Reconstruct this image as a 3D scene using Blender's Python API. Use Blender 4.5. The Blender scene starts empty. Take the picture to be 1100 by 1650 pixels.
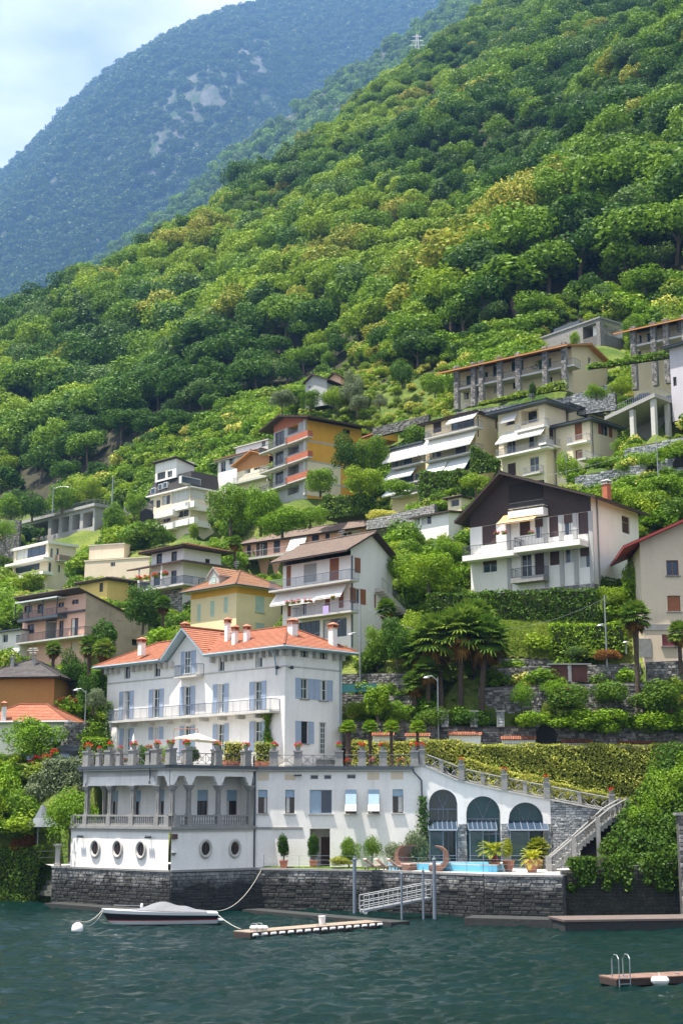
import bpy, math, random
import numpy as np
from mathutils import Vector
R_ = math.radians
random.seed(7)
scn = bpy.context.scene
COL = scn.collection

# ------------------------------------------------------------------ camera, sky, sun, exposure
F, CX, CY, HOR, CAMZ = 2292.0, 550.0, 825.0, 1300.0, 8.3
TH = math.atan((HOR - CY) / F)
cam = bpy.data.cameras.new('camera'); camo = bpy.data.objects.new('camera', cam); COL.objects.link(camo)
camo.location = (0, 0, CAMZ); camo.rotation_euler = (math.pi / 2 + TH, 0, 0)
cam.sensor_fit = 'VERTICAL'; cam.sensor_height = 36.0; cam.lens = F * 36.0 / 1650.0
cam.clip_start = 0.5; cam.clip_end = 12000
scn.camera = camo
SUN = Vector((-0.27, -0.11, 0.95)).normalized()          # towards the sun
wd = bpy.data.worlds.new('World'); scn.world = wd; wd.use_nodes = True
nt = wd.node_tree; N = nt.nodes; L = nt.links
bg = N['Background']
sky = N.new('ShaderNodeTexSky'); sky.sky_type = 'NISHITA'; sky.sun_disc = False
sky.sun_elevation = math.asin(SUN.z); sky.sun_rotation = math.atan2(SUN.x, SUN.y)
sky.air_density = 0.8; sky.dust_density = 3.0; sky.ozone_density = .6; sky.altitude = 200
tc = N.new('ShaderNodeTexCoord'); mp = N.new('ShaderNodeMapping'); mp.inputs['Scale'].default_value = (3.0, 3.0, 7.0)
mp.inputs['Location'].default_value = (0.35, 0.2, 0.55)
nz = N.new('ShaderNodeTexNoise'); nz.inputs['Scale'].default_value = 1.3; nz.inputs['Detail'].default_value = 6; nz.inputs['Roughness'].default_value = .55
cr = N.new('ShaderNodeValToRGB'); cr.color_ramp.elements[0].position = .34; cr.color_ramp.elements[1].position = .78
mx = N.new('ShaderNodeMixRGB'); mx.inputs[2].default_value = (6.6, 6.6, 6.6, 1)
L.new(tc.outputs['Generated'], mp.inputs[0]); L.new(mp.outputs[0], nz.inputs['Vector']); L.new(nz.outputs[0], cr.inputs[0])
L.new(cr.outputs[0], mx.inputs[0]); L.new(sky.outputs[0], mx.inputs[1]); L.new(mx.outputs[0], bg.inputs['Color'])
bg.inputs['Strength'].default_value = 0.10
sl = bpy.data.lights.new('sun', 'SUN'); sl.energy = 5.0; sl.angle = R_(0.53); sl.color = (1, .95, .87)
so = bpy.data.objects.new('sun', sl); COL.objects.link(so)
so.rotation_euler = SUN.to_track_quat('Z', 'Y').to_euler(); so.location = (-60, 40, 200)
vs = scn.view_settings; vs.view_transform = 'Standard'; vs.look = 'None'; vs.gamma = 1; vs.exposure = 1.32; vs.use_curve_mapping = False
scn.cycles.use_denoising = True
scn.cycles.max_bounces = 6; scn.cycles.diffuse_bounces = 2; scn.cycles.glossy_bounces = 3
scn.cycles.transmission_bounces = 4; scn.cycles.transparent_max_bounces = 8; scn.cycles.volume_bounces = 0
scn.cycles.sample_clamp_indirect = 6

# ------------------------------------------------------------------ picture point -> place
_c, _s = math.cos(TH), math.sin(TH)
def ray(px, py):
    a = (px - CX) / F; b = (CY - py) / F
    return Vector((a, _c - b * _s, _s + b * _c))
def P(px, py, Y):
    if Y < 145: Y = Y + 5.3 * min(1.0, (145 - Y) / 15)      # distances near the shore were taken level with the eye
    d = ray(px, py); t = Y / d.y
    return Vector((d.x * t, Y, CAMZ + d.z * t))
def G(px, py, z=0.0):
    d = ray(px, py); t = (z - CAMZ) / d.z
    return Vector((d.x * t, d.y * t, z))
def proj(p):
    y = p[1] * _c + (p[2] - CAMZ) * _s; u = -p[1] * _s + (p[2] - CAMZ) * _c
    return CX + F * p[0] / y, CY - F * u / y
class Crop:
    def __init__(s, x0, y0, k): s.x0, s.y0, s.k = x0, y0, k
    def __call__(s, X, Y): return s.x0 + X / s.k, s.y0 + Y / s.k
IDC = Crop(0, 0, 1)

# ------------------------------------------------------------------ objects
def link(o, parent=None):
    COL.objects.link(o)
    if parent: o.parent = parent
    return o
def tag(o, label=None, cat=None, group=None, kind=None):
    if label: o['label'] = label
    if cat: o['category'] = cat
    if group: o['group'] = group
    if kind: o['kind'] = kind
    return o
def empty(name, loc, label=None, cat=None, group=None):
    o = bpy.data.objects.new(name, None); o.location = loc; o.empty_display_size = .5
    link(o); tag(o, label, cat, group); o['_w'] = tuple(loc)
    return o
def wloc(o):
    v = Vector((0, 0, 0))
    while o: v += Vector(o.location); o = o.parent
    return v
class MB:
    def __init__(s): s.v = []; s.f = []; s.uv = {}
    def add(s, vs, fs):
        b = len(s.v); s.v += [tuple(v) for v in vs]; s.f += [tuple(i + b for i in f) for f in fs]; return s
    def quad(s, a, b, c, d, uv=None):
        s.add((a, b, c, d), ((0, 1, 2, 3),))
        if uv: s.uv[len(s.f) - 1] = uv
        return s
    def poly(s, pts): return s.add(pts, (tuple(range(len(pts))),))
    def hexa(s, p):      # 8 points: bottom ring 0-3, top ring 4-7
        return s.add(p, ((0, 3, 2, 1), (4, 5, 6, 7), (0, 1, 5, 4), (1, 2, 6, 5), (2, 3, 7, 6), (3, 0, 4, 7)))
    def box(s, fr, u0, u1, v0, v1, w0, w1):
        q = fr.pt
        p = [q(u0, v0, w0), q(u1, v0, w0), q(u1, v1, w0), q(u0, v1, w0), q(u0, v0, w1), q(u1, v0, w1), q(u1, v1, w1), q(u0, v1, w1)]
        fs = ((0, 3, 2, 1), (4, 5, 6, 7), (0, 1, 5, 4), (1, 2, 6, 5), (2, 3, 7, 6), (3, 0, 4, 7))
        if fr.left: fs = tuple(tuple(reversed(f)) for f in fs)
        return s.add(p, fs)
    def prism(s, ring0, ring1):
        n = len(ring0); vs = list(ring0) + list(ring1)
        fs = [tuple(range(n - 1, -1, -1)), tuple(range(n, 2 * n))] + [(i, (i + 1) % n, n + (i + 1) % n, n + i) for i in range(n)]
        return s.add(vs, fs)
    def tube(s, pts, r, n=6, r1=None, cap=True):
        pts = [Vector(p) for p in pts]; m = len(pts); rings = []
        for i, p in enumerate(pts):
            d = (pts[min(i + 1, m - 1)] - pts[max(i - 1, 0)]).normalized()
            a = d.orthogonal().normalized() if abs(d.z) > .95 else d.cross(Vector((0, 0, 1))).normalized()
            b = d.cross(a)
            rr = r if r1 is None else r + (r1 - r) * i / max(1, m - 1)
            if isinstance(r, (list, tuple)): rr = r[i]
            rings.append([p + (a * math.cos(2 * math.pi * k / n) + b * math.sin(2 * math.pi * k / n)) * rr for k in range(n)])
        vs = [v for rg in rings for v in rg]
        fs = [(i * n + k, i * n + (k + 1) % n, (i + 1) * n + (k + 1) % n, (i + 1) * n + k) for i in range(m - 1) for k in range(n)]
        if cap: fs += [tuple(range(n - 1, -1, -1)), tuple(range((m - 1) * n, m * n))]
        return s.add(vs, fs)
    def lathe(s, c, prof, n=12, sx=1, sy=1):     # prof: (r, z)
        c = Vector(c); vs = []; fs = []
        for r, z in prof:
            for k in range(n):
                a = 2 * math.pi * k / n; vs.append(c + Vector((r * math.cos(a) * sx, r * math.sin(a) * sy, z)))
        m = len(prof)
        fs = [(i * n + k, i * n + (k + 1) % n, (i + 1) * n + (k + 1) % n, (i + 1) * n + k) for i in range(m - 1) for k in range(n)]
        fs += [tuple(range(n - 1, -1, -1)), tuple(range((m - 1) * n, m * n))]
        return s.add(vs, fs)
    def mesh(s, name, off=Vector((0, 0, 0)), smooth=False):
        me = bpy.data.meshes.new(name)
        me.from_pydata([(x - off[0], y - off[1], z - off[2]) for x, y, z in s.v], [], s.f)
        if s.uv:
            l = me.uv_layers.new(name='UVMap')
            for fi, uv in s.uv.items():
                st = me.polygons[fi].loop_start
                for k, c in enumerate(uv): l.data[st + k].uv = c
        if smooth: me.polygons.foreach_set('use_smooth', [True] * len(me.polygons))
        return me
    def build(s, name, mat, parent=None, label=None, cat=None, group=None, kind=None, smooth=False, at=None):
        off = wloc(parent) if parent else Vector(at if at is not None else (0, 0, 0))
        me = s.mesh(name, off, smooth)
        me.materials.append(mat)
        o = bpy.data.objects.new(name, me)
        if not parent: o.location = off
        link(o, parent); tag(o, label, cat, group, kind)
        return o
class Fr:                      # a vertical plane: U along, V up, N outwards
    def __init__(s, o, U, Nn):
        s.o = Vector(o); s.U = Vector(U).normalized(); s.N = Vector(Nn).normalized(); s.V = Vector((0, 0, 1))
        s.left = s.U.cross(s.V).dot(s.N) < 0
    def pt(s, u, v, w=0): return s.o + s.U * u + s.V * v + s.N * w
    def uv(s, px, py, w=0):
        d = ray(px, py); o = s.o + s.N * w - Vector((0, 0, CAMZ))
        t = o.dot(s.N) / d.dot(s.N); p = Vector((0, 0, CAMZ)) + d * t - s.o
        return p.dot(s.U), p.z
    def moved(s, u=0, v=0, w=0): return Fr(s.pt(u, v, w), s.U, s.N)
def fr_line(p0, p1):           # frame from a left point to a right point, facing the camera
    p0, p1 = Vector(p0), Vector(p1); U = Vector((p1.x - p0.x, p1.y - p0.y, 0)).normalized()
    return Fr(p0, U, Vector((U.y, -U.x, 0))), Vector((p1.x - p0.x, p1.y - p0.y, 0)).length
def copy_tree(o, parent=None):
    c = o.copy(); COL.objects.link(c); c.parent = parent
    for ch in list(o.children): copy_tree(ch, c)
    return c

# ------------------------------------------------------------------ materials
MATS = {}
def nodes(name):
    m = bpy.data.materials.new(name); m.use_nodes = True
    t = m.node_tree; b = t.nodes['Principled BSDF']; MATS[name] = m
    return m, t.nodes, t.links, b
def rgba(c, k=1): return (c[0] * k, c[1] * k, c[2] * k, 1)
def surf(name, col, rough=.8, var=.12, scale=1.2, fine=14, bump=.0, bscale=25, spec=.3, metal=0, streak=0, dirt=(.32, .29, .24), col2=None, patch=0):
    m, n, l, b = nodes(name)
    g = n.new('ShaderNodeNewGeometry')
    nz = n.new('ShaderNodeTexNoise'); nz.inputs['Scale'].default_value = scale; nz.inputs['Detail'].default_value = 5
    l.new(g.outputs['Position'], nz.inputs['Vector'])
    nf = n.new('ShaderNodeTexNoise'); nf.inputs['Scale'].default_value = fine; nf.inputs['Detail'].default_value = 3
    l.new(g.outputs['Position'], nf.inputs['Vector'])
    ad = n.new('ShaderNodeMath'); ad.operation = 'ADD'; l.new(nz.outputs[0], ad.inputs[0]); l.new(nf.outputs[0], ad.inputs[1])
    mr = n.new('ShaderNodeMapRange'); mr.inputs[1].default_value = .7; mr.inputs[2].default_value = 1.3
    l.new(ad.outputs[0], mr.inputs[0])
    mx = n.new('ShaderNodeMixRGB'); l.new(mr.outputs[0], mx.inputs[0])
    mx.inputs[1].default_value = rgba(col, 1 - var); mx.inputs[2].default_value = rgba(col2 or col, 1 + var if not col2 else 1)
    out = mx.outputs[0]
    if streak:
        mp = n.new('ShaderNodeMapping'); mp.inputs['Scale'].default_value = (1.6, 1.6, .14); l.new(g.outputs['Position'], mp.inputs[0])
        ns = n.new('ShaderNodeTexNoise'); ns.inputs['Scale'].default_value = 1.0; ns.inputs['Detail'].default_value = 6; ns.inputs['Roughness'].default_value = .7
        l.new(mp.outputs[0], ns.inputs['Vector'])
        rp = n.new('ShaderNodeMapRange'); rp.inputs[1].default_value = .5; rp.inputs[2].default_value = .78; rp.inputs[4].default_value = streak; l.new(ns.outputs[0], rp.inputs[0])
        m2 = n.new('ShaderNodeMixRGB'); m2.inputs[2].default_value = rgba(dirt); l.new(rp.outputs[0], m2.inputs[0]); l.new(out, m2.inputs[1]); out = m2.outputs[0]
    if patch:
        np_ = n.new('ShaderNodeTexNoise'); np_.inputs['Scale'].default_value = .35; np_.inputs['Detail'].default_value = 8; np_.inputs['Roughness'].default_value = .65
        l.new(g.outputs['Position'], np_.inputs['Vector'])
        rp = n.new('ShaderNodeMapRange'); rp.inputs[1].default_value = .5; rp.inputs[2].default_value = .62; rp.inputs[4].default_value = patch; l.new(np_.outputs[0], rp.inputs[0])
        m2 = n.new('ShaderNodeMixRGB'); m2.inputs[2].default_value = rgba(dirt); l.new(rp.outputs[0], m2.inputs[0]); l.new(out, m2.inputs[1]); out = m2.outputs[0]
    l.new(out, b.inputs['Base Color']); b.inputs['Roughness'].default_value = rough; b.inputs['Metallic'].default_value = metal
    b.inputs['Specular IOR Level'].default_value = spec
    if bump:
        nb = n.new('ShaderNodeTexNoise'); nb.inputs['Scale'].default_value = bscale; nb.inputs['Detail'].default_value = 4
        l.new(g.outputs['Position'], nb.inputs['Vector'])
        bp = n.new('ShaderNodeBump'); bp.inputs['Strength'].default_value = bump; bp.inputs['Distance'].default_value = .05
        l.new(nb.outputs[0], bp.inputs['Height']); l.new(bp.outputs[0], b.inputs['Normal'])
    return m
def stone_mat(name, c1, c2, c3, wet=None):
    """random tint per stone; wet=(z0,z1): the dark tide-and-algae mark of a lake wall"""
    m, n, l, b = nodes(name)
    g = n.new('ShaderNodeNewGeometry')
    cr = n.new('ShaderNodeValToRGB'); e = cr.color_ramp.elements; e[0].color = rgba(c1); e[1].color = rgba(c3); x = e.new(.5); x.color = rgba(c2)
    l.new(g.outputs['Random Per Island'], cr.inputs[0])
    nz = n.new('ShaderNodeTexNoise'); nz.inputs['Scale'].default_value = 5; nz.inputs['Detail'].default_value = 7; l.new(g.outputs['Position'], nz.inputs['Vector'])
    mr = n.new('ShaderNodeMapRange'); mr.inputs[1].default_value = .3; mr.inputs[2].default_value = .7; mr.inputs[3].default_value = .55; mr.inputs[4].default_value = 1.25; l.new(nz.outputs[0], mr.inputs[0])
    mu = n.new('ShaderNodeMixRGB'); mu.blend_type = 'MULTIPLY'; mu.inputs[0].default_value = 1; l.new(cr.outputs[0], mu.inputs[1]); l.new(mr.outputs[0], mu.inputs[2])
    out = mu.outputs[0]
    if wet:
        sx = n.new('ShaderNodeSeparateXYZ'); l.new(g.outputs['Position'], sx.inputs[0])
        n2 = n.new('ShaderNodeTexNoise'); n2.inputs['Scale'].default_value = .9; n2.inputs['Detail'].default_value = 6; n2.inputs['Roughness'].default_value = .65; l.new(g.outputs['Position'], n2.inputs['Vector'])
        ma = n.new('ShaderNodeMath'); ma.operation = 'MULTIPLY_ADD'; ma.inputs[1].default_value = 4.2; ma.inputs[2].default_value = -2.1; l.new(n2.outputs[0], ma.inputs[0])
        sb = n.new('ShaderNodeMath'); sb.operation = 'ADD'; l.new(sx.outputs[2], sb.inputs[0]); l.new(ma.outputs[0], sb.inputs[1])
        rr = n.new('ShaderNodeMapRange'); rr.inputs[1].default_value = wet[0]; rr.inputs[2].default_value = wet[1]; rr.inputs[3].default_value = .94; rr.inputs[4].default_value = 0; l.new(sb.outputs[0], rr.inputs[0])
        m3 = n.new('ShaderNodeMixRGB'); m3.inputs[2].default_value = (.018, .019, .017, 1); l.new(rr.outputs[0], m3.inputs[0]); l.new(out, m3.inputs[1]); out = m3.outputs[0]
    l.new(out, b.inputs['Base Color']); b.inputs['Roughness'].default_value = .85; b.inputs['Specular IOR Level'].default_value = .25
    bp = n.new('ShaderNodeBump'); bp.inputs['Strength'].default_value = .6; bp.inputs['Distance'].default_value = .05
    l.new(nz.outputs[0], bp.inputs['Height']); l.new(bp.outputs[0], b.inputs['Normal'])
    return m
def leaf(name, c1, c2, c3=None, trans=.3, gloss=.12, big=.35):
    m, n, l, b = nodes(name)
    g = n.new('ShaderNodeNewGeometry'); oi = n.new('ShaderNodeObjectInfo')
    nz = n.new('ShaderNodeTexNoise'); nz.inputs['Scale'].default_value = big; nz.inputs['Detail'].default_value = 3; l.new(g.outputs['Position'], nz.inputs['Vector'])
    a = n.new('ShaderNodeMath'); a.operation = 'MULTIPLY_ADD'; a.inputs[1].default_value = .45; l.new(g.outputs['Random Per Island'], a.inputs[0])
    a2 = n.new('ShaderNodeMath'); a2.operation = 'MULTIPLY_ADD'; a2.inputs[1].default_value = .35; a2.inputs[2].default_value = -.07; l.new(oi.outputs['Random'], a2.inputs[0])
    l.new(a2.outputs[0], a.inputs[2])
    a3 = n.new('ShaderNodeMath'); a3.operation = 'MULTIPLY_ADD'; a3.inputs[1].default_value = .5; l.new(nz.outputs[0], a3.inputs[0]); l.new(a.outputs[0], a3.inputs[2])
    cr = n.new('ShaderNodeValToRGB'); e = cr.color_ramp.elements; e[0].position = .15; e[1].position = .95; e[0].color = rgba(c1); e[1].color = rgba(c3 or c2, 1)
    x = e.new(.6); x.color = rgba(c2)
    l.new(a3.outputs[0], cr.inputs[0])
    b.inputs['Roughness'].default_value = .5; b.inputs['Specular IOR Level'].default_value = gloss
    l.new(cr.outputs[0], b.inputs['Base Color'])
    tr = n.new('ShaderNodeBsdfTranslucent'); l.new(cr.outputs[0], tr.inputs['Color'])
    ms = n.new('ShaderNodeMixShader'); ms.inputs[0].default_value = trans
    l.new(b.outputs[0], ms.inputs[1]); l.new(tr.outputs[0], ms.inputs[2]); l.new(ms.outputs[0], n['Material Output'].inputs['Surface'])
    return m
def tile(name, c1, c2, c3, w=.24, h=.34, rough=.85):
    m, n, l, b = nodes(name)
    uvn = n.new('ShaderNodeUVMap'); g = n.new('ShaderNodeNewGeometry')
    br = n.new('ShaderNodeTexBrick'); br.offset = 0; br.inputs['Scale'].default_value = 1
    br.inputs['Brick Width'].default_value = w; br.inputs['Row Height'].default_value = h; br.inputs['Mortar Size'].default_value = .018; br.inputs['Mortar Smooth'].default_value = .6
    br.inputs['Color1'].default_value = rgba(c1); br.inputs['Color2'].default_value = rgba(c2); br.inputs['Mortar'].default_value = rgba(c1, .45)
    l.new(uvn.outputs[0], br.inputs['Vector'])
    nz = n.new('ShaderNodeTexNoise'); nz.inputs['Scale'].default_value = .8; nz.inputs['Detail'].default_value = 7; nz.inputs['Roughness'].default_value = .7; l.new(g.outputs['Position'], nz.inputs['Vector'])
    mr = n.new('ShaderNodeMapRange'); mr.inputs[1].default_value = .48; mr.inputs[2].default_value = .75; mr.inputs[4].default_value = .8; l.new(nz.outputs[0], mr.inputs[0])
    mx = n.new('ShaderNodeMixRGB'); mx.inputs[2].default_value = rgba(c3); l.new(mr.outputs[0], mx.inputs[0]); l.new(br.outputs[0], mx.inputs[1])
    l.new(mx.outputs[0], b.inputs['Base Color']); b.inputs['Roughness'].default_value = rough; b.inputs['Specular IOR Level'].default_value = .2
    wv = n.new('ShaderNodeTexWave'); wv.inputs['Scale'].default_value = 1 / w / 3.1416 * 1.57 * 2 / 2; wv.bands_direction = 'X'; l.new(uvn.outputs[0], wv.inputs['Vector'])
    bp = n.new('ShaderNodeBump'); bp.inputs['Strength'].default_value = .7; bp.inputs['Distance'].default_value = .06; l.new(wv.outputs[1], bp.inputs['Height']); l.new(bp.outputs[0], b.inputs['Normal'])
    return m
def simple(name, col, rough=.5, metal=0, spec=.5):
    m, n, l, b = nodes(name); b.inputs['Base Color'].default_value = rgba(col); b.inputs['Roughness'].default_value = rough
    b.inputs['Metallic'].default_value = metal; b.inputs['Specular IOR Level'].default_value = spec
    return m
white_pl = surf('white_plaster', (.84, .81, .76), .85, .06, .5, 6, .12, 30, streak=.34, dirt=(.46, .45, .42), patch=.10)
white_house = surf('white_house_plaster', (.80, .775, .72), .85, .05, .5, 6, .1, 30, streak=.2, dirt=(.42, .42, .40))
grey_house = surf('grey_plaster', (.40, .40, .385), .85, .08, .5, 8, .1, 30, streak=.25)
cream = surf('cream_plaster', (0.739, 0.638, 0.426), .85, .06, .5, 6, .1, 30, streak=.2, dirt=(.38, .33, .24))
cream2 = surf('pale_cream_plaster', (0.784, 0.683, 0.493), .85, .06, .5, 6, .1, 30, streak=.2, dirt=(.40, .35, .27))
yellow = surf('yellow_plaster', (0.784, 0.560, 0.190), .85, .07, .5, 6, .1, 30, streak=.2, dirt=(.42, .32, .15))
butter = surf('butter_plaster', (.82, .67, .40), .85, .06, .5, 6, .1, 30, streak=.2, dirt=(.45, .38, .26))
orange_pl = surf('orange_plaster', (0.726, 0.374, 0.050), .85, .08, .5, 6, .1, 30, streak=.2, dirt=(.40, .22, .06))
ochre = surf('ochre_plaster', (.42, .22, .075), .85, .08, .5, 6, .1, 30, streak=.25, dirt=(.25, .14, .06))
pink = surf('pink_plaster', (0.739, 0.448, 0.336), .85, .07, .5, 6, .1, 30, streak=.2, dirt=(.40, .28, .22))
salmon = surf('salmon_plaster', (0.726, 0.396, 0.286), .85, .07, .5, 6, .1, 30, streak=.2, dirt=(.33, .19, .14))
tan = surf('stained_tan_plaster', (.47, .37, .27), .9, .1, .6, 6, .12, 30, streak=.45, dirt=(.22, .18, .14), patch=.35)
beige = surf('beige_plaster', (0.667, 0.552, 0.414), .88, .06, .5, 6, .1, 30, streak=.2, dirt=(.36, .30, .23))
lilac = surf('lilac_plaster', (.50, .47, .50), .88, .06, .5, 6, .1, 30, streak=.2)
concrete = surf('concrete', (.36, .35, .33), .9, .12, .8, 9, .2, 18, streak=.45, dirt=(.14, .135, .12))
slabm = surf('balcony_concrete', (.52, .50, .46), .9, .1, .8, 9, .1, 18, streak=.35, dirt=(.25, .24, .22))
greystone = surf('carved_grey_stone', (.27, .265, .25), .88, .2, 2.5, 16, .25, 22, streak=.45, dirt=(.15, .15, .14))
lightstone = surf('light_stone', (.48, .46, .42), .88, .1, 2.5, 16, .2, 22, streak=.25)
darktrim = simple('dark_blue_grey_metal', (.055, .07, .085), .5)
gutterm = surf('pale_blue_gutter_paint', (.30, .39, .44), .5, .08, 1, 8)
iron = simple('wrought_iron', (.035, .04, .05), .5, .3)
ironblue = simple('blue_grey_iron', (.075, .10, .15), .5, .2)
galv = surf('galvanised_steel', (.30, .315, .33), .45, .1, 3, 20, metal=.6)
polem = surf('grey_painted_steel', (.16, .19, .23), .55, .12, 3, 14)
bluesh = surf('pale_blue_shutter_paint', (.38, .45, .56), .6, .06, 2, 12)
greensh = surf('mint_green_shutter_paint', (.48, .60, .51), .65, .08, 2, 12)
brownsh = surf('chestnut_shutter_wood', (.30, .115, .05), .65, .12, 3, 18)
darksh = surf('dark_brown_roller_shutter', (.075, .045, .04), .6, .1, 3, 18)
darkwood = surf('dark_stained_timber', (.055, .038, .032), .75, .25, 3, 22, .3, 30)
wood = surf('weathered_deck_wood', (.30, .23, .17), .85, .2, 3, 22, .3, 30)
redwood = surf('reddish_deck_wood', (.30, .15, .10), .8, .2, 3, 22, .3, 30)
orangewood = surf('orange_varnished_wood', (.50, .22, .07), .6, .1, 3, 18)
framew = simple('white_window_frame', (.70, .69, .65), .55)
framed = simple('brown_window_frame', (.085, .04, .03), .55)
def glass(name, col, rough=.06):
    m, n, l, b = nodes(name); b.inputs['Base Color'].default_value = rgba(col); b.inputs['Roughness'].default_value = rough; b.inputs['Specular IOR Level'].default_value = .5
    g = n.new('ShaderNodeNewGeometry'); nz = n.new('ShaderNodeTexNoise'); nz.inputs['Scale'].default_value = .9; l.new(g.outputs['Position'], nz.inputs['Vector'])
    bp = n.new('ShaderNodeBump'); bp.inputs['Strength'].default_value = .05; bp.inputs['Distance'].default_value = .3; l.new(nz.outputs[0], bp.inputs['Height']); l.new(bp.outputs[0], b.inputs['Normal'])
    return m
gdark = glass('dark_window_glass', (.018, .024, .026))
ggreen = glass('green_tinted_glass', (.03, .055, .055))
gblue = glass('blue_tinted_glass', (.035, .055, .085))
gteal = glass('teal_arch_glass', (.012, .075, .085), .2)
blindm = surf('blue_roller_blind', (.30, .41, .50), .8, .05, 1, 10)
curtain = surf('white_curtain', (.55, .56, .53), .9, .1, 3, 6)
awn = surf('white_awning_canvas', (.78, .76, .70), .85, .05, 1, 8)
awng = surf('grey_awning_canvas', (.55, .58, .56), .85, .05, 1, 8)
awno = surf('orange_striped_canvas', (.66, .36, .14), .85, .15, 9, 20)
tile_o = tile('orange_roof_tiles', (.40, .145, .08), (.46, .20, .12), (.27, .10, .06))
tile_b = tile('brown_roof_tiles', (.25, .185, .145), (.32, .245, .195), (.16, .125, .105))
tile_t = tile('terracotta_roof_tiles', (.32, .16, .09), (.38, .21, .125), (.2, .105, .07))
tile_g = tile('grey_slate_tiles', (.10, .092, .086), (.15, .135, .125), (.065, .06, .058))
tile_r = simple('red_roof_edge', (.30, .035, .03), .6)
mortar = surf('dark_mortar', (.10, .097, .09), .95, .25, 2, 20, .3)
quaystone = stone_mat('lake_wall_stone', (.26, .265, .265), (.36, .36, .35), (.50, .50, .48), wet=(1.9, 3.9))
garden_st = stone_mat('garden_wall_stone', (.09, .088, .08), (.19, .18, .165), (.36, .34, .31))
pale_st = stone_mat('pale_rubble_stone', (.20, .215, .225), (.31, .325, .33), (.47, .485, .48))
bark = surf('bark', (.13, .10, .075), .95, .3, 3, 18, .6, 12)
palmbark = surf('shaggy_palm_bark', (.085, .06, .045), .95, .4, 4, 22, .8, 14)
terracotta = surf('terracotta_pot', (.42, .17, .10), .85, .12, 3, 16)
grassm = surf('lawn_grass', (.11, .26, .03), .9, .3, 1.5, 24, .6, 40, col2=(.19, .38, .05))
soil = surf('hill_soil', (.05, .075, .025), .95, .3, .2, 3, .5, 8, col2=(.11, .12, .05))
meadow = surf('meadow_grass', (.14, .20, .04), .95, .3, .12, 4, .5, 8, col2=(.30, .30, .07))
asphalt = surf('asphalt', (.06, .06, .06), .9, .2, 1, 20)
paving = surf('pale_paving', (.52, .49, .44), .9, .1, 1, 10)
red_fl = leaf('red_geranium_petals', (.45, .012, .012), (.70, .03, .02), (.75, .08, .05), .25)
pinkfl = leaf('pink_petals', (.5, .04, .10), (.7, .12, .2), (.75, .3, .35), .25)
wicker = surf('brown_wicker', (.19, .105, .075), .8, .25, 6, 40, .6, 50)
plastic_w = simple('white_plastic', (.75, .75, .73), .35)
canvas_g = surf('grey_boat_cover', (.17, .175, .185), .85, .12, 1.5, 10)
hullw = simple('white_gelcoat', (.75, .76, .77), .15)
hulld = simple('black_gelcoat', (.02, .018, .02), .15)
redp = simple('red_stripe_paint', (.45, .03, .03), .3)
rope = surf('pale_rope', (.45, .43, .38), .9, .1)
parasol = surf('cream_parasol_canvas', (.72, .63, .46), .85, .05)
cushion = surf('peach_cushion', (.62, .47, .38), .9, .06)
# leaves (base colours of foliage)
LF = dict(
    dark=leaf('dark_green_leaves', (0.026, 0.065, 0.006), (0.052, 0.120, 0.010), (0.088, 0.174, 0.016)),
    mid=leaf('mid_green_leaves', (0.071, 0.136, 0.010), (0.133, 0.239, 0.014), (0.212, 0.328, 0.026)),
    light=leaf('light_green_leaves', (0.120, 0.198, 0.010), (0.216, 0.319, 0.018), (0.321, 0.412, 0.027)),
    yellow=leaf('yellow_blossom_leaves', (0.099, 0.151, 0.010), (0.260, 0.295, 0.029), (0.458, 0.400, 0.063), big=.6),
    cool=leaf('bluish_green_leaves', (0.041, 0.098, 0.020), (0.088, 0.160, 0.032), (0.156, 0.232, 0.050)),
    olive=leaf('silver_olive_leaves', (0.086, 0.122, 0.051), (0.157, 0.200, 0.097), (0.243, 0.279, 0.152)),
    hedge=leaf('yellow_green_hedge_leaves', (0.173, 0.226, 0.033), (0.434, 0.454, 0.075), (0.769, 0.671, 0.164), big=.8),
    ivy=leaf('ivy_leaves', (0.039, 0.088, 0.009), (0.084, 0.159, 0.013), (0.142, 0.218, 0.026)),
    bright=leaf('bright_garden_leaves', (0.078, 0.164, 0.006), (0.158, 0.284, 0.011), (0.261, 0.371, 0.021)),
    palm=leaf('palm_frond', (0.046, 0.104, 0.010), (0.101, 0.187, 0.018), (0.203, 0.279, 0.033), trans=.25),
    palmy=leaf('yellow_palm_frond', (0.146, 0.183, 0.012), (0.303, 0.331, 0.016), (0.439, 0.421, 0.030), trans=.3),
    dead=leaf('dry_palm_frond', (0.068, 0.041, 0.011), (0.205, 0.109, 0.021), (0.314, 0.177, 0.029), trans=.2),
    far=leaf('distant_forest_leaves', (0.021, 0.049, 0.008), (0.036, 0.077, 0.010), (0.059, 0.104, 0.013), big=.02),
    rusty=leaf('rusty_shrub_leaves', (0.109, 0.041, 0.011), (0.205, 0.081, 0.018), (0.286, 0.136, 0.035)),
    grassy=leaf('tall_grass', (0.096, 0.183, 0.013), (0.192, 0.279, 0.028), (0.326, 0.365, 0.055), trans=.4),
)
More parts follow.
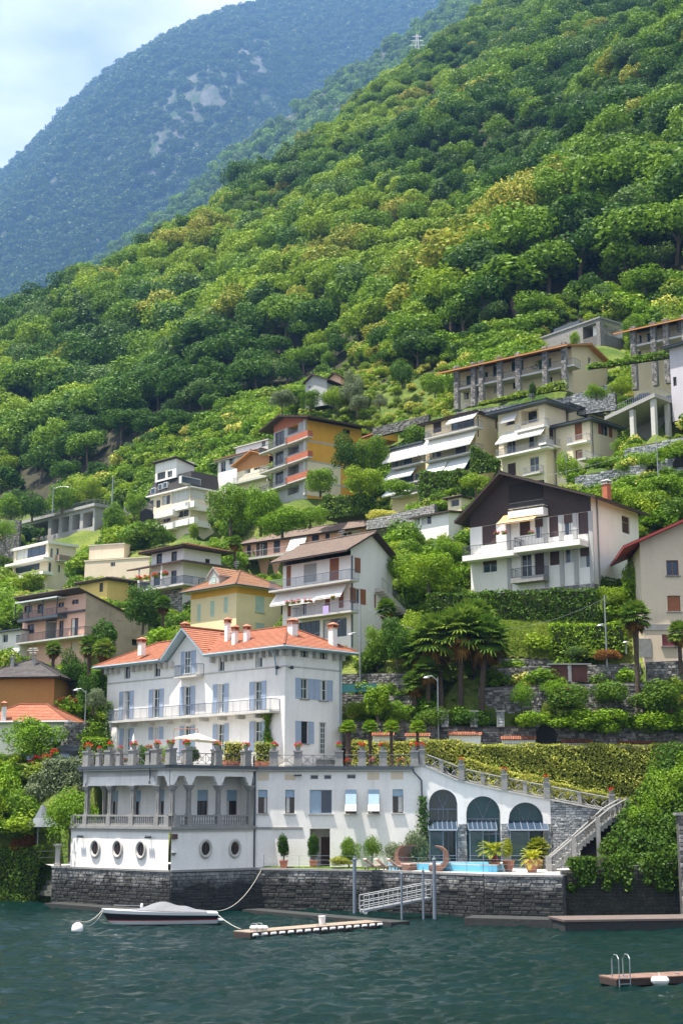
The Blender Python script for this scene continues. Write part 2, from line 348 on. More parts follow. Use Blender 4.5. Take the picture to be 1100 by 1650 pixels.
# ------------------------------------------------------------------ foliage makers
def np_mesh(name, V, Q, mat=None):
    me = bpy.data.meshes.new(name); V = np.asarray(V, dtype=np.float32); Q = np.asarray(Q, dtype=np.int32)
    me.vertices.add(len(V)); me.vertices.foreach_set('co', V.ravel())
    k = Q.shape[1]; me.loops.add(Q.size); me.loops.foreach_set('vertex_index', Q.ravel())
    me.polygons.add(len(Q)); me.polygons.foreach_set('loop_start', np.arange(0, Q.size, k, dtype=np.int32))
    me.update(calc_edges=True)
    if mat: me.materials.append(mat)
    return me
def leaves(rng, pts, nrm, size, rnd=.75, asp=.6, fold=0):
    n = len(pts); d = nrm + rng.normal(0, rnd, (n, 3)); d /= np.linalg.norm(d, axis=1)[:, None] + 1e-9
    a = rng.normal(0, 1, (n, 3)); t = np.cross(d, a); t /= np.linalg.norm(t, axis=1)[:, None] + 1e-9; b = np.cross(d, t)
    s = (size * rng.uniform(.6, 1.35, n))[:, None]
    V = np.stack([pts + t * s, pts + b * s * asp, pts - t * s, pts - b * s * asp], 1).reshape(-1, 3)
    return V, np.arange(4 * n).reshape(-1, 4)
def lobes(rng, c, rad, nl, n, lr=(.42, .62), low=-.35, core=.5):
    """points and normals on a cluster of bumpy lobes filling an ellipsoid"""
    c = np.array(c, float); rad = np.array(rad, float); cs = []; rs = []
    for i in range(nl):
        d = rng.normal(0, 1, 3); d /= np.linalg.norm(d)
        if d[2] < low: d[2] *= -.5
        cs.append(d * rng.uniform(core * .55, .68)); rs.append(rng.uniform(*lr))
    cs = np.array(cs); rs = np.array(rs); w = rs ** 2 / (rs ** 2).sum(); P_ = []; N_ = []
    for i in range(nl):
        m = int(n * w[i] * 1.2) + 3; d = rng.normal(0, 1, (m, 3)); d /= np.linalg.norm(d, axis=1)[:, None]
        d = d[(d[:, 2] > -.75)]
        q = cs[i] + d * rs[i] * rng.uniform(.80, 1.06, (len(d), 1)) * (1 + .12 * np.sin(d[:, :1] * 7 + i) * np.sin(d[:, 1:2] * 6 + 2 * i))
        ok = np.ones(len(q), bool)
        for j in range(nl):
            if j != i: ok &= np.linalg.norm(q - cs[j], axis=1) > rs[j] * .72
        P_.append(q[ok]); N_.append(d[ok]); k_ = max(2, int(len(d) * .35)); P_.append(cs[i] + d[:k_] * rs[i] * rng.uniform(.35, .75, (k_, 1))); N_.append(d[:k_])
    P_ = np.concatenate(P_); N_ = np.concatenate(N_)
    if len(P_) > n: k = rng.choice(len(P_), n, False); P_, N_ = P_[k], N_[k]
    sc = 1 / max(1e-6, np.abs(P_).max(0).mean())
    return c + P_ * rad * min(1.0, sc * 1.02), N_
def trunk_mb(rng, h, r, n=5, spread=.22, top=.62):
    mb = MB(); b = [(0, 0, -.03 * h), (rng.uniform(-.02, .02) * h, rng.uniform(-.02, .02) * h, .25 * h), (rng.uniform(-.03, .03) * h, rng.uniform(-.03, .03) * h, top * h)]
    mb.tube(b, [r, r * .8, r * .35], 6)
    for i in range(n):
        a = 6.28 * i / n + rng.uniform(-.4, .4); z = rng.uniform(.26, .5) * h; e = spread * h * rng.uniform(.7, 1.2)
        mb.tube([(b[1][0], b[1][1], z), (math.cos(a) * e * .5, math.sin(a) * e * .5, z + .12 * h), (math.cos(a) * e, math.sin(a) * e, z + .27 * h)], [r * .5, r * .32, r * .12], 5)
    return mb
PRO = {}
def proto(key, seed, n, size, cz=.57, rad=(.40, .40, .42), nl=16, lr=(.34, .52), trunk=True, low=-.35, rnd=.5):
    rng = np.random.default_rng(seed); p, d = lobes(rng, (0, 0, cz), rad, nl, n, lr, low)
    V, Q = leaves(rng, p, d, size, rnd); me = np_mesh('crown_' + key, V, Q, LF['mid'])
    tm = None
    if trunk:
        tm = trunk_mb(rng, 1, .028).mesh('trunk_' + key); tm.materials.append(bark)
    PRO[key] = (me, tm)
for i in range(5): proto('forest%d' % i, 10 + i, 3800, .0235, .54, (.42, .42, .44), 13 + 4 * i, (.24, .5))
proto('tall0', 31, 2000, .026, .55, (.26, .26, .45), 18, (.28, .42)); proto('tall1', 32, 2000, .026, .54, (.30, .30, .46), 20, (.28, .42))
for i in range(4): proto('fine%d' % i, 40 + i, 7000, .0175, .49, (.44, .44, .50), 28, (.26, .40), True, -.95)
proto('conic', 51, 5000, .018, .50, (.24, .24, .50), 22, (.25, .40), True, -.9); proto('ball', 52, 7500, .017, .52, (.44, .44, .46), 34, (.48, .60), True, -.9)
for i in range(3): proto('bush%d' % i, 60 + i, 4200, .028, .48, (.50, .50, .50), 14, (.36, .52), False, -.9)
proto('olive0', 71, 5600, .020, .52, (.46, .46, .47), 16, (.32, .48), True, -.9); proto('olive1', 72, 5600, .020, .52, (.44, .48, .47), 14, (.32, .48), True, -.9)
for i in range(3): proto('far%d' % i, 80 + i, 330, .075, .45, (.5, .5, .5), 7, (.42, .6), False)
for i in range(3): proto('mid%d' % i, 90 + i, 900, .045, .5, (.46, .46, .48), 12, (.36, .52), False)
def setmat(o, m):
    if o.material_slots: o.material_slots[0].link = 'OBJECT'; o.material_slots[0].material = m
def part_copy(name, me, parent, mat=None, scale=None):
    o = bpy.data.objects.new(name, me); link(o, parent)
    if scale is not None: o.scale = scale
    if mat: setmat(o, mat)
    return o
def tree(p, h, w, kind, mt, label, name='broadleaf_tree', cat='tree', group=None, rot=None, lean=(0, 0)):
    """a tree standing at p, h high and w wide"""
    me, tm = PRO[kind]; r = empty(name, p, label, cat, group)
    wd = max(abs(me.vertices[0].co.x), .01); k = w / (2 * PROW[kind])
    r.rotation_euler = (lean[0], lean[1], random.uniform(0, 6.28) if rot is None else rot)
    if tm: part_copy('trunk', tm, r, None, (k * .6 + h * .4, k * .6 + h * .4, h))
    part_copy('crown', me, r, LF[mt], (k, k, h))
    return r
PROW = {}
for k_, (me_, t_) in PRO.items():
    a_ = np.empty(len(me_.vertices) * 3, np.float32); me_.vertices.foreach_get('co', a_); a_ = a_.reshape(-1, 3)
    PROW[k_] = float(np.percentile(np.hypot(a_[:, 0], a_[:, 1]), 97))
def bush(p, h, w, mt, label, name='garden_shrub', cat='shrub', group=None, v=None, d=None):
    me = PRO['bush%d' % (random.randrange(3) if v is None else v)][0]; o = bpy.data.objects.new(name, me); link(o)
    k = w / (2 * PROW['bush0']); o.scale = (k, (d or w) / (2 * PROW['bush0']), h); o.location = Vector(p) + Vector((0, 0, -.03 * h)); o.rotation_euler = (0, 0, random.uniform(0, 6.28) if d is None else 0)
    setmat(o, LF[mt]); return tag(o, label, cat, group)
def gn_scatter(name, pts, scl, rot, idx, protos, parent=None):
    """one object whose points carry copies of the given (mesh, material) pairs"""
    c = bpy.data.collections.new(name + '_kinds')
    for i, (me, mt) in enumerate(protos):
        o = bpy.data.objects.new('%s_kind_%02d' % (name, i), me); c.objects.link(o); setmat(o, mt)
    me = bpy.data.meshes.new(name); me.vertices.add(len(pts)); me.vertices.foreach_set('co', np.asarray(pts, np.float32).ravel())
    for nm, ty, dat in (('scl', 'FLOAT_VECTOR', scl), ('rot', 'FLOAT_VECTOR', rot)):
        a = me.attributes.new(nm, ty, 'POINT'); a.data.foreach_set('vector', np.asarray(dat, np.float32).ravel())
    a = me.attributes.new('idx', 'INT', 'POINT'); a.data.foreach_set('value', np.asarray(idx, np.int32))
    o = bpy.data.objects.new(name, me); link(o, parent)
    ng = bpy.data.node_groups.new(name, 'GeometryNodeTree'); n = ng.nodes; l = ng.links
    ng.interface.new_socket('Geometry', in_out='INPUT', socket_type='NodeSocketGeometry'); ng.interface.new_socket('Geometry', in_out='OUTPUT', socket_type='NodeSocketGeometry')
    gi = n.new('NodeGroupInput'); go = n.new('NodeGroupOutput'); ci = n.new('GeometryNodeCollectionInfo'); ci.inputs['Collection'].default_value = c
    ci.inputs['Separate Children'].default_value = True; ci.inputs['Reset Children'].default_value = True
    ip = n.new('GeometryNodeInstanceOnPoints'); ip.inputs['Pick Instance'].default_value = True
    def att(nm, ty):
        q = n.new('GeometryNodeInputNamedAttribute'); q.data_type = ty; q.inputs[0].default_value = nm; return q.outputs[0]
    l.new(gi.outputs[0], ip.inputs['Points']); l.new(ci.outputs[0], ip.inputs['Instance']); l.new(att('idx', 'INT'), ip.inputs['Instance Index'])
    l.new(att('scl', 'FLOAT_VECTOR'), ip.inputs['Scale'])
    er = n.new('FunctionNodeEulerToRotation'); l.new(att('rot', 'FLOAT_VECTOR'), er.inputs[0]); l.new(er.outputs[0], ip.inputs['Rotation'])
    l.new(ip.outputs[0], go.inputs[0])
    md = o.modifiers.new('scatter', 'NODES'); md.node_group = ng
    return o
def leafbox(rng, fr, u0, u1, v0, v1, depth, dens, size, top=True, ends=True, bump=.12, vtop=None):
    """leaf points over a hedge-like slab standing on a frame, front at w=0"""
    P_ = []; N_ = []
    def face(n, fu, nr):
        q = rng.uniform(0, 1, (n, 2)); ps = np.array([fu(a, b) for a, b in q]); P_.append(ps); N_.append(np.tile(np.array(nr), (n, 1)))
    L_ = u1 - u0; H = v1 - v0; vt = vtop or (lambda u: v1)
    bw = lambda a, b: bump * (math.sin(a * L_ * 2.1 + b * 5) + math.sin(a * L_ * .9 + 3 * b * H + 1)) * .5 + rng.normal(0, bump * .4)
    def ff(a, b):
        u = u0 + a * L_; return fr.pt(u, v0 + b * (vt(u) - v0), bw(a, b))
    face(int(L_ * H * dens), ff, fr.N)
    if top:
        def ft(a, b):
            u = u0 + a * L_; return fr.pt(u, vt(u) + bw(a, b) * .6, -b * depth)
        face(int(L_ * depth * dens), ft, (0, 0, 1))
    if ends:
        for u, s in ((u0, -1), (u1, 1)):
            face(int(depth * H * dens), lambda a, b: fr.pt(u + s * bw(a, b), v0 + b * (vt(u) - v0), -a * depth), fr.U * s)
    V, Q = leaves(rng, np.concatenate(P_), np.concatenate(N_), size)
    return V, Q
def foliage_obj(name, V, Q, mt, at, label=None, cat=None, group=None, parent=None, kind=None):
    at = Vector(at); me = np_mesh(name, V - np.array(at), Q, mt); o = bpy.data.objects.new(name, me)
    if parent: o.location = at - wloc(parent)
    else: o.location = at
    link(o, parent); return tag(o, label, cat, group, kind)

def grid_mesh(name, X, Y, Z, mat):
    m, n = X.shape; V = np.stack([X, Y, Z], -1).reshape(-1, 3); i = np.arange(m * n).reshape(m, n)
    Q = np.stack([i[:-1, :-1], i[1:, :-1], i[1:, 1:], i[:-1, 1:]], -1).reshape(-1, 4)
    me = np_mesh(name, V, Q, mat); me.polygons.foreach_set('use_smooth', [True] * len(me.polygons)); return me
# mountains: crest line in the picture at a given distance, falling towards the lake
rockm, rn, rl, rb = nodes('mountain_rock_and_scrub')
g_ = rn.new('ShaderNodeNewGeometry'); n1 = rn.new('ShaderNodeTexNoise'); n1.inputs['Scale'].default_value = .012; n1.inputs['Detail'].default_value = 10; n1.inputs['Roughness'].default_value = .65
mp_ = rn.new('ShaderNodeMapping'); mp_.inputs['Scale'].default_value = (2.2, 1, .6); rl.new(g_.outputs['Position'], mp_.inputs[0]); rl.new(mp_.outputs[0], n1.inputs['Vector'])
c1 = rn.new('ShaderNodeValToRGB'); e = c1.color_ramp.elements; e[0].position = .42; e[1].position = .60; e[0].color = (.03, .055, .02, 1); e[1].color = (.10, .098, .095, 1)
x_ = e.new(.5); x_.color = (.06, .065, .05, 1)
rl.new(n1.outputs[0], c1.inputs[0]); rl.new(c1.outputs[0], rb.inputs['Base Color']); rb.inputs['Roughness'].default_value = .95; rb.inputs['Specular IOR Level'].default_value = .1
bp_ = rn.new('ShaderNodeBump'); bp_.inputs['Strength'].default_value = 1; bp_.inputs['Distance'].default_value = 12; rl.new(n1.outputs[0], bp_.inputs['Height']); rl.new(bp_.outputs[0], rb.inputs['Normal'])
def ridge(name, label, crest, Yc, slope, amp, dmax, step, protos, spacing, hrange, seed, rock=None, dy=0):
    px = np.array([c[0] for c in crest], float); py = np.array([c[1] + dy for c in crest], float)
    cw = np.array([P(a, b, Yc) for a, b in zip(px, py)]); xs = np.arange(cw[0, 0], cw[-1, 0], step)
    zc = np.interp(xs, cw[:, 0], cw[:, 2]); k = 9; zc = np.convolve(np.pad(zc, k // 2, 'edge'), np.ones(k) / k, 'valid')
    ds = np.concatenate([np.arange(-.25 * dmax, 0, step), np.arange(0, dmax, step)])
    def surfz(x, d):
        z0 = np.interp(x, xs, zc); f = np.clip(np.abs(d) / (amp * 3), 0, 1)
        q = amp * (np.sin(x / amp * .55 + d / amp * .33 + seed) * .9 + np.sin(x / amp * 1.3 - d / amp * .5 + 2 * seed) * .45 + np.sin(x / amp * 2.9 + d / amp * 1.7) * .18)
        if rock: 
            pxm, pym = rock[0], rock[1]
        return z0 - np.where(d > 0, d, -d * 1.4) * slope + q * f * .55
    Xg, Dg = np.meshgrid(xs, ds, indexing='ij'); Zg = surfz(Xg, Dg)
    o = link(bpy.data.objects.new(name, grid_mesh(name, Xg, Yc - Dg, Zg, rockm))); tag(o, label, 'mountain', kind='structure')
    rng = np.random.default_rng(seed); n = int((xs[-1] - xs[0]) * dmax / spacing ** 2)
    x = rng.uniform(xs[0], xs[-1], n); d = rng.uniform(-.06 * dmax, dmax, n); z = surfz(x, d); y = Yc - d
    yy = y * _c + (z - CAMZ) * _s; sx = CX + F * x / yy; sy = CY - F * ((z - CAMZ) * _c - y * _s) / yy
    ok = (sx > -420) & (sx < 1500) & (sy > -110) & (sy < 640)
    if rock:
        for (ax, ay, bx, by, wd_) in rock:
            t = np.clip(((sx - ax) * (bx - ax) + (sy - ay) * (by - ay)) / ((bx - ax) ** 2 + (by - ay) ** 2), 0, 1)
            ds_ = np.hypot(sx - ax - t * (bx - ax), sy - ay - t * (by - ay)); nn = np.sin(x * .035 + z * .021) * np.sin(x * .013 - z * .05 + 1)
            ok &= ~((ds_ < wd_ * (1 + .7 * nn)) & (rng.uniform(0, 1, n) < .74))
    x, y, z = x[ok], y[ok], z[ok]; n = len(x); h = rng.uniform(*hrange, n) * rng.choice([.7, 1, 1, 1.25], n); w = h * rng.uniform(.8, 1.15, n)
    s = gn_scatter(name + '_forest', np.stack([x, y, z - .15 * h], -1), np.stack([w, w, h], -1), np.stack([0 * x, 0 * x, rng.uniform(0, 6.28, n)], -1), rng.integers(0, len(protos), n), protos)
    tag(s, 'unbroken forest covering the ' + label, 'forest', kind='stuff'); print(name, n)
    return o
ridge('far_mountain', 'hazy blue mountain behind the wooded slope', [(-420, 420), (-150, 330), (0, 290), (60, 225), (100, 178), (160, 125), (215, 82), (260, 60), (300, 48), (330, 20), (400, 3), (520, -8), (700, -40), (1000, -60), (1500, -60)],
      4500, .95, 200, 2400, 32, [(PRO['far%d' % i][0], LF['far']) for i in range(3)], 13.5, (25, 39), 3, rock=[(330, 130, 270, 225, 36), (420, 80, 330, 170, 26), (430, 150, 380, 200, 18), (345, 45, 300, 75, 8)], dy=8)
ridge('wooded_spur', 'wooded spur between the near slope and the mountain', [(-420, 690), (-150, 600), (0, 525), (60, 487), (130, 440), (200, 392), (330, 285), (430, 205), (500, 155), (560, 112), (640, 60), (700, 25), (760, -20), (900, -90), (1300, -160)],
      2200, .85, 85, 1000, 18, [(PRO['mid%d' % i][0], LF[m]) for i in range(3) for m in ('mid', 'cool')], 11.0, (17, 28), 5, dy=6)

# ------------------------------------------------------------------ lake
wm, wn, wl, wb = nodes('lake_water')
wb.inputs['Base Color'].default_value = (.0015, .013, .0105, 1); wb.inputs['Roughness'].default_value = .07; wb.inputs['IOR'].default_value = 1.33; wb.inputs['Specular IOR Level'].default_value = .4; wb.inputs['Specular Tint'].default_value = (.22, .33, .33, 1)
g_ = wn.new('ShaderNodeNewGeometry'); mp_ = wn.new('ShaderNodeMapping'); mp_.inputs['Scale'].default_value = (.8, 1.7, 1); mp_.inputs['Rotation'].default_value = (0, 0, .12); wl.new(g_.outputs['Position'], mp_.inputs[0])
n1 = wn.new('ShaderNodeTexNoise'); n1.inputs['Scale'].default_value = 2.4; n1.inputs['Detail'].default_value = 6; n1.inputs['Roughness'].default_value = .65; n1.inputs['Distortion'].default_value = .4
wl.new(mp_.outputs[0], n1.inputs['Vector'])
bp_ = wn.new('ShaderNodeBump'); bp_.inputs['Strength'].default_value = 1.0; bp_.inputs['Distance'].default_value = .2; nw = wn.new('ShaderNodeTexNoise'); nw.inputs['Scale'].default_value = .07; nw.inputs['Detail'].default_value = 2; wl.new(mp_.outputs[0], nw.inputs['Vector'])
mw = wn.new('ShaderNodeMapRange'); mw.inputs[1].default_value = .35; mw.inputs[2].default_value = .65; mw.inputs[3].default_value = .45; mw.inputs[4].default_value = 1.0; wl.new(nw.outputs[0], mw.inputs[0]); wl.new(mw.outputs[0], bp_.inputs['Strength'])
wl.new(n1.outputs[0], bp_.inputs['Height']); wl.new(bp_.outputs[0], wb.inputs['Normal'])
def waves(X, Y):
    r = np.random.default_rng(4); Z = np.zeros_like(X)
    for i in range(26):
        lam = r.uniform(.6, 2.4); a = r.normal(1.65, .5); k = 6.283 / lam; A = .0145 * lam ** .85
        Z += A * np.sin(k * (X * math.cos(a) + Y * math.sin(a)) + r.uniform(0, 6.28) + 1.3 * np.sin(.23 * X + r.uniform(0, 6)) * np.cos(.19 * Y + i))
    return Z
X, Y = np.meshgrid(np.arange(-64, 64.1, .32), np.arange(30, 134, .26), indexing='ij')
ed = np.clip(np.minimum(np.minimum(X + 64, 64 - X), np.minimum(Y - 30, 134 - Y)) / 3, 0, 1)
lake = link(bpy.data.objects.new('lake_water', grid_mesh('lake_water', X, Y, waves(X, Y) * ed, wm))); tag(lake, 'rippled dark teal lake water', 'lake', kind='structure')
fl = Fr((0, 0, 0), (1, 0, 0), (0, -1, 0)); ob = MB()
for x0, x1, y0, y1 in ((-700, -64, -300, 400), (63.98, 700, -300, 400), (-64, 63.98, -300, 30), (-64, 63.98, 133.9, 200)): ob.quad((x0, y0, 0), (x1, y0, 0), (x1, y1, 0), (x0, y1, 0))
ob.build('lake_water', wm, None, 'open lake water beyond the waterfront', 'lake', kind='structure')
bedm = surf('lake_bed', (.02, .03, .028), .95)
# ------------------------------------------------------------------ building kit
def wall_cells(mb, fr, u0, u1, v0, v1, holes, dep=.2):
    us = sorted({u0, u1} | {min(max(h[i], u0), u1) for h in holes for i in (0, 1)}); vs = sorted({v0, v1} | {min(max(h[i], v0), v1) for h in holes for i in (2, 3)})
    for i in range(len(us) - 1):
        run = None
        for j in range(len(vs) - 1):
            a, b = (us[i] + us[i + 1]) / 2, (vs[j] + vs[j + 1]) / 2
            inside = any(h[0] < a < h[1] and h[2] < b < h[3] for h in holes)
            if not inside:
                if run is None: run = vs[j]
            if (inside or j == len(vs) - 2) and run is not None:
                top = vs[j] if inside else vs[j + 1]
                q = [fr.pt(us[i], run), fr.pt(us[i + 1], run), fr.pt(us[i + 1], top), fr.pt(us[i], top)]
                mb.quad(*(q[::-1] if fr.left else q)); run = None
    for h in holes:
        a, b, c, d = h[:4]; dd = h[4] if len(h) > 4 else dep
        for (p, q) in (((a, c), (b, c)), ((b, c), (b, d)), ((b, d), (a, d)), ((a, d), (a, c))):
            mb.quad(fr.pt(p[0], p[1], 0), fr.pt(q[0], q[1], 0), fr.pt(q[0], q[1], -dd), fr.pt(p[0], p[1], -dd))
def slats(mb, fr, a, b, c, d, w, pitch=.11, amp=.03):
    n = max(2, int((d - c) / pitch)); h = (d - c) / n
    for i in range(n):
        v = c + i * h
        mb.quad(fr.pt(a, v, w + amp), fr.pt(b, v, w + amp), fr.pt(b, v + h, w), fr.pt(a, v + h, w)); mb.quad(fr.pt(a, v, w), fr.pt(b, v, w), fr.pt(b, v, w + amp), fr.pt(a, v, w + amp))
def border(mb, fr, a, b, c, d, w0, w1, fw):
    mb.box(fr, a, b, c, c + fw, w0, w1).box(fr, a, b, d - fw, d, w0, w1).box(fr, a, a + fw, c + fw, d - fw, w0, w1).box(fr, b - fw, b, c + fw, d - fw, w0, w1)
def shutter_panel(parent, fr, a, b, c, d, w, mt):
    m = MB(); border(m, fr, a, b, c, d, w, w + .05, .07); mid = (c + d) / 2; m.box(fr, a + .07, b - .07, mid - .04, mid + .04, w, w + .048)
    slats(m, fr, a + .06, b - .06, c + .06, d - .06, w + .008, .09, .025); return m.build('shutter', mt, parent)
def rail_bars(mb, pts, h, sp=.16, r=.018, top=.03, base=.0):
    """railing along a polyline of floor points"""
    pts = [Vector(p) for p in pts]; up = Vector((0, 0, 1))
    for p, q in zip(pts, pts[1:]):
        L_ = (q - p).length
        if L_ < .05: continue
        mb.tube([p + up * h, q + up * h], top, 4); mb.tube([p + up * (base + .08), q + up * (base + .08)], r, 4)
        n = max(1, int(L_ / sp))
        for i in range(n + 1):
            s = p + (q - p) * (i / n); mb.tube([s + up * base, s + up * h], r * (1.5 if i % 8 == 0 else 1), 3, cap=False)
class Face:
    def __init__(s, root, fr, crop, u0, u1, v0, v1, mt):
        s.root, s.fr, s.crop, s.mt = root, fr, crop, mt; s.u0, s.u1, s.v0, s.v1 = u0, u1, v0, v1; s.holes = []
    def px(s, X, Y, w=0): return s.fr.uv(*s.crop(X, Y), w)
    def rect(s, x0, y0, x1, y1, w=0):
        xm, ym = (x0 + x1) / 2, (y0 + y1) / 2; a, b = s.px(x0, ym, w)[0], s.px(x1, ym, w)[0]; c, d = s.px(xm, y1, w)[1], s.px(xm, y0, w)[1]
        return min(a, b), max(a, b), c, d
    def win(s, x0, y0, x1, y1, k='g', pane=None, frame=None, shut=None, sw=None, nx=2, ny=1, sill=None, dep=.2, blind=0, bm=None, sm=None, name=None, sur=None, hole=True, fw=.065):
        pane = pane or gdark; frame = frame or framew; fr = s.fr; a, b, c, d = s.rect(x0, y0, x1, y1)
        c = max(c, s.v0 + .01)
        if b - a < .15 or d - c < .15: return
        if hole: s.holes.append((a, b, c, d, dep))
        m = MB(); w = -dep; border(m, fr, a, b, c, d, w, w + .06, fw)
        for i in range(1, nx): u = a + (b - a) * i / nx; m.box(fr, u - fw * .45, u + fw * .45, c + fw, d - fw, w, w + .05)
        for i in range(1, ny): v = c + (d - c) * i / ny; m.box(fr, a + fw, b - fw, v - fw * .4, v + fw * .4, w, w + .045)
        o = m.build(name or ('balcony_door' if d - c > 1.9 else 'window'), frame, s.root)
        if k in 'gd':
            MB().box(fr, a + .01, b - .01, c + .01, d - .01, w - .03, w + .015).build('pane', pane, o)
            if d - c > .9 and pane in (gdark, ggreen, gblue) and random.random() < .45:
                cw = (b - a) * random.choice((.28, .36, .45)); s0 = random.random() < .5; MB().box(fr, a + .06 if s0 else b - .06 - cw, a + .06 + cw if s0 else b - .06, c + .05, d - .05, w + .016, w + .026).build('curtain', curtain, o)
        if k == 's':
            m = MB(); slats(m, fr, a + .01, b - .01, c + .01, d - .01, w + .06, .10, .02); m.build('roller_shutter', sm or darksh, o)
        if k == 'c':
            mid = (a + b) / 2; shutter_panel(o, fr, a + .02, mid - .01, c + .01, d - .01, -.06, sm or shut); shutter_panel(o, fr, mid + .01, b - .02, c + .01, d - .01, -.06, sm or shut)
        if blind:
            m = MB(); v = d - (d - c) * blind; m.box(fr, a + .015, b - .015, v, d - .01, w + .065, w + .09).box(fr, a + .015, b - .015, v - .05, v, w + .06, w + .1); m.build('roller_blind', bm or blindm, o)
        if shut and k != 'c':
            q = sw or (b - a) / 2
            shutter_panel(o, fr, a - q - .02, a - .02, c, d, .02, shut); shutter_panel(o, fr, b + .02, b + q + .02, c, d, .02, shut)
        if sill: MB().box(fr, a - .12, b + .12, c - .1, c - .003, -.02, .14).build('sill', sill, o)
        if sur:
            m = MB(); t = .16
            m.box(fr, a - t, a, c, d + t, .002, .05).box(fr, b, b + t, c, d + t, .002, .05).box(fr, a, b, d, d + t, .002, .05); m.build('surround', sur, o)
        return o
    def recess(s, x0, y0, x1, y1, dep=1.3, mt=None):
        a, b, c, d = s.rect(x0, y0, x1, y1); c = max(c, s.v0 + .005); s.holes.append((a, b, c, d, .02)); fr = s.fr; mt = mt or s.mt
        m = MB(); e = .002
        for (p, q) in (((a, c), (b, c)), ((b, c), (b, d)), ((b, d), (a, d)), ((a, d), (a, c))): m.quad(fr.pt(*p, -.02), fr.pt(*q, -.02), fr.pt(*q, -dep), fr.pt(*p, -dep))
        m.build('loggia', mt, s.root)
        f = Face(s.root, fr.moved(0, 0, -dep), s.crop, a + e, b - e, c, d, mt); s.subs = getattr(s, 'subs', []) + [f]; return f
    def balcony(s, x0, x1, ys, out=1.2, th=.16, rail='bars', rh=1.0, mt=None, rm=None, sp=.16, ends=(1, 1), edge=None, w0=.0):
        a, b = sorted((s.px(x0, ys, out)[0], s.px(x1, ys, out)[0])); v = s.px((x0 + x1) / 2, ys, out)[1]; fr = s.fr
        o = MB().box(fr, a, b, v - th, v, w0 + .004, out).build('balcony', mt or slabm, s.root)
        if edge: MB().box(fr, a - .03, b + .03, v - th * .75, v + .03, out, out + .03).build('edge_trim', edge, o)
        pts = [fr.pt(a + .05, v, w0 + .02)] * ends[0] + [fr.pt(a + .05, v, out - .06), fr.pt(b - .05, v, out - .06)] + [fr.pt(b - .05, v, w0 + .02)] * ends[1]
        m = MB()
        if rail == 'bars': rail_bars(m, pts, rh, sp); m.build('railing', rm or iron, o)
        elif rail == 'solid':
            m.box(fr, a, b, v, v + rh, out - .1, out - .002)
            if ends[0]: m.box(fr, a + .001, a + .1, v, v + rh, w0 + .01, out - .1)
            if ends[1]: m.box(fr, b - .1, b - .001, v, v + rh, w0 + .01, out - .1)
            m.build('parapet', rm or mt or slabm, o)
        return o
    def awning(s, x0, y0, x1, y1, out=1.6, mt=None, val=.18, stripes=0):
        a, b = sorted((s.px(x0, y1, out)[0], s.px(x1, y1, out)[0])); t = s.px((x0 + x1) / 2, y0, .05)[1]; c = s.px((x0 + x1) / 2, y1, out)[1]; fr = s.fr
        m = MB(); n = 5
        for i in range(n):
            f0, f1 = i / n, (i + 1) / n; sag = lambda f: -.06 * math.sin(math.pi * f)
            for u0, u1 in ((a, b),):
                p = [fr.pt(u0, t + (c - t) * f0 + sag(f0), .05 + (out - .05) * f0), fr.pt(u1, t + (c - t) * f0 + sag(f0), .05 + (out - .05) * f0), fr.pt(u1, t + (c - t) * f1 + sag(f1), .05 + (out - .05) * f1), fr.pt(u0, t + (c - t) * f1 + sag(f1), .05 + (out - .05) * f1)]
                m.quad(*p); dn = Vector((0, 0, -.02)); m.quad(*[q + dn for q in p])
        m.box(fr, a, b, c - val, c - .02, out - .01, out + .015)
        o = m.build('awning', mt or awn, s.root)
        r = MB(); r.tube([fr.pt(a + .1, t - .25, .06), fr.pt(a + .1, c - .04, out - .05)], .025, 4).tube([fr.pt(b - .1, t - .25, .06), fr.pt(b - .1, c - .04, out - .05)], .025, 4).tube([fr.pt(a, c - .02, out), fr.pt(b, c - .02, out)], .04, 6)
        r.build('awning_arm', framew, o); return o
    def band(s, y, h=.2, out=.05, mt=None, name='string_course', u0=None, u1=None):
        v = s.px(s.crop_mid(), y)[1]; return MB().box(s.fr, s.u0 if u0 is None else u0, s.u1 if u1 is None else u1, v - h / 2, v + h / 2, .002, out).build(name, mt or lightstone, s.root)
    def crop_mid(s):
        p = proj(s.fr.pt((s.u0 + s.u1) / 2, (s.v0 + s.v1) / 2)); return (p[0] - s.crop.x0) * s.crop.k
    def pipe(s, x, y0, y1, r=.06, mt=None):
        u, v1 = s.px(x, y0); v0 = s.px(x, y1)[1]; return MB().tube([s.fr.pt(u, v1, .1), s.fr.pt(u, v0, .1)], r, 6).build('downpipe', mt or darktrim, s.root)
    def finish(s, dep=.2):
        m = MB(); wall_cells(m, s.fr, s.u0, s.u1, s.v0, s.v1, s.holes, dep); o = m.build('wall', s.mt, s.root)
        for f in getattr(s, 'subs', []): f.finish(dep)
        return o
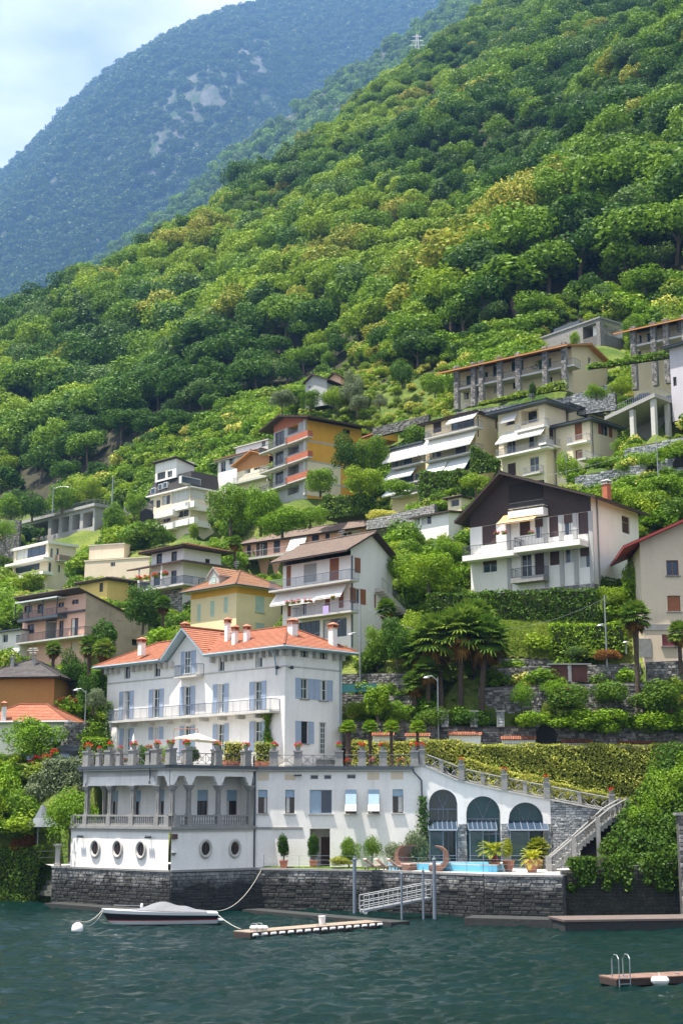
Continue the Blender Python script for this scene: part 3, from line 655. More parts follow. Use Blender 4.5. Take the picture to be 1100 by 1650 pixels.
def tiled(mb, e0, e1, t1, t0, course=.36, lift=.05):
    e0, e1, t0, t1 = map(Vector, (e0, e1, t0, t1)); up = (e1 - e0).cross(t0 - e0 if (t0 - e0).length > .01 else t1 - e0).normalized()
    if up.z < 0: up = -up
    d = (e1 - e0).normalized(); Ls = ((t0 + t1) / 2 - (e0 + e1) / 2).length; n = max(2, int(Ls / course))
    for i in range(n):
        f0, f1 = i / n, (i + 1) / n; a, b = e0.lerp(t0, f0), e1.lerp(t1, f0); c, g = e1.lerp(t1, f1), e0.lerp(t0, f1)
        U = lambda p: ((p - e0).dot(d), (p - e0 - d * (p - e0).dot(d)).length)
        a2, b2 = a + up * lift, b + up * lift; k = up * lift * .2
        mb.quad(a2, b2, c + k, g + k, uv=[U(a), U(b), U(c), U(g)]); mb.quad(a + up * 0.001, b + up * .001, b2, a2, uv=[U(a)] * 4)
VOLS = []
class Vol:
    def __init__(s, root, crop, cx, cyb, Y, al, xl=None, xr=None, yt=0, wa=None, wb=None, La=None, Lb=None, H=None, base=0):
        s.root, s.crop, s.al = root, crop, al; a = R_(al); c = P(*crop(cx, cyb), Y)
        s.c = c; s.fA = Fr(c, (-math.cos(a), math.sin(a), 0), (-math.sin(a), -math.cos(a), 0)); s.fB = Fr(c, (math.sin(a), math.cos(a), 0), (math.cos(a), -math.sin(a), 0))
        s.La = La or s.fA.uv(*crop(xl, (cyb + yt) / 2))[0]; s.Lb = Lb or s.fB.uv(*crop(xr, (cyb + yt) / 2))[0]; s.H = H or s.fA.uv(*crop(cx, yt))[1]
        s.wa, s.wb = wa, wb or wa
        s.A = Face(root, s.fA, crop, 0, s.La, -base, s.H, wa); s.B = Face(root, s.fB, crop, 0, s.Lb, -base, s.H, s.wb); s.base = base; VOLS.append(s)
    def loc(s, a, b, z): return s.c + s.fA.U * a + s.fB.U * b + Vector((0, 0, z))
    def finish(s):
        s.A.finish(); s.B.finish(); m = MB(); q = s.loc; b = -s.base
        m.quad(q(s.La, 0, b), q(s.La, s.Lb, b), q(s.La, s.Lb, s.H), q(s.La, 0, s.H)); m.quad(q(s.La, s.Lb, b), q(0, s.Lb, b), q(0, s.Lb, s.H), q(s.La, s.Lb, s.H))
        m.quad(q(0, 0, s.H), q(s.La, 0, s.H), q(s.La, s.Lb, s.H), q(0, s.Lb, s.H)); m.build('back_wall', s.wb, s.root)
    def hip(s, over=.6, rise=2, tm=None, under=None, th=.16, gut=None, z=0, cut=None):
        q = s.loc; a0, a1, b0, b1 = -over, s.La + over, -over, s.Lb + over; H = s.H + z; un = under or slabm
        h = (b1 - b0) / 2 if s.La >= s.Lb else (a1 - a0) / 2
        if s.La >= s.Lb: r0, r1 = (a0 + h, (b0 + b1) / 2), (a1 - h, (b0 + b1) / 2)
        else: r0, r1 = ((a0 + a1) / 2, b0 + h), ((a0 + a1) / 2, b1 - h)
        m = MB()
        for x0, x1, y0, y1 in (((a0, a1, b0, b1),) if not cut else ((a0, a1, .01, b1), (a0, cut[0], b0, .01), (cut[1], a1, b0, .01))):
            m.hexa([q(x0, y0, H), q(x1, y0, H), q(x1, y1, H), q(x0, y1, H), q(x0, y0, H + th), q(x1, y0, H + th), q(x1, y1, H + th), q(x0, y1, H + th)])
        ro = m.build('roof', un, s.root); t = MB(); z0, z1 = H + th + .004, H + th + rise; e = .05
        c00, c10, c11, c01 = (q(a0 - e, b0 - e, z0), q(a1 + e, b0 - e, z0), q(a1 + e, b1 + e, z0), q(a0 - e, b1 + e, z0)); p0, p1 = q(*r0, z1), q(*r1, z1)
        if cut:
            rz = lambda a: q(a, r0[1], z1); fz = lambda a: q(a, b0 - e, z0); mz = z0 + rise * over / (r0[1] - b0)
            tiled(t, c00, fz(cut[0]), rz(cut[0]), p0); tiled(t, fz(cut[1]), c10, p1, rz(cut[1])); tiled(t, q(cut[0], 0, mz), q(cut[1], 0, mz), rz(cut[1]), rz(cut[0]))
        elif s.La >= s.Lb: tiled(t, c00, c10, p1, p0)
        if s.La >= s.Lb: tiled(t, c11, c01, p0, p1); tiled(t, c01, c00, p0, p0); tiled(t, c10, c11, p1, p1)
        else: tiled(t, c00, c10, p0, p0); tiled(t, c11, c01, p1, p1); tiled(t, c01, c00, p0, p1); tiled(t, c10, c11, p1, p0)
        t.build('roof_tiles', tm or tile_b, ro)
        rd = MB()
        for a, b in ((p0, p1), (c00, p0), (c01, p0 if s.La >= s.Lb else p1), (c10, p1 if s.La >= s.Lb else p0), (c11, p1)):
            if (a - b).length > .1: rd.tube([a + Vector((0, 0, .04)), b + Vector((0, 0, .06))], .11, 6)
        rd.build('ridge_tiles', tm or tile_b, ro)
        if gut:
            g = MB(); zz = H + th * .6
            ring = [q(a0 - .08, b0 - .08, zz), q(a1 + .08, b0 - .08, zz), q(a1 + .08, b1 + .08, zz), q(a0 - .08, b1 + .08, zz)]
            for i in range(4):
                if i == 0 and cut: g.tube([ring[0], q(cut[0], b0 - .08, zz)], .1, 6).tube([q(cut[1], b0 - .08, zz), ring[1]], .1, 6)
                else: g.tube([ring[i], ring[(i + 1) % 4]], .1, 6)
            g.build('gutter', gut, ro)
        s.top = H + th; return ro
    def prof(s, face, pts, tm=None, under=None, th=.2, of=.6, ob=.4, fill=None, depth=None):
        """pts: roof line (u, v) on a face, carried back over the building"""
        fr, D = (s.fA, s.Lb) if face == 'A' else (s.fB, s.La); D = depth or D; un = under or darkwood
        m = MB(); t = MB()
        for (u0, v0), (u1, v1) in zip(pts, pts[1:]):
            up = Vector((0, 0, th)); a, b = fr.pt(u0, v0, of), fr.pt(u1, v1, of); c, d = fr.pt(u1, v1, -D - ob), fr.pt(u0, v0, -D - ob)
            m.hexa([a, b, c, d, a + up, b + up, c + up, d + up])
            k = Vector((0, 0, th + .006))
            if v0 <= v1: tiled(t, a + k, d + k, c + k, b + k)
            else: tiled(t, b + k, c + k, d + k, a + k)
        ro = m.build('roof', un, s.root); t.build('roof_tiles', tm or tile_b, ro)
        pk = max(pts, key=lambda p: p[1]); k = Vector((0, 0, th + .06)); MB().tube([fr.pt(*pk, of) + k, fr.pt(*pk, -D - ob) + k], .12, 6).build('ridge_tiles', tm or tile_b, ro)
        # gable wall
        L_ = s.La if face == 'A' else s.Lb
        line = [(u, v) for u, v in pts if 0 < u < L_]; iv = lambda u: float(np.interp(u, [p[0] for p in pts], [p[1] for p in pts]))
        ring = [(0, s.H)] + [(0, max(s.H, iv(0)))] + line + [(L_, max(s.H, iv(L_)))] + [(L_, s.H)]
        for w in (0, -D): MB().poly([fr.pt(u, v, w - .001 if w else 0) for u, v in ring]).build('gable_wall', fill or (s.wa if face == 'A' else s.wb), s.root)
        return ro
    def gable(s, face, over=.6, rise=2, peak=.5, **kw):
        L_ = s.La if face == 'A' else s.Lb; pk = L_ * peak; sl0, sl1 = rise / pk, rise / (L_ - pk)
        return s.prof(face, [(-over, s.H - over * sl0), (pk, s.H + rise), (L_ + over, s.H - over * sl1)], **kw)
    def shed(s, face, v0, v1, over=.5, **kw):
        L_ = s.La if face == 'A' else s.Lb; sl = (v1 - v0) / L_
        return s.prof(face, [(-over, v0 - over * sl), (L_ + over, v1 + over * sl)], **kw)
    def flat(s, over=.3, th=.25, mt=None, z=0, name='roof'):
        q = s.loc; a0, a1, b0, b1 = -over, s.La + over, -over, s.Lb + over; H = s.H + z + .003
        return MB().hexa([q(a0, b0, H), q(a1, b0, H), q(a1, b1, H), q(a0, b1, H), q(a0, b0, H + th), q(a1, b0, H + th), q(a1, b1, H + th), q(a0, b1, H + th)]).build(name, mt or slabm, s.root)
def chimney(root, fr0, px0, px1, pyt, pyb, Y, mt=None, cap=None, al=45, cap_h=.5):
    """chimney whose front face spans px0..px1 in the picture at distance Y"""
    c0, c1 = P(px0, pyb, Y), P(px1, pyb, Y); w = (c1.x - c0.x) / 1.35; t = P(px0, pyt, Y).z; b = c0.z - .6; c = Vector(((c0.x + c1.x) / 2, c0.y + w / 2, 0))
    a = R_(al); U = Vector((math.cos(a), math.sin(a), 0)); N_ = Vector((math.sin(a), -math.cos(a), 0)); f = Fr(c, U, N_); h = w / 2; tc = t - cap_h
    o = MB().box(f, -h, h, b, tc, -h, h).build('chimney', mt or white_pl, root)
    m = MB()
    for su in (-1, 1):
        for sw in (-1, 0, 1): m.box(f, su * h - .05, su * h + .05, tc, tc + .22, sw * h * .9 - .05, sw * h * .9 + .05)
    m.box(f, -h - .08, h + .08, tc - .06, tc + .003, -h - .08, h + .08); m.box(f, -h - .1, h + .1, tc + .22, tc + .28, -h - .1, h + .1)
    q = lambda u, v, w_: f.pt(u, v, w_); e = h + .12; z = tc + .283; zt = t
    m.add([q(-e, z, -e), q(e, z, -e), q(e, z, e), q(-e, z, e), q(0, zt, -e * .3), q(0, zt, e * .3)], [(0, 1, 2, 3), (0, 1, 4), (2, 3, 5), (1, 2, 5, 4), (3, 0, 4, 5)])
    m.build('chimney_cap', cap or terracotta, o); return o
def root_at(name, label, cat, px, py, Y, group=None): return empty(name, P(px, py, Y), label, cat, group)
def stones(mb_list, rng, fr, u0, u1, vb, vt, ch=(.28, .42), cl=(.4, .95), gap=.03, w=0, pro=.07, vtop=None):
    """coursed stones over a wall face; returns a list of (u, v, lu, lv)"""
    out = []; v = vb
    while v < vt - .08:
        h = min(rng.uniform(*ch), vt - v); u = u0 - rng.uniform(0, .4)
        while u < u1:
            l = rng.uniform(*cl); a, b = max(u, u0), min(u + l, u1)
            if b - a > .12 and (vtop is None or v + h < vtop((a + b) / 2) + .02): out.append((a + gap / 2, b - gap / 2, v + gap / 2, v + h - gap / 2))
            u += l
        v += h
    return out
def stone_box(mb, fr, a, b, c, d, w, p, rng):
    k = min(.05, (b - a) * .15, (d - c) * .15); j = lambda: rng.uniform(-.018, .018)
    back = [fr.pt(a, c, w - .05), fr.pt(b, c, w - .05), fr.pt(b, d, w - .05), fr.pt(a, d, w - .05)]
    mid = [fr.pt(a + j(), c + j(), w + p * .5), fr.pt(b + j(), c + j(), w + p * .5), fr.pt(b + j(), d + j(), w + p * .5), fr.pt(a + j(), d + j(), w + p * .5)]
    top = [fr.pt(a + k, c + k, w + p), fr.pt(b - k, c + k, w + p), fr.pt(b - k, d - k, w + p), fr.pt(a + k, d - k, w + p)]
    f = [(0, 1, 5, 4), (1, 2, 6, 5), (2, 3, 7, 6), (3, 0, 4, 7), (4, 5, 9, 8), (5, 6, 10, 9), (6, 7, 11, 10), (7, 4, 8, 11), (8, 9, 10, 11)]
    if fr.left: f = [tuple(reversed(x)) for x in f]
    mb.add(back + mid + top, f)
def stone_wall(label, p0, p1, h, mt=None, seed=1, depth=.5, ch=(.14, .30), cl=(.18, .55), cap=None, parent=None, name='retaining_wall', zb=None, vtop=None, group=None):
    """rubble wall from p0 to p1 (top corners, left to right), h high"""
    rng = random.Random(seed); p0, p1 = Vector(p0), Vector(p1); zt = max(p0.z, p1.z); fr, L_ = fr_line(Vector((p0.x, p0.y, zt - h)), Vector((p1.x, p1.y, zt - h)))
    vt = lambda u: (p0.z + (p1.z - p0.z) * u / L_) - (zt - h)
    r = parent or empty(name, fr.o, label, 'wall', group)
    m = MB(); m.add([fr.pt(0, 0, 0), fr.pt(L_, 0, 0), fr.pt(L_, vt(L_), 0), fr.pt(0, vt(0), 0), fr.pt(0, 0, -depth), fr.pt(L_, 0, -depth), fr.pt(L_, vt(L_), -depth), fr.pt(0, vt(0), -depth)], [(0, 1, 2, 3), (7, 6, 5, 4), (3, 2, 6, 7), (0, 3, 7, 4), (1, 5, 6, 2)])
    m.build('wall_core', mortar, r); s = MB()
    for a, b, c, d in stones(None, rng, fr, 0, L_, 0, h, ch, cl, vtop=vt): stone_box(s, fr, a, b, c, d, 0, rng.uniform(.02, .09), rng)
    o = s.build('stones', mt or garden_st, r); o['kind'] = 'stuff'
    if cap:
        c = MB(); n = max(1, int(L_ / 1.1))
        for i in range(n):
            a, b = L_ * i / n + .01, L_ * (i + 1) / n - .01; z0, z1 = vt(a), vt(b); e = .07
            c.hexa([fr.pt(a, z0, e), fr.pt(b, z1, e), fr.pt(b, z1, -depth - e), fr.pt(a, z0, -depth - e), fr.pt(a, z0 + .12, e), fr.pt(b, z1 + .12, e), fr.pt(b, z1 + .12, -depth - e), fr.pt(a, z0 + .12, -depth - e)])
        c.build('coping', cap, r)
    return r

def house_boxes():
    out = []
    for v in VOLS:
        ps = [proj(v.loc(a, b, z)) for a in (0, v.La) for b in (0, v.Lb) for z in (2.0, v.H)]
        out.append((min(p[0] for p in ps) - 6, max(p[0] for p in ps) + 6, min(p[1] for p in ps) - 4, max(p[1] for p in ps), v.c.y))
    return np.array(out)
def clear_of_houses(x, y, z, h):
    """False where a plant would stand in a house or hide its front"""
    HB = house_boxes(); ok = np.ones(len(x), bool)
    for f in (.25, .7, 1.0):
        zz = z + h * f; yy = y * _c + (zz - CAMZ) * _s; sx = CX + F * x / yy; sy = CY - F * ((zz - CAMZ) * _c - y * _s) / yy
        for b in HB: ok &= ~((sx > b[0]) & (sx < b[1]) & (sy > b[2]) & (sy < b[3]) & (y < b[4] + 14))
    for v in VOLS:
        dx, dy = x - v.c.x, y - v.c.y; a = dx * v.fA.U.x + dy * v.fA.U.y; b = dx * v.fB.U.x + dy * v.fB.U.y
        ok &= ~((a > -1.2) & (a < v.La + 1.2) & (b > -1.2) & (b < v.Lb + 1.2))
    return ok
# ------------------------------------------------------------------ lake wall, garden floor
ZQ, ZT = 3.3, 11.65
C1, C2, C3, C4, C5, C6, C7, C8 = (Crop(60, 980, 3.667), Crop(320, 980, 3.667), Crop(70, 1190, 3.548), Crop(360, 1190, 3.548), Crop(620, 1160, 4.583), Crop(820, 1160, 3.929), Crop(60, 1420, 1.897), Crop(560, 1360, 2.037))
Q0, K = G(85, 1395, ZQ), G(275, 1402.3, ZQ); M_ = P(411, 1397, 118); M_.z = ZQ; N_pt = P(662, 1397, 117.6); N_pt.z = ZQ
R1 = G(411, 1398.5, ZQ); R2 = G(600, 1401.5, ZQ); R3 = G(779, 1408, ZQ); R4 = G(905, 1410, ZQ)
rq = random.Random(3)
qw = empty('lake_wall', Vector((K.x, K.y, 0)), 'weathered stone lake wall carrying the villa garden, dark with algae below', 'wall')
cand = []
for p, q in ((Q0, K), (K, R1), (R1, R2), (R2, R3), (R3 + Vector((.0, -.35, 0)), R4 + Vector((0, -.35, 0)))):
    fr, L_ = fr_line(Vector((p.x, p.y, -.8)), Vector((q.x, q.y, -.8)))
    MB().box(fr, 0, L_, 0, ZQ + .8 - .16, -1.2, 0).build('wall_core', mortar, qw)
    m = MB(); n = max(1, int(L_ / 1.3))
    for i in range(n): m.box(fr, L_ * i / n + .008, L_ * (i + 1) / n - .008, ZQ + .8 - .157, ZQ + .8, -.7, .14 + rq.uniform(-.015, .015))
    m.build('coping', greystone, qw)
    for st in stones(None, rq, fr, 0, L_, .3, ZQ + .8 - .17, (.2, .36), (.3, .95)): cand.append((st, fr))
cand.sort(key=lambda c: -c[0][2] * 2 - (c[0][1] - c[0][0]) * (c[0][3] - c[0][2]))
rest_st = MB()
for i, ((a, b, c, d), fr) in enumerate(cand):
    if i < 295:
        m = MB(); stone_box(m, fr, a, b, c, d, 0, rq.uniform(.03, .1), rq); m.build('stone', quaystone, qw)
    else: stone_box(rest_st, fr, a, b, c, d, 0, rq.uniform(.03, .1), rq)
o = rest_st.build('stones', quaystone, qw); o['kind'] = 'stuff'
fr, L_ = fr_line(G(82, 1455, .35), G(275, 1470, .35)); MB().box(fr, -.4, L_ + .2, -1.2, 0, -1.5, .35).build('wall_footing', quaystone, qw)
fr, L_ = fr_line(G(395, 1465, .3), G(634, 1486, .3)); MB().box(fr, 0, L_, -1.2, 0, -1.6, .25).build('wall_footing', quaystone, qw)
fr, L_ = fr_line(G(750, 1478, .55), G(905, 1482, .55)); MB().box(fr, 0, L_, -1.4, 0, -2.5, .5).build('wall_footing', quaystone, qw)
# ground of the garden
gm = MB(); gz = ZQ - .02
gp = [Q0, K, R1, R2, R3, R4, P(1010, 1400, 113), P(1010, 1400, 124), P(640, 1400, 124), P(470, 1400, 130), P(60, 1400, 130)]
gm.poly([Vector((p.x, p.y, gz)) for p in gp]); gm.build('garden_terrace', paving, None, 'pale paved ground of the lakeside pool garden', 'ground', kind='structure')
lw = MB(); lp = [G(425, 1397.3, ZQ + .03), G(598, 1400.5, ZQ + .03), P(640, 1400, 117.3), P(425, 1397, 117.9)]
lw.poly([Vector((p.x, p.y, ZQ + .02)) for p in lp]); lw.build('lawn', grassm, None, 'small strip of bright lawn in front of the boathouse', 'lawn', kind='structure')
rng = np.random.default_rng(5); n = 5000
ab = rng.uniform(0, 1, (n, 2)); A_ = np.array([lp[0].lerp(lp[1], a).lerp(lp[3].lerp(lp[2], a), b) for a, b in ab]); A_[:, 2] = ZQ + .05
V, Qd = leaves(rng, A_, np.tile([0, -.9, .3], (n, 1)), .07, .5, .25); foliage_obj('grass', V, Qd, LF['bright'], (A_[0]), 'short bright grass of the lakeside lawn', 'grass', kind='stuff')

# ------------------------------------------------------------------ lower lakeside house with loggia (under the terrace)
bh = empty('lakeside_house', K, 'white lower house with columned loggia and round windows above the lake wall', 'house')
UA = (Q0 - K); UA.z = 0; UA.normalize(); fA = Fr(K + UA * .3, UA, Vector((-UA.y, UA.x, 0)) if Vector((-UA.y, UA.x, 0)).y < 0 else Vector((UA.y, -UA.x, 0)))
fK, LK = fr_line(K, M_); fN, LN = fr_line(M_, N_pt)
LA = fA.uv(114.5, 1360)[0]; zf = 6.5 - ZQ; zc = 11.25 - ZQ
bA = Face(bh, fA, C3, 0, LA, 0, zf, white_pl); bA.finish(); bK = Face(bh, fK, C3, 0, LK, 0, zf, white_pl); bK.finish()
m = MB(); bl = fA.pt(LA, 0); bb = bl - fA.N * 9; m.quad(bl, bb, bb + Vector((0, 0, zf)), bl + Vector((0, 0, zf))); m.build('wall', white_pl, bh)
def porthole(face, px, py, rx=.62, ry=.78):
    u, v = face.fr.uv(px, py); fr = face.fr; m = MB(); n = 24; prof = [(1.0, .003), (1.02, .10), (.92, .17), (.74, .15), (.66, .03)]
    vs = []; 
    for s, w in prof:
        for k in range(n): a = 6.283 * k / n; vs.append(fr.pt(u + rx * s * math.cos(a), v + ry * s * math.sin(a), w))
    m.add(vs, [(i * n + k, i * n + (k + 1) % n, (i + 1) * n + (k + 1) % n, (i + 1) * n + k) for i in range(len(prof) - 1) for k in range(n)])
    o = m.build('round_window', lightstone, bh, smooth=True)
    MB().poly([fr.pt(u + rx * .67 * math.cos(6.283 * k / n), v + ry * .67 * math.sin(6.283 * k / n), .028) for k in range(n)]).build('pane', gdark, o)
    g = MB(); g.box(fr, u - .03, u + .03, v - ry * .66, v + ry * .66, .03, .07).box(fr, u - rx * .4, u - rx * .34, v - ry * .5, v + ry * .5, .03, .06).box(fr, u + rx * .34, u + rx * .4, v - ry * .5, v + ry * .5, .03, .06); g.build('frame', framed, o)
for px, py in ((154.5, 1367), (190.5, 1367.5), (228, 1369)): porthole(bA, px, py)
for px, py in ((331, 1367.5), (378, 1367)): porthole(bK, px, py)
# floor band, loggia floor
def off_corner(f0, f1, w):      # corner of two planes moved by w
    a, b = f0.pt(0, 0, w), f1.pt(0, 0, w); d, e = f0.U, f1.U; den = d.x * e.y - d.y * e.x; t = ((b.x - a.x) * e.y - (b.y - a.y) * e.x) / den
    return a + d * t
def band2(name, mt, z0, z1, w0, w1, parent=bh, la=LA, lk=LK):
    c0, c1 = off_corner(fA, fK, w0), off_corner(fA, fK, w1); zz = lambda p, z: Vector((p.x, p.y, ZQ + z)); m = MB()
    for a0, a1 in ((fA.pt(la, 0, w0), fA.pt(la, 0, w1)), (fK.pt(lk, 0, w0), fK.pt(lk, 0, w1))):
        r = [c0, c1, a1, a0]; m.prism([zz(p, z0) for p in r], [zz(p, z1) for p in r])
    return m.build(name, mt, parent)
band2('loggia_floor', greystone, zf + .002, zf + .22, -2.6, .22)
band2('string_course', lightstone, zf - .22, zf, .002, .07)
band2('loggia_ceiling', white_pl, zc - .2, zc - .01, -2.6, -.36, la=fA.uv(140, 1290, -.1)[0])
# loggia back walls
colsA = [fA.uv(p, 1290, -.1)[0] for p in (140, 177.5, 214, 254.5)]
ci = off_corner(fA, fK, -2.3); ua = (ci - fA.o).dot(fA.U); uk = (ci - fK.o).dot(fK.U)
la_ = Face(bh, fA.moved(0, 0, -2.3), C3, ua, colsA[0] - 1.2, zf + .2, zc, white_pl); lk_ = Face(bh, fK.moved(0, 0, -2.3), C3, uk, LK, zf + .2, zc, white_pl)
for a, b, c, d in ((392, 298, 427, 440), (524, 296, 556, 440), (664, 292, 690, 440)): la_.win(a, b, c, d, frame=framed, nx=1, blind=.42)
for a, b, c, d in ((880, 294, 941, 440), (1048, 294, 1108, 440)): lk_.win(a, b, c, d, frame=framed, nx=2, blind=.4)
la_.finish(); lk_.finish()
MB().quad(lk_.fr.pt(LK, zf), fK.pt(LK, zf), fK.pt(LK, zc), lk_.fr.pt(LK, zc)).build('wall', white_pl, bh)
e0 = la_.fr.pt(colsA[0] - 1.2, zf); e1 = e0 - fA.N * 6; MB().quad(e0, e1, e1 + Vector((0, 0, zc - zf)), e0 + Vector((0, 0, zc - zf))).build('wall', white_pl, bh)
# frieze with scalloped arches between the columns
colsA = [fA.uv(p, 1290, -.1)[0] for p in (140, 177.5, 214, 254.5)]; colsK = [fK.uv(p, 1290, -.1)[0] for p in (305, 352.6, 402.5)]
zs_ = 10.05 - ZQ; zh = 10.80 - ZQ
def frieze(fr, us, u0, u1):
    m = MB()
    for w0, w1 in ((-.36, 0),):
        edges = [u0] + us + [u1]
        for a, b in zip(edges, edges[1:]):
            L_ = b - a
            if L_ < .5: m.box(fr, a, b, zs_, zc, w0, w1); continue
            s = min(.28, L_ * .2); pr = [(0, 0), (s * .75, 0), (s * .8, .12), (s * 1.0, .24), (s * 1.35, .30), (s * 1.45, .45), (s * 1.75, .62), (s * 2.2, .74)]
            low = [(a + x, zs_ + y) for x, y in pr] + [(b - x, zs_ + y) for x, y in reversed(pr)]
            for (ua_, va), (ub, vb) in zip(low, low[1:]):
                if ub - ua_ < 1e-4: continue
                m.hexa([fr.pt(ua_, va, w1), fr.pt(ub, vb, w1), fr.pt(ub, vb, w0), fr.pt(ua_, va, w0), fr.pt(ua_, zc, w1), fr.pt(ub, zc, w1), fr.pt(ub, zc, w0), fr.pt(ua_, zc, w0)])
    return m.build('scalloped_frieze', white_pl, bh)
frieze(fA, colsA, .12, colsA[0] + .4); frieze(fK, colsK, .0, LK)
# columns
def column(c, zb, zt, nm='column', par=bh):
    m = MB(); c = Vector((c.x, c.y, 0)); f = Fr(c, fA.U, fA.N)
    m.box(f, -.22, .22, zb, zb + .12, -.22, .22).box(f, -.19, .19, zb + .12, zb + .2, -.19, .19)
    for dx, dy in ((-.1, -.1), (.1, -.1), (.1, .1), (-.1, .1)): m.lathe(f.pt(dx, 0, dy), [(.1, zb + .2), (.085, zb + .5), (.08, zt - .45), (.1, zt - .42)], 8)
    m.box(f, -.2, .2, zt - .42, zt - .34, -.2, .2).box(f, -.25, .25, zt - .34, zt - .2, -.25, .25).box(f, -.32, .32, zt - .2, zt - .08, -.28, .28).box(f, -.38, .38, zt - .08, zt, -.32, .32)
    return m.build(nm, greystone, par)
zl = ZQ + zf + .22
cpos = [fA.pt(u, 0, -.18) for u in colsA] + [off_corner(fA, fK, -.2)] + [fK.pt(u, 0, -.18) for u in colsK]
for c in cpos: column(c, zl + .85, ZQ + zs_ + .004)
column(fA.pt(colsA[0] + .2, 0, -2.4), zl, ZQ + zs_)
MB().box(fA, colsA[0] + .05, colsA[0] + .35, zs_, zc, -2.6, -.36).build('beam', white_pl, bh)
# balustrade
bal_me = MB().lathe((0, 0, 0), [(.075, 0), (.075, .05), (.045, .1), (.075, .25), (.05, .42), (.04, .55), (.07, .6), (.07, .64)], 8).mesh('baluster', smooth=False); bal_me.materials.append(greystone)
def balustrade(fr, peds, w, ends):
    m = MB(); a, b = min(peds + ends), max(peds + ends); zb = zf + .222
    m.box(fr, a, b, zb, zb + .14, w - .14, w + .14).box(fr, a, b, zb + .78, zb + .92, w - .15, w + .15); p = m.build('balustrade', greystone, bh)
    ps = sorted(peds + ends)
    for u in ps: MB().box(fr, u - .24, u + .24, zb + .001, zb + .86, w - .19, w + .19).build('pedestal', greystone, p)
    for u0, u1 in zip(ps, ps[1:]):
        n = max(1, int((u1 - u0 - .5) / .235))
        for i in range(n):
            u = u0 + .25 + (u1 - u0 - .5) * (i + .5) / n; o = bpy.data.objects.new('baluster', bal_me); link(o, p); o.location = fr.pt(u, zb + .14, w) - wloc(p)
balustrade(fA, colsA, -.1, [.25, LA - .15]); balustrade(fK, colsK, -.1, [.45])
# right part of the front
bN = Face(bh, fN, C4, 0, LN, 0, zc, white_pl)
for a, b, c, d, bl_ in ((198, 293, 251, 428, .29), (353, 293, 406, 428, .29), (966, 290, 1026, 425, .27)): bN.win(a, b, c, d, frame=framed, nx=2, blind=bl_, sill=lightstone)
bN.win(493, 293, 620, 429, pane=gblue, frame=bluesh, nx=2, sill=lightstone); u_ = bN.rect(496, 293, 553, 429); MB().box(fN, u_[0], u_[1], u_[2] + .02, u_[3] - .02, -.15, -.11).build('sliding_panel', blindm, bh)
for x in (697, 827):
    bN.win(x, 292, x + 62, 430, frame=framed, nx=2, sill=lightstone)
    a, b, c, d = bN.rect(x, 292, x + 62, 430); m = MB(); h = (d - c) * .62
    m.hexa([fN.pt(a, d, .02), fN.pt(b, d, .02), fN.pt(b, d - h, .5), fN.pt(a, d - h, .5), fN.pt(a, d, .045), fN.pt(b, d, .045), fN.pt(b, d - h, .53), fN.pt(a, d - h, .53)]); m.build('sunshade', blindm, bh)
    m = MB(); m.hexa([fN.pt(a, d - h, .5), fN.pt(b, d - h, .5), fN.pt(b, d - h - .55, .95), fN.pt(a, d - h - .55, .95), fN.pt(a, d - h, .53), fN.pt(b, d - h, .53), fN.pt(b, d - h - .53, .98), fN.pt(a, d - h - .53, .98)]); m.build('sunshade_flap', awn, bh)
for a, b, c, d in ((495, 207, 543, 235), (572, 207, 618, 235), (703, 204, 757, 232)): bN.win(a, b, c, d, nx=1, frame=framew, pane=gblue, sur=None)
for a, b, c, d in ((195, 198, 260, 240), (350, 203, 412, 238), (822, 196, 890, 236), (956, 192, 1027, 234)):
    q = bN.rect(a, b, c, d); MB().box(fN, q[0], q[1], q[2], q[3], .002, .012).build('plaster_panel', beige, bh)
rc = bN.recess(493, 515, 608, 735, 3.5); MB().box(rc.fr, rc.u1 - .9, rc.u1 - .02, rc.v0, rc.v0 + 2.4, .002, .05).build('passage_door', framed, bh)
bN.finish()
q = bN.rect(150, 506, 452, 518); MB().box(fN, 0, q[1], q[2], q[3], .002, .1).build('string_course', greystone, bh)
# downpipes and lamps
for fr, px, y0, y1 in ((fN, 411.5, 1240, 1397), (fN, 409.5, 1218, 1252)):
    u, v1 = fr.uv(px, y0); v0 = fr.uv(px, y1)[1]; MB().tube([fr.pt(u, v1, .14), fr.pt(u, max(v0, 0), .14)], .075, 8).build('downpipe', darktrim, bh)
for px, py in ((137, 1240), (246, 1240)):
    u, v = fA.uv(px, py); MB().tube([fA.pt(u, v + .2, .3), fA.pt(u, v - .6, .25), fA.pt(u + .3, v - 1.1, .05)], .07, 6).build('drain_spout', darktrim, bh)
for fr, px, py in ((fA, 134, 1347), (fA, 243.5, 1348), (fN, 480, 1248.5)):
    u, v = fr.uv(px, py); m = MB(); m.tube([fr.pt(u, v, 0), fr.pt(u, v, .35)], .03, 5)
    for s in (-1, 0, 1): m.lathe(fr.pt(u + s * .22, v - .12, .35), [(.1, 0), (.12, .1), (.05, .2)], 8)
    m.tube([fr.pt(u - .25, v, .33), fr.pt(u + .25, v, .33)], .025, 5); m.build('wall_lamp', iron, bh)
u, v = fK.uv(275.5, 1350); m = MB(); m.box(fK, .02, .42, v - .1, v + .3, .01, .3); m.build('meter_box', framed, bh)
u, v = fK.uv(275.5, 1376); MB().lathe(fK.pt(.2, v, .12), [(.03, -.15), (.2, .05), (.22, .1)], 8).build('corner_corbel', greystone, bh)
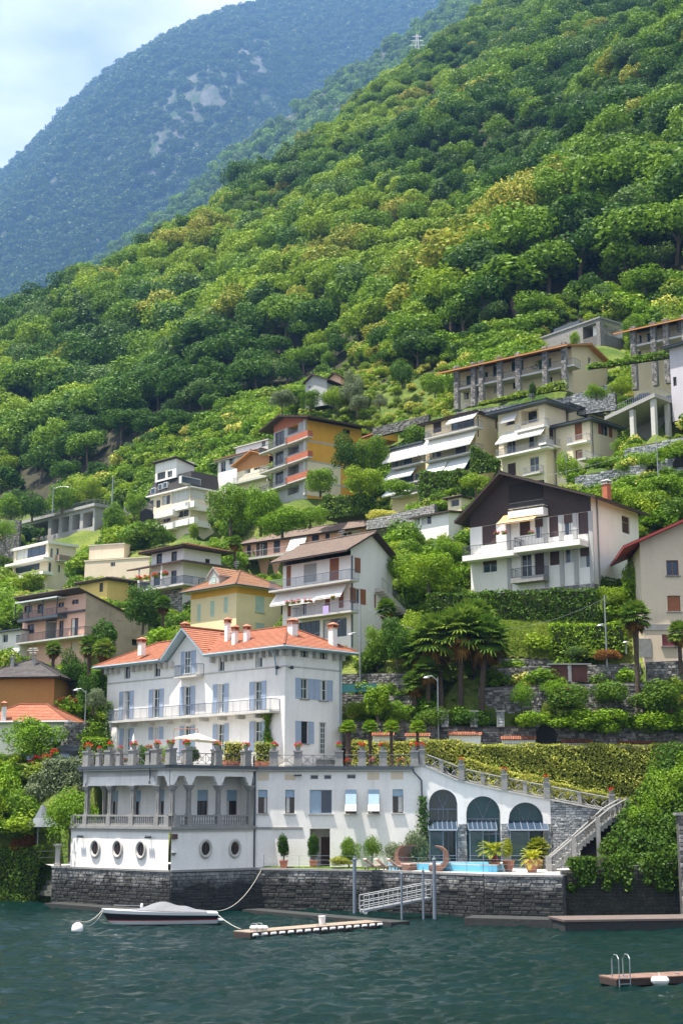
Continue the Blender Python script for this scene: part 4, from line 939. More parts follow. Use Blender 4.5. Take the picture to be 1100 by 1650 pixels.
# terrace slab edge with dark gutter
tedge = [fA.pt(colsA[0] + .65, 0, .3), off_corner(fA, fK, .3), fK.pt(LK, 0, .3) + (fN.N * .3 - fK.N * .3) * .5, fN.pt(LN + .2, 0, .3)]
back = [P(690, 1230, 124), P(552, 1230, 126), P(460, 1230, 130), P(165, 1230, 142), fA.pt(colsA[0] + .65, 0, -13)]
ring = [Vector((p.x, p.y, 0)) for p in tedge + back]
m = MB(); m.prism([p + Vector((0, 0, ZT - .38)) for p in ring], [p + Vector((0, 0, ZT)) for p in ring]); m.build('terrace_slab', lightstone, bh)
m = MB()
for p, q in zip(tedge, tedge[1:]):
    d = (q - p).normalized(); nn = Vector((d.y, -d.x, 0)); f = Fr(Vector((p.x, p.y, 0)), d, nn); m.box(f, -.05, (q - p).length + .05, ZT - .22, ZT + .03, .002, .16)
m.build('gutter', darktrim, bh)
u, v = fN.uv(664, 1240); MB().tube([fN.pt(u, v + .3, .35), fN.pt(u + .1, v - .2, .3), fN.pt(u + .75, v - .9, .2), fN.pt(u + .8, v - 3.2, .2)], .08, 6).build('downpipe', darktrim, bh)

# ------------------------------------------------------------------ ramp, arcade and stairs
rp = empty('arcade_ramp', N_pt, 'white arcade with three glazed arches below a ramp with iron railing', 'ramp')
Ept = P(887, 1300, 117.2); fE, LE0 = fr_line(Vector((N_pt.x, N_pt.y, ZQ)), Vector((Ept.x, Ept.y, ZQ))); LE = fE.uv(992, 1300)[0]
tops = [fE.uv(*p) for p in ((662, 1236), (684, 1234), (738, 1258), (800, 1272), (887, 1289), (992, 1309))]
topv = lambda u: float(np.interp(u, [t[0] for t in tops], [t[1] for t in tops]))
arcs = []
for xl, xr, yt in ((691, 737, 1272), (751, 806, 1283), (819, 875, 1293)):
    a, b = fE.uv(xl, 1330)[0], fE.uv(xr, 1330)[0]; t = fE.uv((xl + xr) / 2, yt)[1]; arcs.append((a, b, t))
def arch_v(u, i):
    a, b, t = arcs[i]; r = (b - a) / 2; x = (u - (a + b) / 2) / r
    return t - r + r * math.sqrt(max(0, 1 - x * x)) if abs(x) < 1 else None
def arcade(u0, u1, vb, mt, name, hole=True):
    m = MB(); us = sorted(set(np.linspace(u0, u1, 90).tolist()) | {a for a in [q for x in arcs for q in x[:2]] if u0 < a < u1})
    for p, q in zip(us, us[1:]):
        mid = (p + q) / 2; h = [i for i in range(3) if arcs[i][0] < mid < arcs[i][1]] if hole else []
        if h:
            i = h[0]; vp, vq = arch_v(p, i) or (arcs[i][2] - (arcs[i][1] - arcs[i][0]) / 2), arch_v(q, i) or (arcs[i][2] - (arcs[i][1] - arcs[i][0]) / 2)
            m.quad(fE.pt(p, vp), fE.pt(q, vq), fE.pt(q, topv(q)), fE.pt(p, topv(p))); m.quad(fE.pt(p, vp), fE.pt(q, vq), fE.pt(q, vq, -.9), fE.pt(p, vp, -.9))
        else: m.quad(fE.pt(p, vb), fE.pt(q, vb), fE.pt(q, topv(q)), fE.pt(p, topv(p)))
    for a, b, t in arcs if hole else []:
        for u in (a, b): m.quad(fE.pt(u, vb), fE.pt(u, vb, -.9), fE.pt(u, t - (b - a) / 2, -.9), fE.pt(u, t - (b - a) / 2))
    return m.build(name, mt, rp)
uE = fE.uv(887, 1330)[0]; arcade(0, uE, 0, white_pl, 'arcade_wall'); arcade(uE, LE, 0, mortar, 'wall_core', False)
rs = random.Random(9); s_ = MB()
for a, b, c, d in stones(None, rs, fE, uE + .02, LE, 0, 8.2, (.14, .24), (.25, .6), vtop=topv): stone_box(s_, fE, a, b, c, d, .0, rs.uniform(.02, .06), rs)
o = s_.build('stone_facing', pale_st, rp); o['kind'] = 'stuff'
s_ = MB(); pv_ = fE.uv(760, 1327)[1]
for u0, u1 in ((arcs[0][1], arcs[1][0]), (arcs[1][1], arcs[2][0]), (arcs[2][1], uE)):
    for a, b, c, d in stones(None, rs, fE, u0, u1, 0, pv_, (.14, .24), (.25, .6)): stone_box(s_, fE, a, b, c, d, .03, rs.uniform(.02, .06), rs)
o = s_.build('pier_facing', pale_st, rp); o['kind'] = 'stuff'
for i, (a, b, t) in enumerate(arcs):
    n = 18; r = (b - a) / 2; arc = [((a + b) / 2 + r * math.cos(math.pi * k / n), t - r + r * math.sin(math.pi * k / n)) for k in range(n + 1)]
    MB().poly([fE.pt(u, v, -.8) for u, v in arc] + [fE.pt(a, 0, -.8), fE.pt(b, 0, -.8)]).build('arch_glazing', gteal if i else ggreen, rp)
    m = MB(); c = (a + b) / 2; vs_ = t - r
    m.box(fE, a, b, vs_ - .5, vs_ - .38, -.79, -.7).box(fE, a, b, vs_ - 1.75, vs_ - 1.6, -.79, -.65)
    m.tube([fE.pt(c, vs_ - .4, -.74), fE.pt(c - r * .5, t - r * .14, -.74)], .05, 5).tube([fE.pt(c, vs_ - .4, -.74), fE.pt(c + r * .5, t - r * .14, -.74)], .05, 5)
    for k in (-.33, .33, 0): m.box(fE, c + r * k - .04, c + r * k + .04, 0, vs_ - .5, -.79, -.7)
    m.box(fE, a, a + .08, 0, vs_, -.79, -.68).box(fE, b - .08, b, 0, vs_, -.79, -.68); m.build('arch_frame', polem, rp)
# glass canopies over the doors
cv = fE.uv(780, 1338)[1]
for (u0, u1) in ((arcs[0][0] - .1, arcs[0][1] - .1), (arcs[1][0] + .1, arcs[1][1] - .4), (arcs[2][0] - .1, arcs[2][1] + .3)):
    m = MB(); m.hexa([fE.pt(u0, cv + .75, -.6), fE.pt(u1, cv + .75, -.6), fE.pt(u1, cv, 1.3), fE.pt(u0, cv, 1.3), fE.pt(u0, cv + .8, -.6), fE.pt(u1, cv + .8, -.6), fE.pt(u1, cv + .05, 1.3), fE.pt(u0, cv + .05, 1.3)])
    o = m.build('canopy_glass', gblue, rp); g = MB(); n = 6
    for k in range(n + 1): u = u0 + (u1 - u0) * k / n; g.tube([fE.pt(u, cv + .83, -.6), fE.pt(u, cv + .08, 1.32)], .04, 4)
    g.tube([fE.pt(u0, cv + .03, 1.3), fE.pt(u1, cv + .03, 1.3)], .06, 4)
    for u in (u0 + .1, u1 - .1, (u0 + u1) / 2): g.tube([fE.pt(u, 0, 1.2), fE.pt(u, cv, 1.2)], .05, 6)
    g.box(fE, u0, u1, .0, .1, 1.15, 1.25).box(fE, u0, u1, 1.0, 1.06, 1.16, 1.24); g.build('canopy_frame', polem, o)
    MB().box(fE, u0 + .1, (u0 + u1) / 2 - .05, .1, cv - .1, 1.19, 1.21).build('glass_screen', ggreen, o)
# ramp floor, coping, railing
m = MB()
for p, q in zip(tops, tops[1:]):
    m.hexa([fE.pt(p[0], p[1] - .05, .15), fE.pt(q[0], q[1] - .05, .15), fE.pt(q[0], q[1] - .05, -2.8), fE.pt(p[0], p[1] - .05, -2.8), fE.pt(p[0], p[1] + .1, .15), fE.pt(q[0], q[1] + .1, .15), fE.pt(q[0], q[1] + .1, -2.8), fE.pt(p[0], p[1] + .1, -2.8)])
m.build('ramp_floor', lightstone, rp)
st = MB()                                              # shallow steps on the upper stretch
for k in range(9):
    u = tops[1][0] + (tops[2][0] - tops[1][0]) * k / 9; st.box(fE, u, u + .45, topv(u) - .1, topv(u) + .22, -2.7, -.25)
st.build('step', greystone, rp)
def ped(par, p, h=1.25, w=.5, nm='pedestal'):
    f = Fr(Vector((p.x, p.y, p.z)), fE.U, fE.N); a = w / 2
    return MB().box(f, -a * 1.12, a * 1.12, 0, .16, -a * 1.12, a * 1.12).box(f, -a, a, .16, h - .14, -a, a).box(f, -a * 1.18, a * 1.18, h - .14, h, -a * 1.18, a * 1.18).build(nm, greystone, par)
pedpx = [(680, 1), (711, 0), (743, 1), (777, 0), (812, 1), (845, 0), (880, 1), (932, 0), (984, 1)]; pp = []
for px, big in pedpx:
    u = fE.uv(px, 1260)[0]; z = topv(u) + .1; pp.append((u, z, big)); ped(rp, fE.pt(u, z, -.08), 1.35 if big else 1.05, .48 if big else .32)
rl_ = MB(); sc = MB()
for (u0, z0, b0), (u1, z1, b1) in zip(pp, pp[1:]):
    g = lambda f, h: fE.pt(u0 + (u1 - u0) * f, z0 + (z1 - z0) * f + h, -.08)
    rl_.tube([g(0, 1.0), g(1, 1.0)], .07, 6).tube([g(0, .08), g(1, .08)], .05, 5)
    n = max(2, int((u1 - u0) / .85))                  # flowing curved ironwork
    for k in range(n):
        f0, f1 = k / n, (k + 1) / n; w = f1 - f0
        sc.tube([g(f0 + w * t, .08 + .9 * (t ** .5)) for t in (0, .08, .25, .5, .75, 1)], .04, 4); sc.tube([g(f0 + w * t, .08 + .85 * (1 - t) ** 2) for t in (0, .25, .5, .75, 1)], .035, 4)
        sc.tube([g(f0 + w * (.5 + .3 * math.cos(a)), .35 + .22 * math.sin(a)) for a in np.linspace(.5, 5.5, 8)], .03, 4)
rl_.build('handrail', greystone, rp); sc.build('scroll_ironwork', greystone, rp)
# flight of steps from the ramp's foot down to the pool
sf = empty('garden_stairs', G(890, 1396, ZQ), 'stone stairs curving down from the ramp to the pool garden', 'stairs')
zr = topv(LE) + ZQ + .1; top_c = [P(1000, 1300, 116.6), P(1000, 1300, 113.6)]; nst = 20
path0 = [P(882, 1390, 113.2), P(930, 1390, 114.2), P(975, 1390, 115.3), P(1001, 1390, 117.0)]; path1 = [P(884, 1390, 110.6), P(935, 1390, 111.4), P(985, 1390, 112.6), P(1013, 1390, 116)]
def bez(pts, t):
    x = np.interp(t, [0, .42, .84, 1], [p.x for p in pts]); y = np.interp(t, [0, .42, .84, 1], [p.y for p in pts]); return Vector((x, y, 0))
stp = []
for k in range(nst):
    t0, t1 = k / nst, (k + 1) / nst; z = ZQ + (zr - ZQ) * (k + 1) / nst; a, b, c, d = bez(path0, t0), bez(path0, t1), bez(path1, t1), bez(path1, t0); e = Vector((0, 0, 1))
    m = MB(); m.hexa([a + e * (z - .42), b + e * (z - .42), c + e * (z - .42), d + e * (z - .42), a + e * z, b + e * z, c + e * z, d + e * z]); m.build('step', greystone, sf); stp.append(z)
for pth in (path0, path1):
    m = MB(); pts = [bez(pth, k / 24) + Vector((0, 0, ZQ + (zr - ZQ) * k / 24)) for k in range(25)]
    m.tube([p + Vector((0, 0, 1.0)) for p in pts], .075, 6).tube([p + Vector((0, 0, .12)) for p in pts], .05, 5); m.build('handrail', greystone, sf)
    m = MB()
    for k in range(0, 24):
        p, q = pts[k], pts[k + 1]
        m.tube([p + Vector((0, 0, .12)), p.lerp(q, .4) + Vector((0, 0, .6)), q + Vector((0, 0, 1.0))], .035, 4)
        if k % 2 == 0: m.tube([p.lerp(q, .5) + Vector((0, 0, .5)) + (q - p).normalized() * .25 * math.cos(a) + Vector((0, 0, .22 * math.sin(a))) for a in np.linspace(0, 5.2, 8)], .028, 4)
    m.build('scroll_ironwork', greystone, sf)
    for k in (0, 8, 16, 24):
        p = pts[k]; f = Fr(p, fE.U, fE.N); zb = -.2 if k == 0 else -(p.z - ZQ)
        MB().box(f, -.17, .17, zb if pth is path1 else -.3, 1.12, -.17, .17).build('post', greystone, sf)

# ------------------------------------------------------------------ the villa
vl = empty('villa', P(458, 1222, 119), 'white three-storey villa with orange hipped roof and blue shutters', 'house')
V_ = Vol(vl, IDC, 458, 1232, 119, 45, 172, 550.5, 1046, white_pl)
V_.c.z = ZT; V_.fA.o.z = ZT; V_.fB.o.z = ZT; H_ = P(458, 1046, 119).z - ZT; V_.H = H_
for f in (V_.A, V_.B): f.v1 = H_; f.fr.o.z = ZT
A, B = V_.A, V_.B
A.crop = C1
for a, b, c, d in ((510, 490, 547, 657), (686, 478, 723, 645), (869, 462, 907, 632), (1066, 448, 1104, 617)): A.win(a, b, c, d, shut=bluesh, sw=.62, pane=ggreen, ny=3, sur=None)
for a, b, c, d in ((512, 710, 547, 880), (869, 695, 907, 870), (1066, 684, 1104, 865)): A.win(a, b, c, d, shut=bluesh, sw=.62, pane=ggreen, ny=3)
A.win(686, 703, 723, 775, shut=bluesh, sw=.62, nx=3, ny=4, pane=curtain)
for a, b, c, d in ((515, 332, 551, 418), (691, 318, 728, 405), (1072, 285, 1106, 372)): A.win(a, b, c, d, pane=gdark, nx=2)
A.crop = C2
A.win(331, 432, 371, 603, shut=bluesh, sw=.62, pane=ggreen, ny=3); A.win(331, 668, 371, 850, shut=bluesh, sw=.62, pane=ggreen, ny=3); A.win(335, 255, 376, 350, nx=2)
B.crop = C2
B.win(604, 415, 646, 535, shut=bluesh, sw=.66, pane=ggreen, ny=2, sill=greystone); B.win(715, 424, 757, 545, shut=bluesh, sw=.66, pane=ggreen, ny=2, sill=greystone)
B.win(607, 249, 641, 292, nx=2, sur=lightstone); B.win(719, 261, 753, 303, nx=2, sur=lightstone)
B.win(604, 668, 646, 800, shut=bluesh, sw=.66, pane=gdark, nx=4, ny=4, frame=iron, sill=greystone); B.win(711, 675, 754, 862, nx=3, ny=6, pane=ggreen, name='garden_door')
V_.finish()
A.crop = B.crop = IDC
# string course, eaves brackets, gutter, balconies
for f, y in ((A, None), (B, None)):
    v = B.fr.uv(458, 1073)[1]; MB().box(f.fr, 0, f.u1, v - .06, v + .06, .002, .05).build('string_course', lightstone, vl)
brm = MB().box(Fr((0, 0, 0), (1, 0, 0), (0, -1, 0)), -.17, .17, -.55, 0, 0, .45).mesh('bracket'); brm.materials.append(lightstone)
for f, step in ((A, .85), (B, .82)):
    n = int(f.u1 / step)
    for k in range(n + 1):
        u = .15 + (f.u1 - .3) * k / n
        if f is A and 10.0 < u < 14.9: continue
        if any(h[0] - .22 < u < h[1] + .22 and h[3] > H_ - .6 for h in f.holes): continue
        o = bpy.data.objects.new('eaves_bracket', brm); link(o, vl); o.location = f.fr.pt(u, H_ - .004, .0) - wloc(vl); o.rotation_euler = (0, 0, math.atan2(f.fr.N.y, f.fr.N.x) + math.pi / 2)
# cross gable
g0, g1 = A.fr.uv(259, 1060)[0], A.fr.uv(329, 1050)[0]; gL, gR = max(g0, g1), min(g0, g1); gp_ = A.fr.uv(291.5, 1021)
gv = V_.H + .05; gp_ = A.fr.uv(291.5, 1014, 1.0); apex = gp_[1] - .25; fr = A.fr; gL, gR = A.fr.uv(257, 1062, 1.0)[0], A.fr.uv(328, 1049, 1.0)[0]
_rg = V_.loc(-1.0 + (V_.Lb + 2) / 2, V_.Lb / 2, 0); _dd = ray(448, 1010); _rise = CAMZ + _dd.z / _dd.y * _rg.y - ZT - V_.H - .22
ro = V_.hip(1.0, _rise, tile_o, gutterm, .22, gutterm, cut=(gR, gL))
MB().poly([fr.pt(gL - .1, gv, .02), fr.pt(gR + .1, gv, .02), fr.pt(gp_[0], apex, .02)]).build('gable_wall', white_pl, vl)
MB().box(fr, gR + .1, gL - .1, V_.H - .3, gv, -.5, .018).build('wall', white_pl, vl)
m = MB(); t = MB(); ap = (gp_[0], apex + .25)
for u in (gL, gR):
    for pr in (1,):
        a, b, c, d = fr.pt(u, gv + .0, .95), fr.pt(ap[0], ap[1], .95), fr.pt(ap[0], ap[1], -5.0), fr.pt(u, gv + .0, -5.0 if u > ap[0] else -5.0); e = Vector((0, 0, .2))
        m.hexa([a, b, c, d, a + e, b + e, c + e, d + e]); k = Vector((0, 0, .21)); tiled(t, a + k, d + k, c + k, b + k)
og = m.build('gable_roof', gutterm, vl); t.build('roof_tiles', tile_o, og); MB().tube([fr.pt(ap[0], ap[1] + .28, .98), fr.pt(ap[0], ap[1] + .28, -5.0)], .12, 6).build('ridge_tiles', tile_o, og)
A.crop = C1; A.holes = []; gw = A.win(877, 252, 912, 388, shut=bluesh, sw=.62, pane=ggreen, ny=3, dep=-.05); A.balcony(806, 941, 400, .9, .14, 'bars', 1.05, slabm, ironblue)
A.crop = IDC
A.balcony(174.5, 434, 1153, 1.25, .2, 'bars', 1.0, slabm, ironblue, sp=.12)
for k in range(9):
    u = A.fr.uv(190 + k * 29, 1160)[0]; MB().box(A.fr, u - .15, u + .15, A.px(304, 1153, 1.25)[1] - .55, A.px(304, 1153, 1.25)[1] - .205, .002, .9).build('balcony_bracket', lightstone, vl)
for px0, px1, pt, pb, Y in ((361.5, 371, 994, 1028, 127), (373, 383.5, 1006, 1037, 124.5), (392, 402.5, 1005, 1035, 124), (463, 479, 995, 1033, 121.5), (529, 543, 1002, 1039, 123), (222, 234, 1026, 1046, 134.5), (291.5, 303.5, 1001, 1020, 131.5)):
    chimney(vl, None, px0, px1, pt, pb, Y)
bs = B.rect(528, 1216, 543, 1228); f = B.fr
for k in range(4): MB().box(f, B.px(513, 1217)[0] - .3, B.px(525, 1217)[0] + .9 - k * .1, k * .18, (k + 1) * .18 - .002, .01, 1.5 - k * .32).build('step', greystone, vl)
f.o.z = ZT
for px, py in ((452, 1076), (465, 1076)):
    f2 = A.fr if px < 458 else B.fr; u, v = f2.uv(px, py); m = MB(); m.tube([f2.pt(u, v, 0), f2.pt(u, v, .3)], .04, 5).lathe(f2.pt(u, v - .15, .4), [(.13, 0), (.18, .15), (.1, .3)], 8); m.build('floodlight', iron, vl)
u, v = A.fr.uv(447, 1045); MB().tube([A.fr.pt(u, v, .9), A.fr.pt(u, v - .8, .3), A.fr.pt(u + .05, v - 1.8, .1), A.fr.pt(u + .05, v - 2.3, .1)], .07, 6).build('downpipe', gutterm, vl)
u = B.fr.uv(547, 1100)[0]; MB().tube([B.fr.pt(u, H_ - .2, .12), B.fr.pt(u, .1, .12)], .06, 6).build('downpipe', gutterm, vl)
# ------------------------------------------------------------------ houses on the slope
D1, D2, D3, D4, D5, D6, D7, D8 = (Crop(720, 740, 3.235), Crop(400, 830, 3.667), Crop(180, 840, 3.667), Crop(0, 900, 4.583), Crop(0, 720, 3.056), Crop(330, 580, 3.333), Crop(580, 620, 3.929), Crop(780, 600, 3.4375))
E1, E2 = Crop(700, 480, 2.75), Crop(900, 820, 5.5)
brick = surf('red_brick_parapet', (.42, .13, .07), .85, .15, 2, 12)
def house(name, label, crop, cx, cy, Y): return empty(name, P(*crop(cx, cy), Y), label, 'house')
def topline(v, face, pts, w): f = v.A if face == 'A' else v.B; return [f.px(x, y, w) for x, y in pts]
# white chalet with dark timber gable
r = house('chalet_house', 'white house with dark timber gable and wide balcony above the ivy wall', D1, 762, 640, 132)
v = Vol(r, D1, 762, 640, 132, 38, 120, 1000, 268, white_house, base=2.2); pts = topline(v, 'A', [(772, 200), (270, 76), (36, 335)], 1.1); A, B = v.A, v.B
B.v1 = float(np.interp(0, [p[0] for p in pts], [p[1] for p in pts]))
for a in ((180, 338, 255, 446), (375, 320, 432, 396), (528, 295, 582, 405), (680, 272, 738, 390), (455, 480, 512, 600), (532, 470, 587, 552)): A.win(*a, k='s')
for a, f in (((455, 308, 505, 410), .4), ((605, 283, 660, 395), .4), ((183, 505, 258, 590), .45), ((690, 448, 745, 565), .45)): A.win(*a, blind=f, bm=darksh, pane=gblue)
A.win(385, 495, 440, 612, ny=2); A.win(612, 460, 665, 540, pane=gblue)
B.win(910, 298, 950, 386, k='s')
v.finish(); v.prof('A', pts, tile_g, darkwood, .22, 1.1, .5, fill=darkwood)
for x in (322, 515, 595, 670, 752):
    u = A.px(x, 450)[0]; MB().box(A.fr, u - .22, u + .22, 0, v.H, .002, .12).build('pilaster', grey_house, r)
A.balcony(78, 345, 488, 1.5, .55, 'bars', .95, white_house, iron); A.balcony(345, 690, 437, 1.9, .55, 'bars', .95, white_house, iron)
A.balcony(316, 500, 291, 1.0, .12, 'solid', .6, white_house); A.balcony(316, 500, 248, .98, .02, 'bars', .55, white_house, iron); A.awning(255, 285, 452, 322, 1.5, awno)
q = A.rect(320, 120, 500, 262); MB().box(A.fr, q[0], q[1], q[2], q[3], -.3, .02).build('gable_loggia_shade', simple('painted_loggia_shade', (.02, .014, .012), .9), r)  # flat near-black box stands in for the shade inside the loggia
A.balcony(330, 500, 612, 1.2, .5, 'bars', .95, greystone, iron)
B.pipe(775, 210, 640, .07, greystone)
s_ = MB()
for fr_, L_ in ((v.fA, v.La), (v.fB, v.Lb)):
    for st in stones(None, random.Random(4), fr_, 0, L_, -2.2, -.05, (.25, .4), (.4, .8)): stone_box(s_, fr_, *st, .01, .05, random.Random(int(st[0] * 100)))
s_.build('stone_plinth', garden_st, r)['kind'] = 'stuff'
chimney(r, None, 971, 985, 771, 800, 138, brick, lightstone, 38, .5)
# white house with striped awnings
r = house('terraced_house', 'tall white house with striped awnings, brown shutters and two long balconies', D2, 605, 785, 140)
v = Vol(r, D2, 605, 785, 140, 44, 203, 850, 235, white_house, base=4); A, B = v.A, v.B
A.win(480, 255, 535, 386, k='c', sm=brownsh); A.win(225, 300, 252, 420, k='c', sm=brownsh); A.win(327, 285, 403, 396, k='s', sm=grey_house)
A.win(533, 430, 562, 548, k='c', sm=brownsh); A.win(452, 472, 482, 570, k='c', sm=brownsh); A.win(315, 505, 342, 590); A.win(232, 520, 252, 600, k='c', sm=brownsh)
A.win(295, 628, 423, 722, nx=4, frame=polem, pane=gdark); A.win(440, 612, 580, 722, nx=4, frame=polem, pane=gdark)
B.win(627, 252, 663, 342, k='c', sm=brownsh); B.win(630, 434, 660, 524, shut=brownsh, sw=.75); B.win(743, 465, 757, 548, k='s', sm=brownsh)
v.finish(); v.prof('B', topline(v, 'B', [(583, 214), (760, 106), (900, 275)], .9), tile_b, darkwood, .16, .9, .5)
A.balcony(120, 602, 412, 1.3, .18, 'bars', 1.0, slabm, ironblue); A.balcony(256, 606, 583, 1.3, .2, 'bars', 1.0, slabm, ironblue)
for a in ((127, 452, 240, 525), (240, 425, 392, 515), (394, 405, 546, 482)): A.awning(*a, 1.15, awn)
B.pipe(609, 240, 780, .07)
m = MB()
for k in range(11):
    u = B.px(745, 440)[0] + k * .34; m.box(B.fr, u, u + .36, B.px(745, 430)[1] - .45 - k * .2, B.px(745, 430)[1] - k * .2, .02, 1.1)
m.build('outside_stairs', slabm, r); m = MB(); rail_bars(m, [B.fr.pt(B.px(745, 430)[0] + k * .9, B.px(745, 430)[1] - k * .53, 1.05) for k in range(5)], .95, .2); m.build('stair_railing', galv, r)
# salmon house
r = house('long_house', 'salmon pink house with brown hipped roof and long balcony behind the awning house', D2, 690, 290, 205)
v = Vol(r, D2, 690, 300, 205, 37, -38, 785, 78, salmon, base=4); A = v.A
for a in ((-8, 178, 16, 250), (150, 140, 188, 222), (375, 97, 418, 176), (455, 95, 480, 170)): A.win(*a, k='c', sm=simple('black_shutter%d' % a[0], (.03, .035, .05), .6))
A.win(68, 158, 95, 246, shut=darksh, sw=.6); A.win(555, 95, 660, 136, nx=4); v.B.win(700, 95, 730, 130)
v.finish(); v.hip(.55, 1.6, tile_b, darkwood, .16); A.balcony(-60, 430, 228, 1.3, .3, 'bars', 1.0, slabm, galv, sp=.2); A.awning(222, 118, 318, 205, 1.5, awn)
# butter yellow villa
r = house('yellow_villa', 'butter yellow villa with mint shutters and terracotta hipped roof behind the white villa', D3, 735, 640, 165)
v = Vol(r, D3, 735, 660, 165, 45, 468, 1000, 385, butter, base=3); A, B = v.A, v.B
for a in ((663, 447, 686, 540), (583, 470, 607, 565), (505, 490, 527, 592)): A.win(*a, k='c', sm=greensh)
B.win(850, 443, 901, 536, k='c', sm=greensh, sill=greensh); B.win(850, 602, 901, 690, k='c', sm=greensh, sill=greensh)
v.finish(); v.hip(.9, 2.5, tile_t, lightstone, .14, darktrim)
for f in (A, B): MB().box(f.fr, 0, f.u1, v.H - .75, v.H - .05, .002, .03).build('painted_frieze', orange_pl, r)
d = A.px(600, 330); MB().box(A.fr, d[0] - .95, d[0] + .95, v.H + .1, v.H + 1.75, -2.5, -.1).build('dormer', lightstone, r); m = MB(); t = MB(); fr = A.fr; z = v.H + 1.75
for s in (-1, 1):
    a, b, c, e = fr.pt(d[0] + s * 1.2, z - .15, .1), fr.pt(d[0], z + .95, .1), fr.pt(d[0], z + .95, -3.5), fr.pt(d[0] + s * 1.2, z - .15, -3.5); k = Vector((0, 0, .12)); m.hexa([a, b, c, e, a + k, b + k, c + k, e + k]); tiled(t, a + k * 1.05, e + k * 1.05, c + k * 1.05, b + k * 1.05)
m.poly([fr.pt(d[0] - .95, z, -.09), fr.pt(d[0] + .95, z, -.09), fr.pt(d[0], z + .9, -.09)])
o = m.build('dormer_roof', lightstone, r); t.build('roof_tiles', tile_t, o); shutter_panel(r, fr, d[0] - .42, d[0] + .42, v.H + .35, v.H + 1.65, -.08, greensh)
# white house with deep brown eaves
r = house('eaves_house', 'white two-storey house with deep dark eaves and flower boxes left of the yellow villa', D3, 418, 470, 185)
v = Vol(r, D3, 418, 470, 185, 45, 232, 645, 160, white_house, base=3); A, B = v.A, v.B
for a in ((265, 190, 298, 256), (352, 178, 386, 240)): A.win(*a, k='d', frame=darksh)
A.win(248, 303, 311, 376, nx=1, pane=gblue, frame=darksh); A.win(350, 290, 384, 368, frame=darksh, pane=gdark); A.win(342, 412, 366, 470); B.win(553, 222, 581, 260, frame=darksh)
v.finish(); v.hip(1.2, 1.2, tile_t, darkwood, .22)
zz = A.px(415, 248)[1]; q = v.loc; m = MB(); a0, a1, b0, b1 = -1.7, v.La + 3.2, -1.7, v.Lb + .3
m.hexa([q(a0, b0, zz - .15), q(a1, b0, zz - .15), q(a1, -.02, zz + .2), q(-.02, -.02, zz + .2), q(a0, b0, zz + .05), q(a1, b0, zz + .05), q(a1, -.02, zz + .5), q(-.02, -.02, zz + .5)])
m.hexa([q(a0, b0, zz - .15), q(-.02, -.02, zz + .2), q(-.02, b1, zz + .2), q(a0, b1, zz - .15), q(a0, b0, zz + .052), q(-.02, -.02, zz + .502), q(-.02, b1, zz + .502), q(a0, b1, zz + .052)])
m.build('skirt_roof', darksh, r); A.balcony(150, 424, 386, 1.6, .25, 'bars', 1.0, slabm, ironblue); B.balcony(424, 555, 372, 1.4, .25, 'bars', 1.0, slabm, ironblue)
for u in (A.px(150, 300, 1.6)[0] - .2, A.px(290, 300, 1.6)[0]): MB().box(A.fr, u - .1, u + .1, A.px(230, 386, 1.6)[1], zz, 1.3, 1.5).build('post', white_house, r)
s_ = MB(); rr = random.Random(5)
for st in stones(None, rr, v.fA, 0, v.La, -3, A.px(330, 402)[1], (.25, .4), (.35, .8)): stone_box(s_, v.fA, *st, .01, .05, rr)
s_.build('stone_plinth', garden_st, r)['kind'] = 'stuff'
# low yellow house
r = house('yellow_house', 'small yellow house with arched window and brown roof above the pink house', D4, 790, 290, 200)
v = Vol(r, D4, 790, 300, 200, 45, 598, 1100, 160, yellow, base=3); v.A.win(735, 180, 763, 246, frame=darksh); v.B.win(950, 165, 1000, 200, frame=framed); v.finish(); v.hip(.7, .9, tile_b, darkwood, .2)
# pale beige block
r = house('beige_house', 'plain pale beige block with flat roof left of the dark-eaved house', D5, 735, 645, 228)
v = Vol(r, D5, 735, 650, 228, 20, 418, 790, 545, beige, base=3); v.A.win(545, 568, 568, 590); v.finish(); v.flat(.1, .2, beige)
v2 = Vol(r, D5, 610, 545, 232, 20, 440, 640, 478, beige); v2.finish(); v2.flat(.15, .15, slabm)
# pink house
r = house('pink_house', 'pink house with long black-railed balcony and stained tan side wall', D4, 618, 640, 175)
v = Vol(r, D4, 618, 780, 175, 42, 165, 1090, 430, pink, tan, base=3); A, B = v.A, v.B
pts = topline(v, 'B', [(596, 222), (912, 385), (1100, 480)], .5); A.v1 = float(np.interp(0, [p[0] for p in pts], [p[1] for p in pts]))
for a in ((430, 325, 476, 358), (533, 304, 582, 336)): A.win(*a, nx=1, frame=framed)
A.win(205, 485, 256, 556, pane=gblue, frame=darksh); A.win(278, 335, 330, 402, frame=darksh); A.win(180, 350, 240, 400, frame=darksh)
for a in ((523, 440, 579, 575), (435, 458, 471, 580)): A.win(*a, frame=framed, pane=gdark)
lo = A.recess(338, 440, 420, 590, 1.5, grey_house); lo.win(350, 455, 400, 590, frame=framed)
for a in ((203, 655, 251, 730), (437, 630, 468, 700), (525, 615, 573, 680)): A.win(*a, k='s', sm=beige, frame=slabm)
B.win(865, 425, 909, 462, nx=1, frame=framed); B.win(975, 595, 1016, 642, nx=1, frame=framed)
v.finish(); v.prof('B', pts, tile_b, darkwood, .14, .25, .3, fill=tan)
A.balcony(118, 622, 592, 1.7, .2, 'bars', 1.0, slabm, iron, sp=.13); A.balcony(130, 425, 432, 1.5, .3, 'bars', .9, darktrim, iron, sp=.13)
q = A.px(420, 430)[0]; MB().box(A.fr, 0, q, A.px(520, 398)[1] - .12, A.px(520, 398)[1] + .1, .002, .3).build('dark_canopy', darktrim, r)
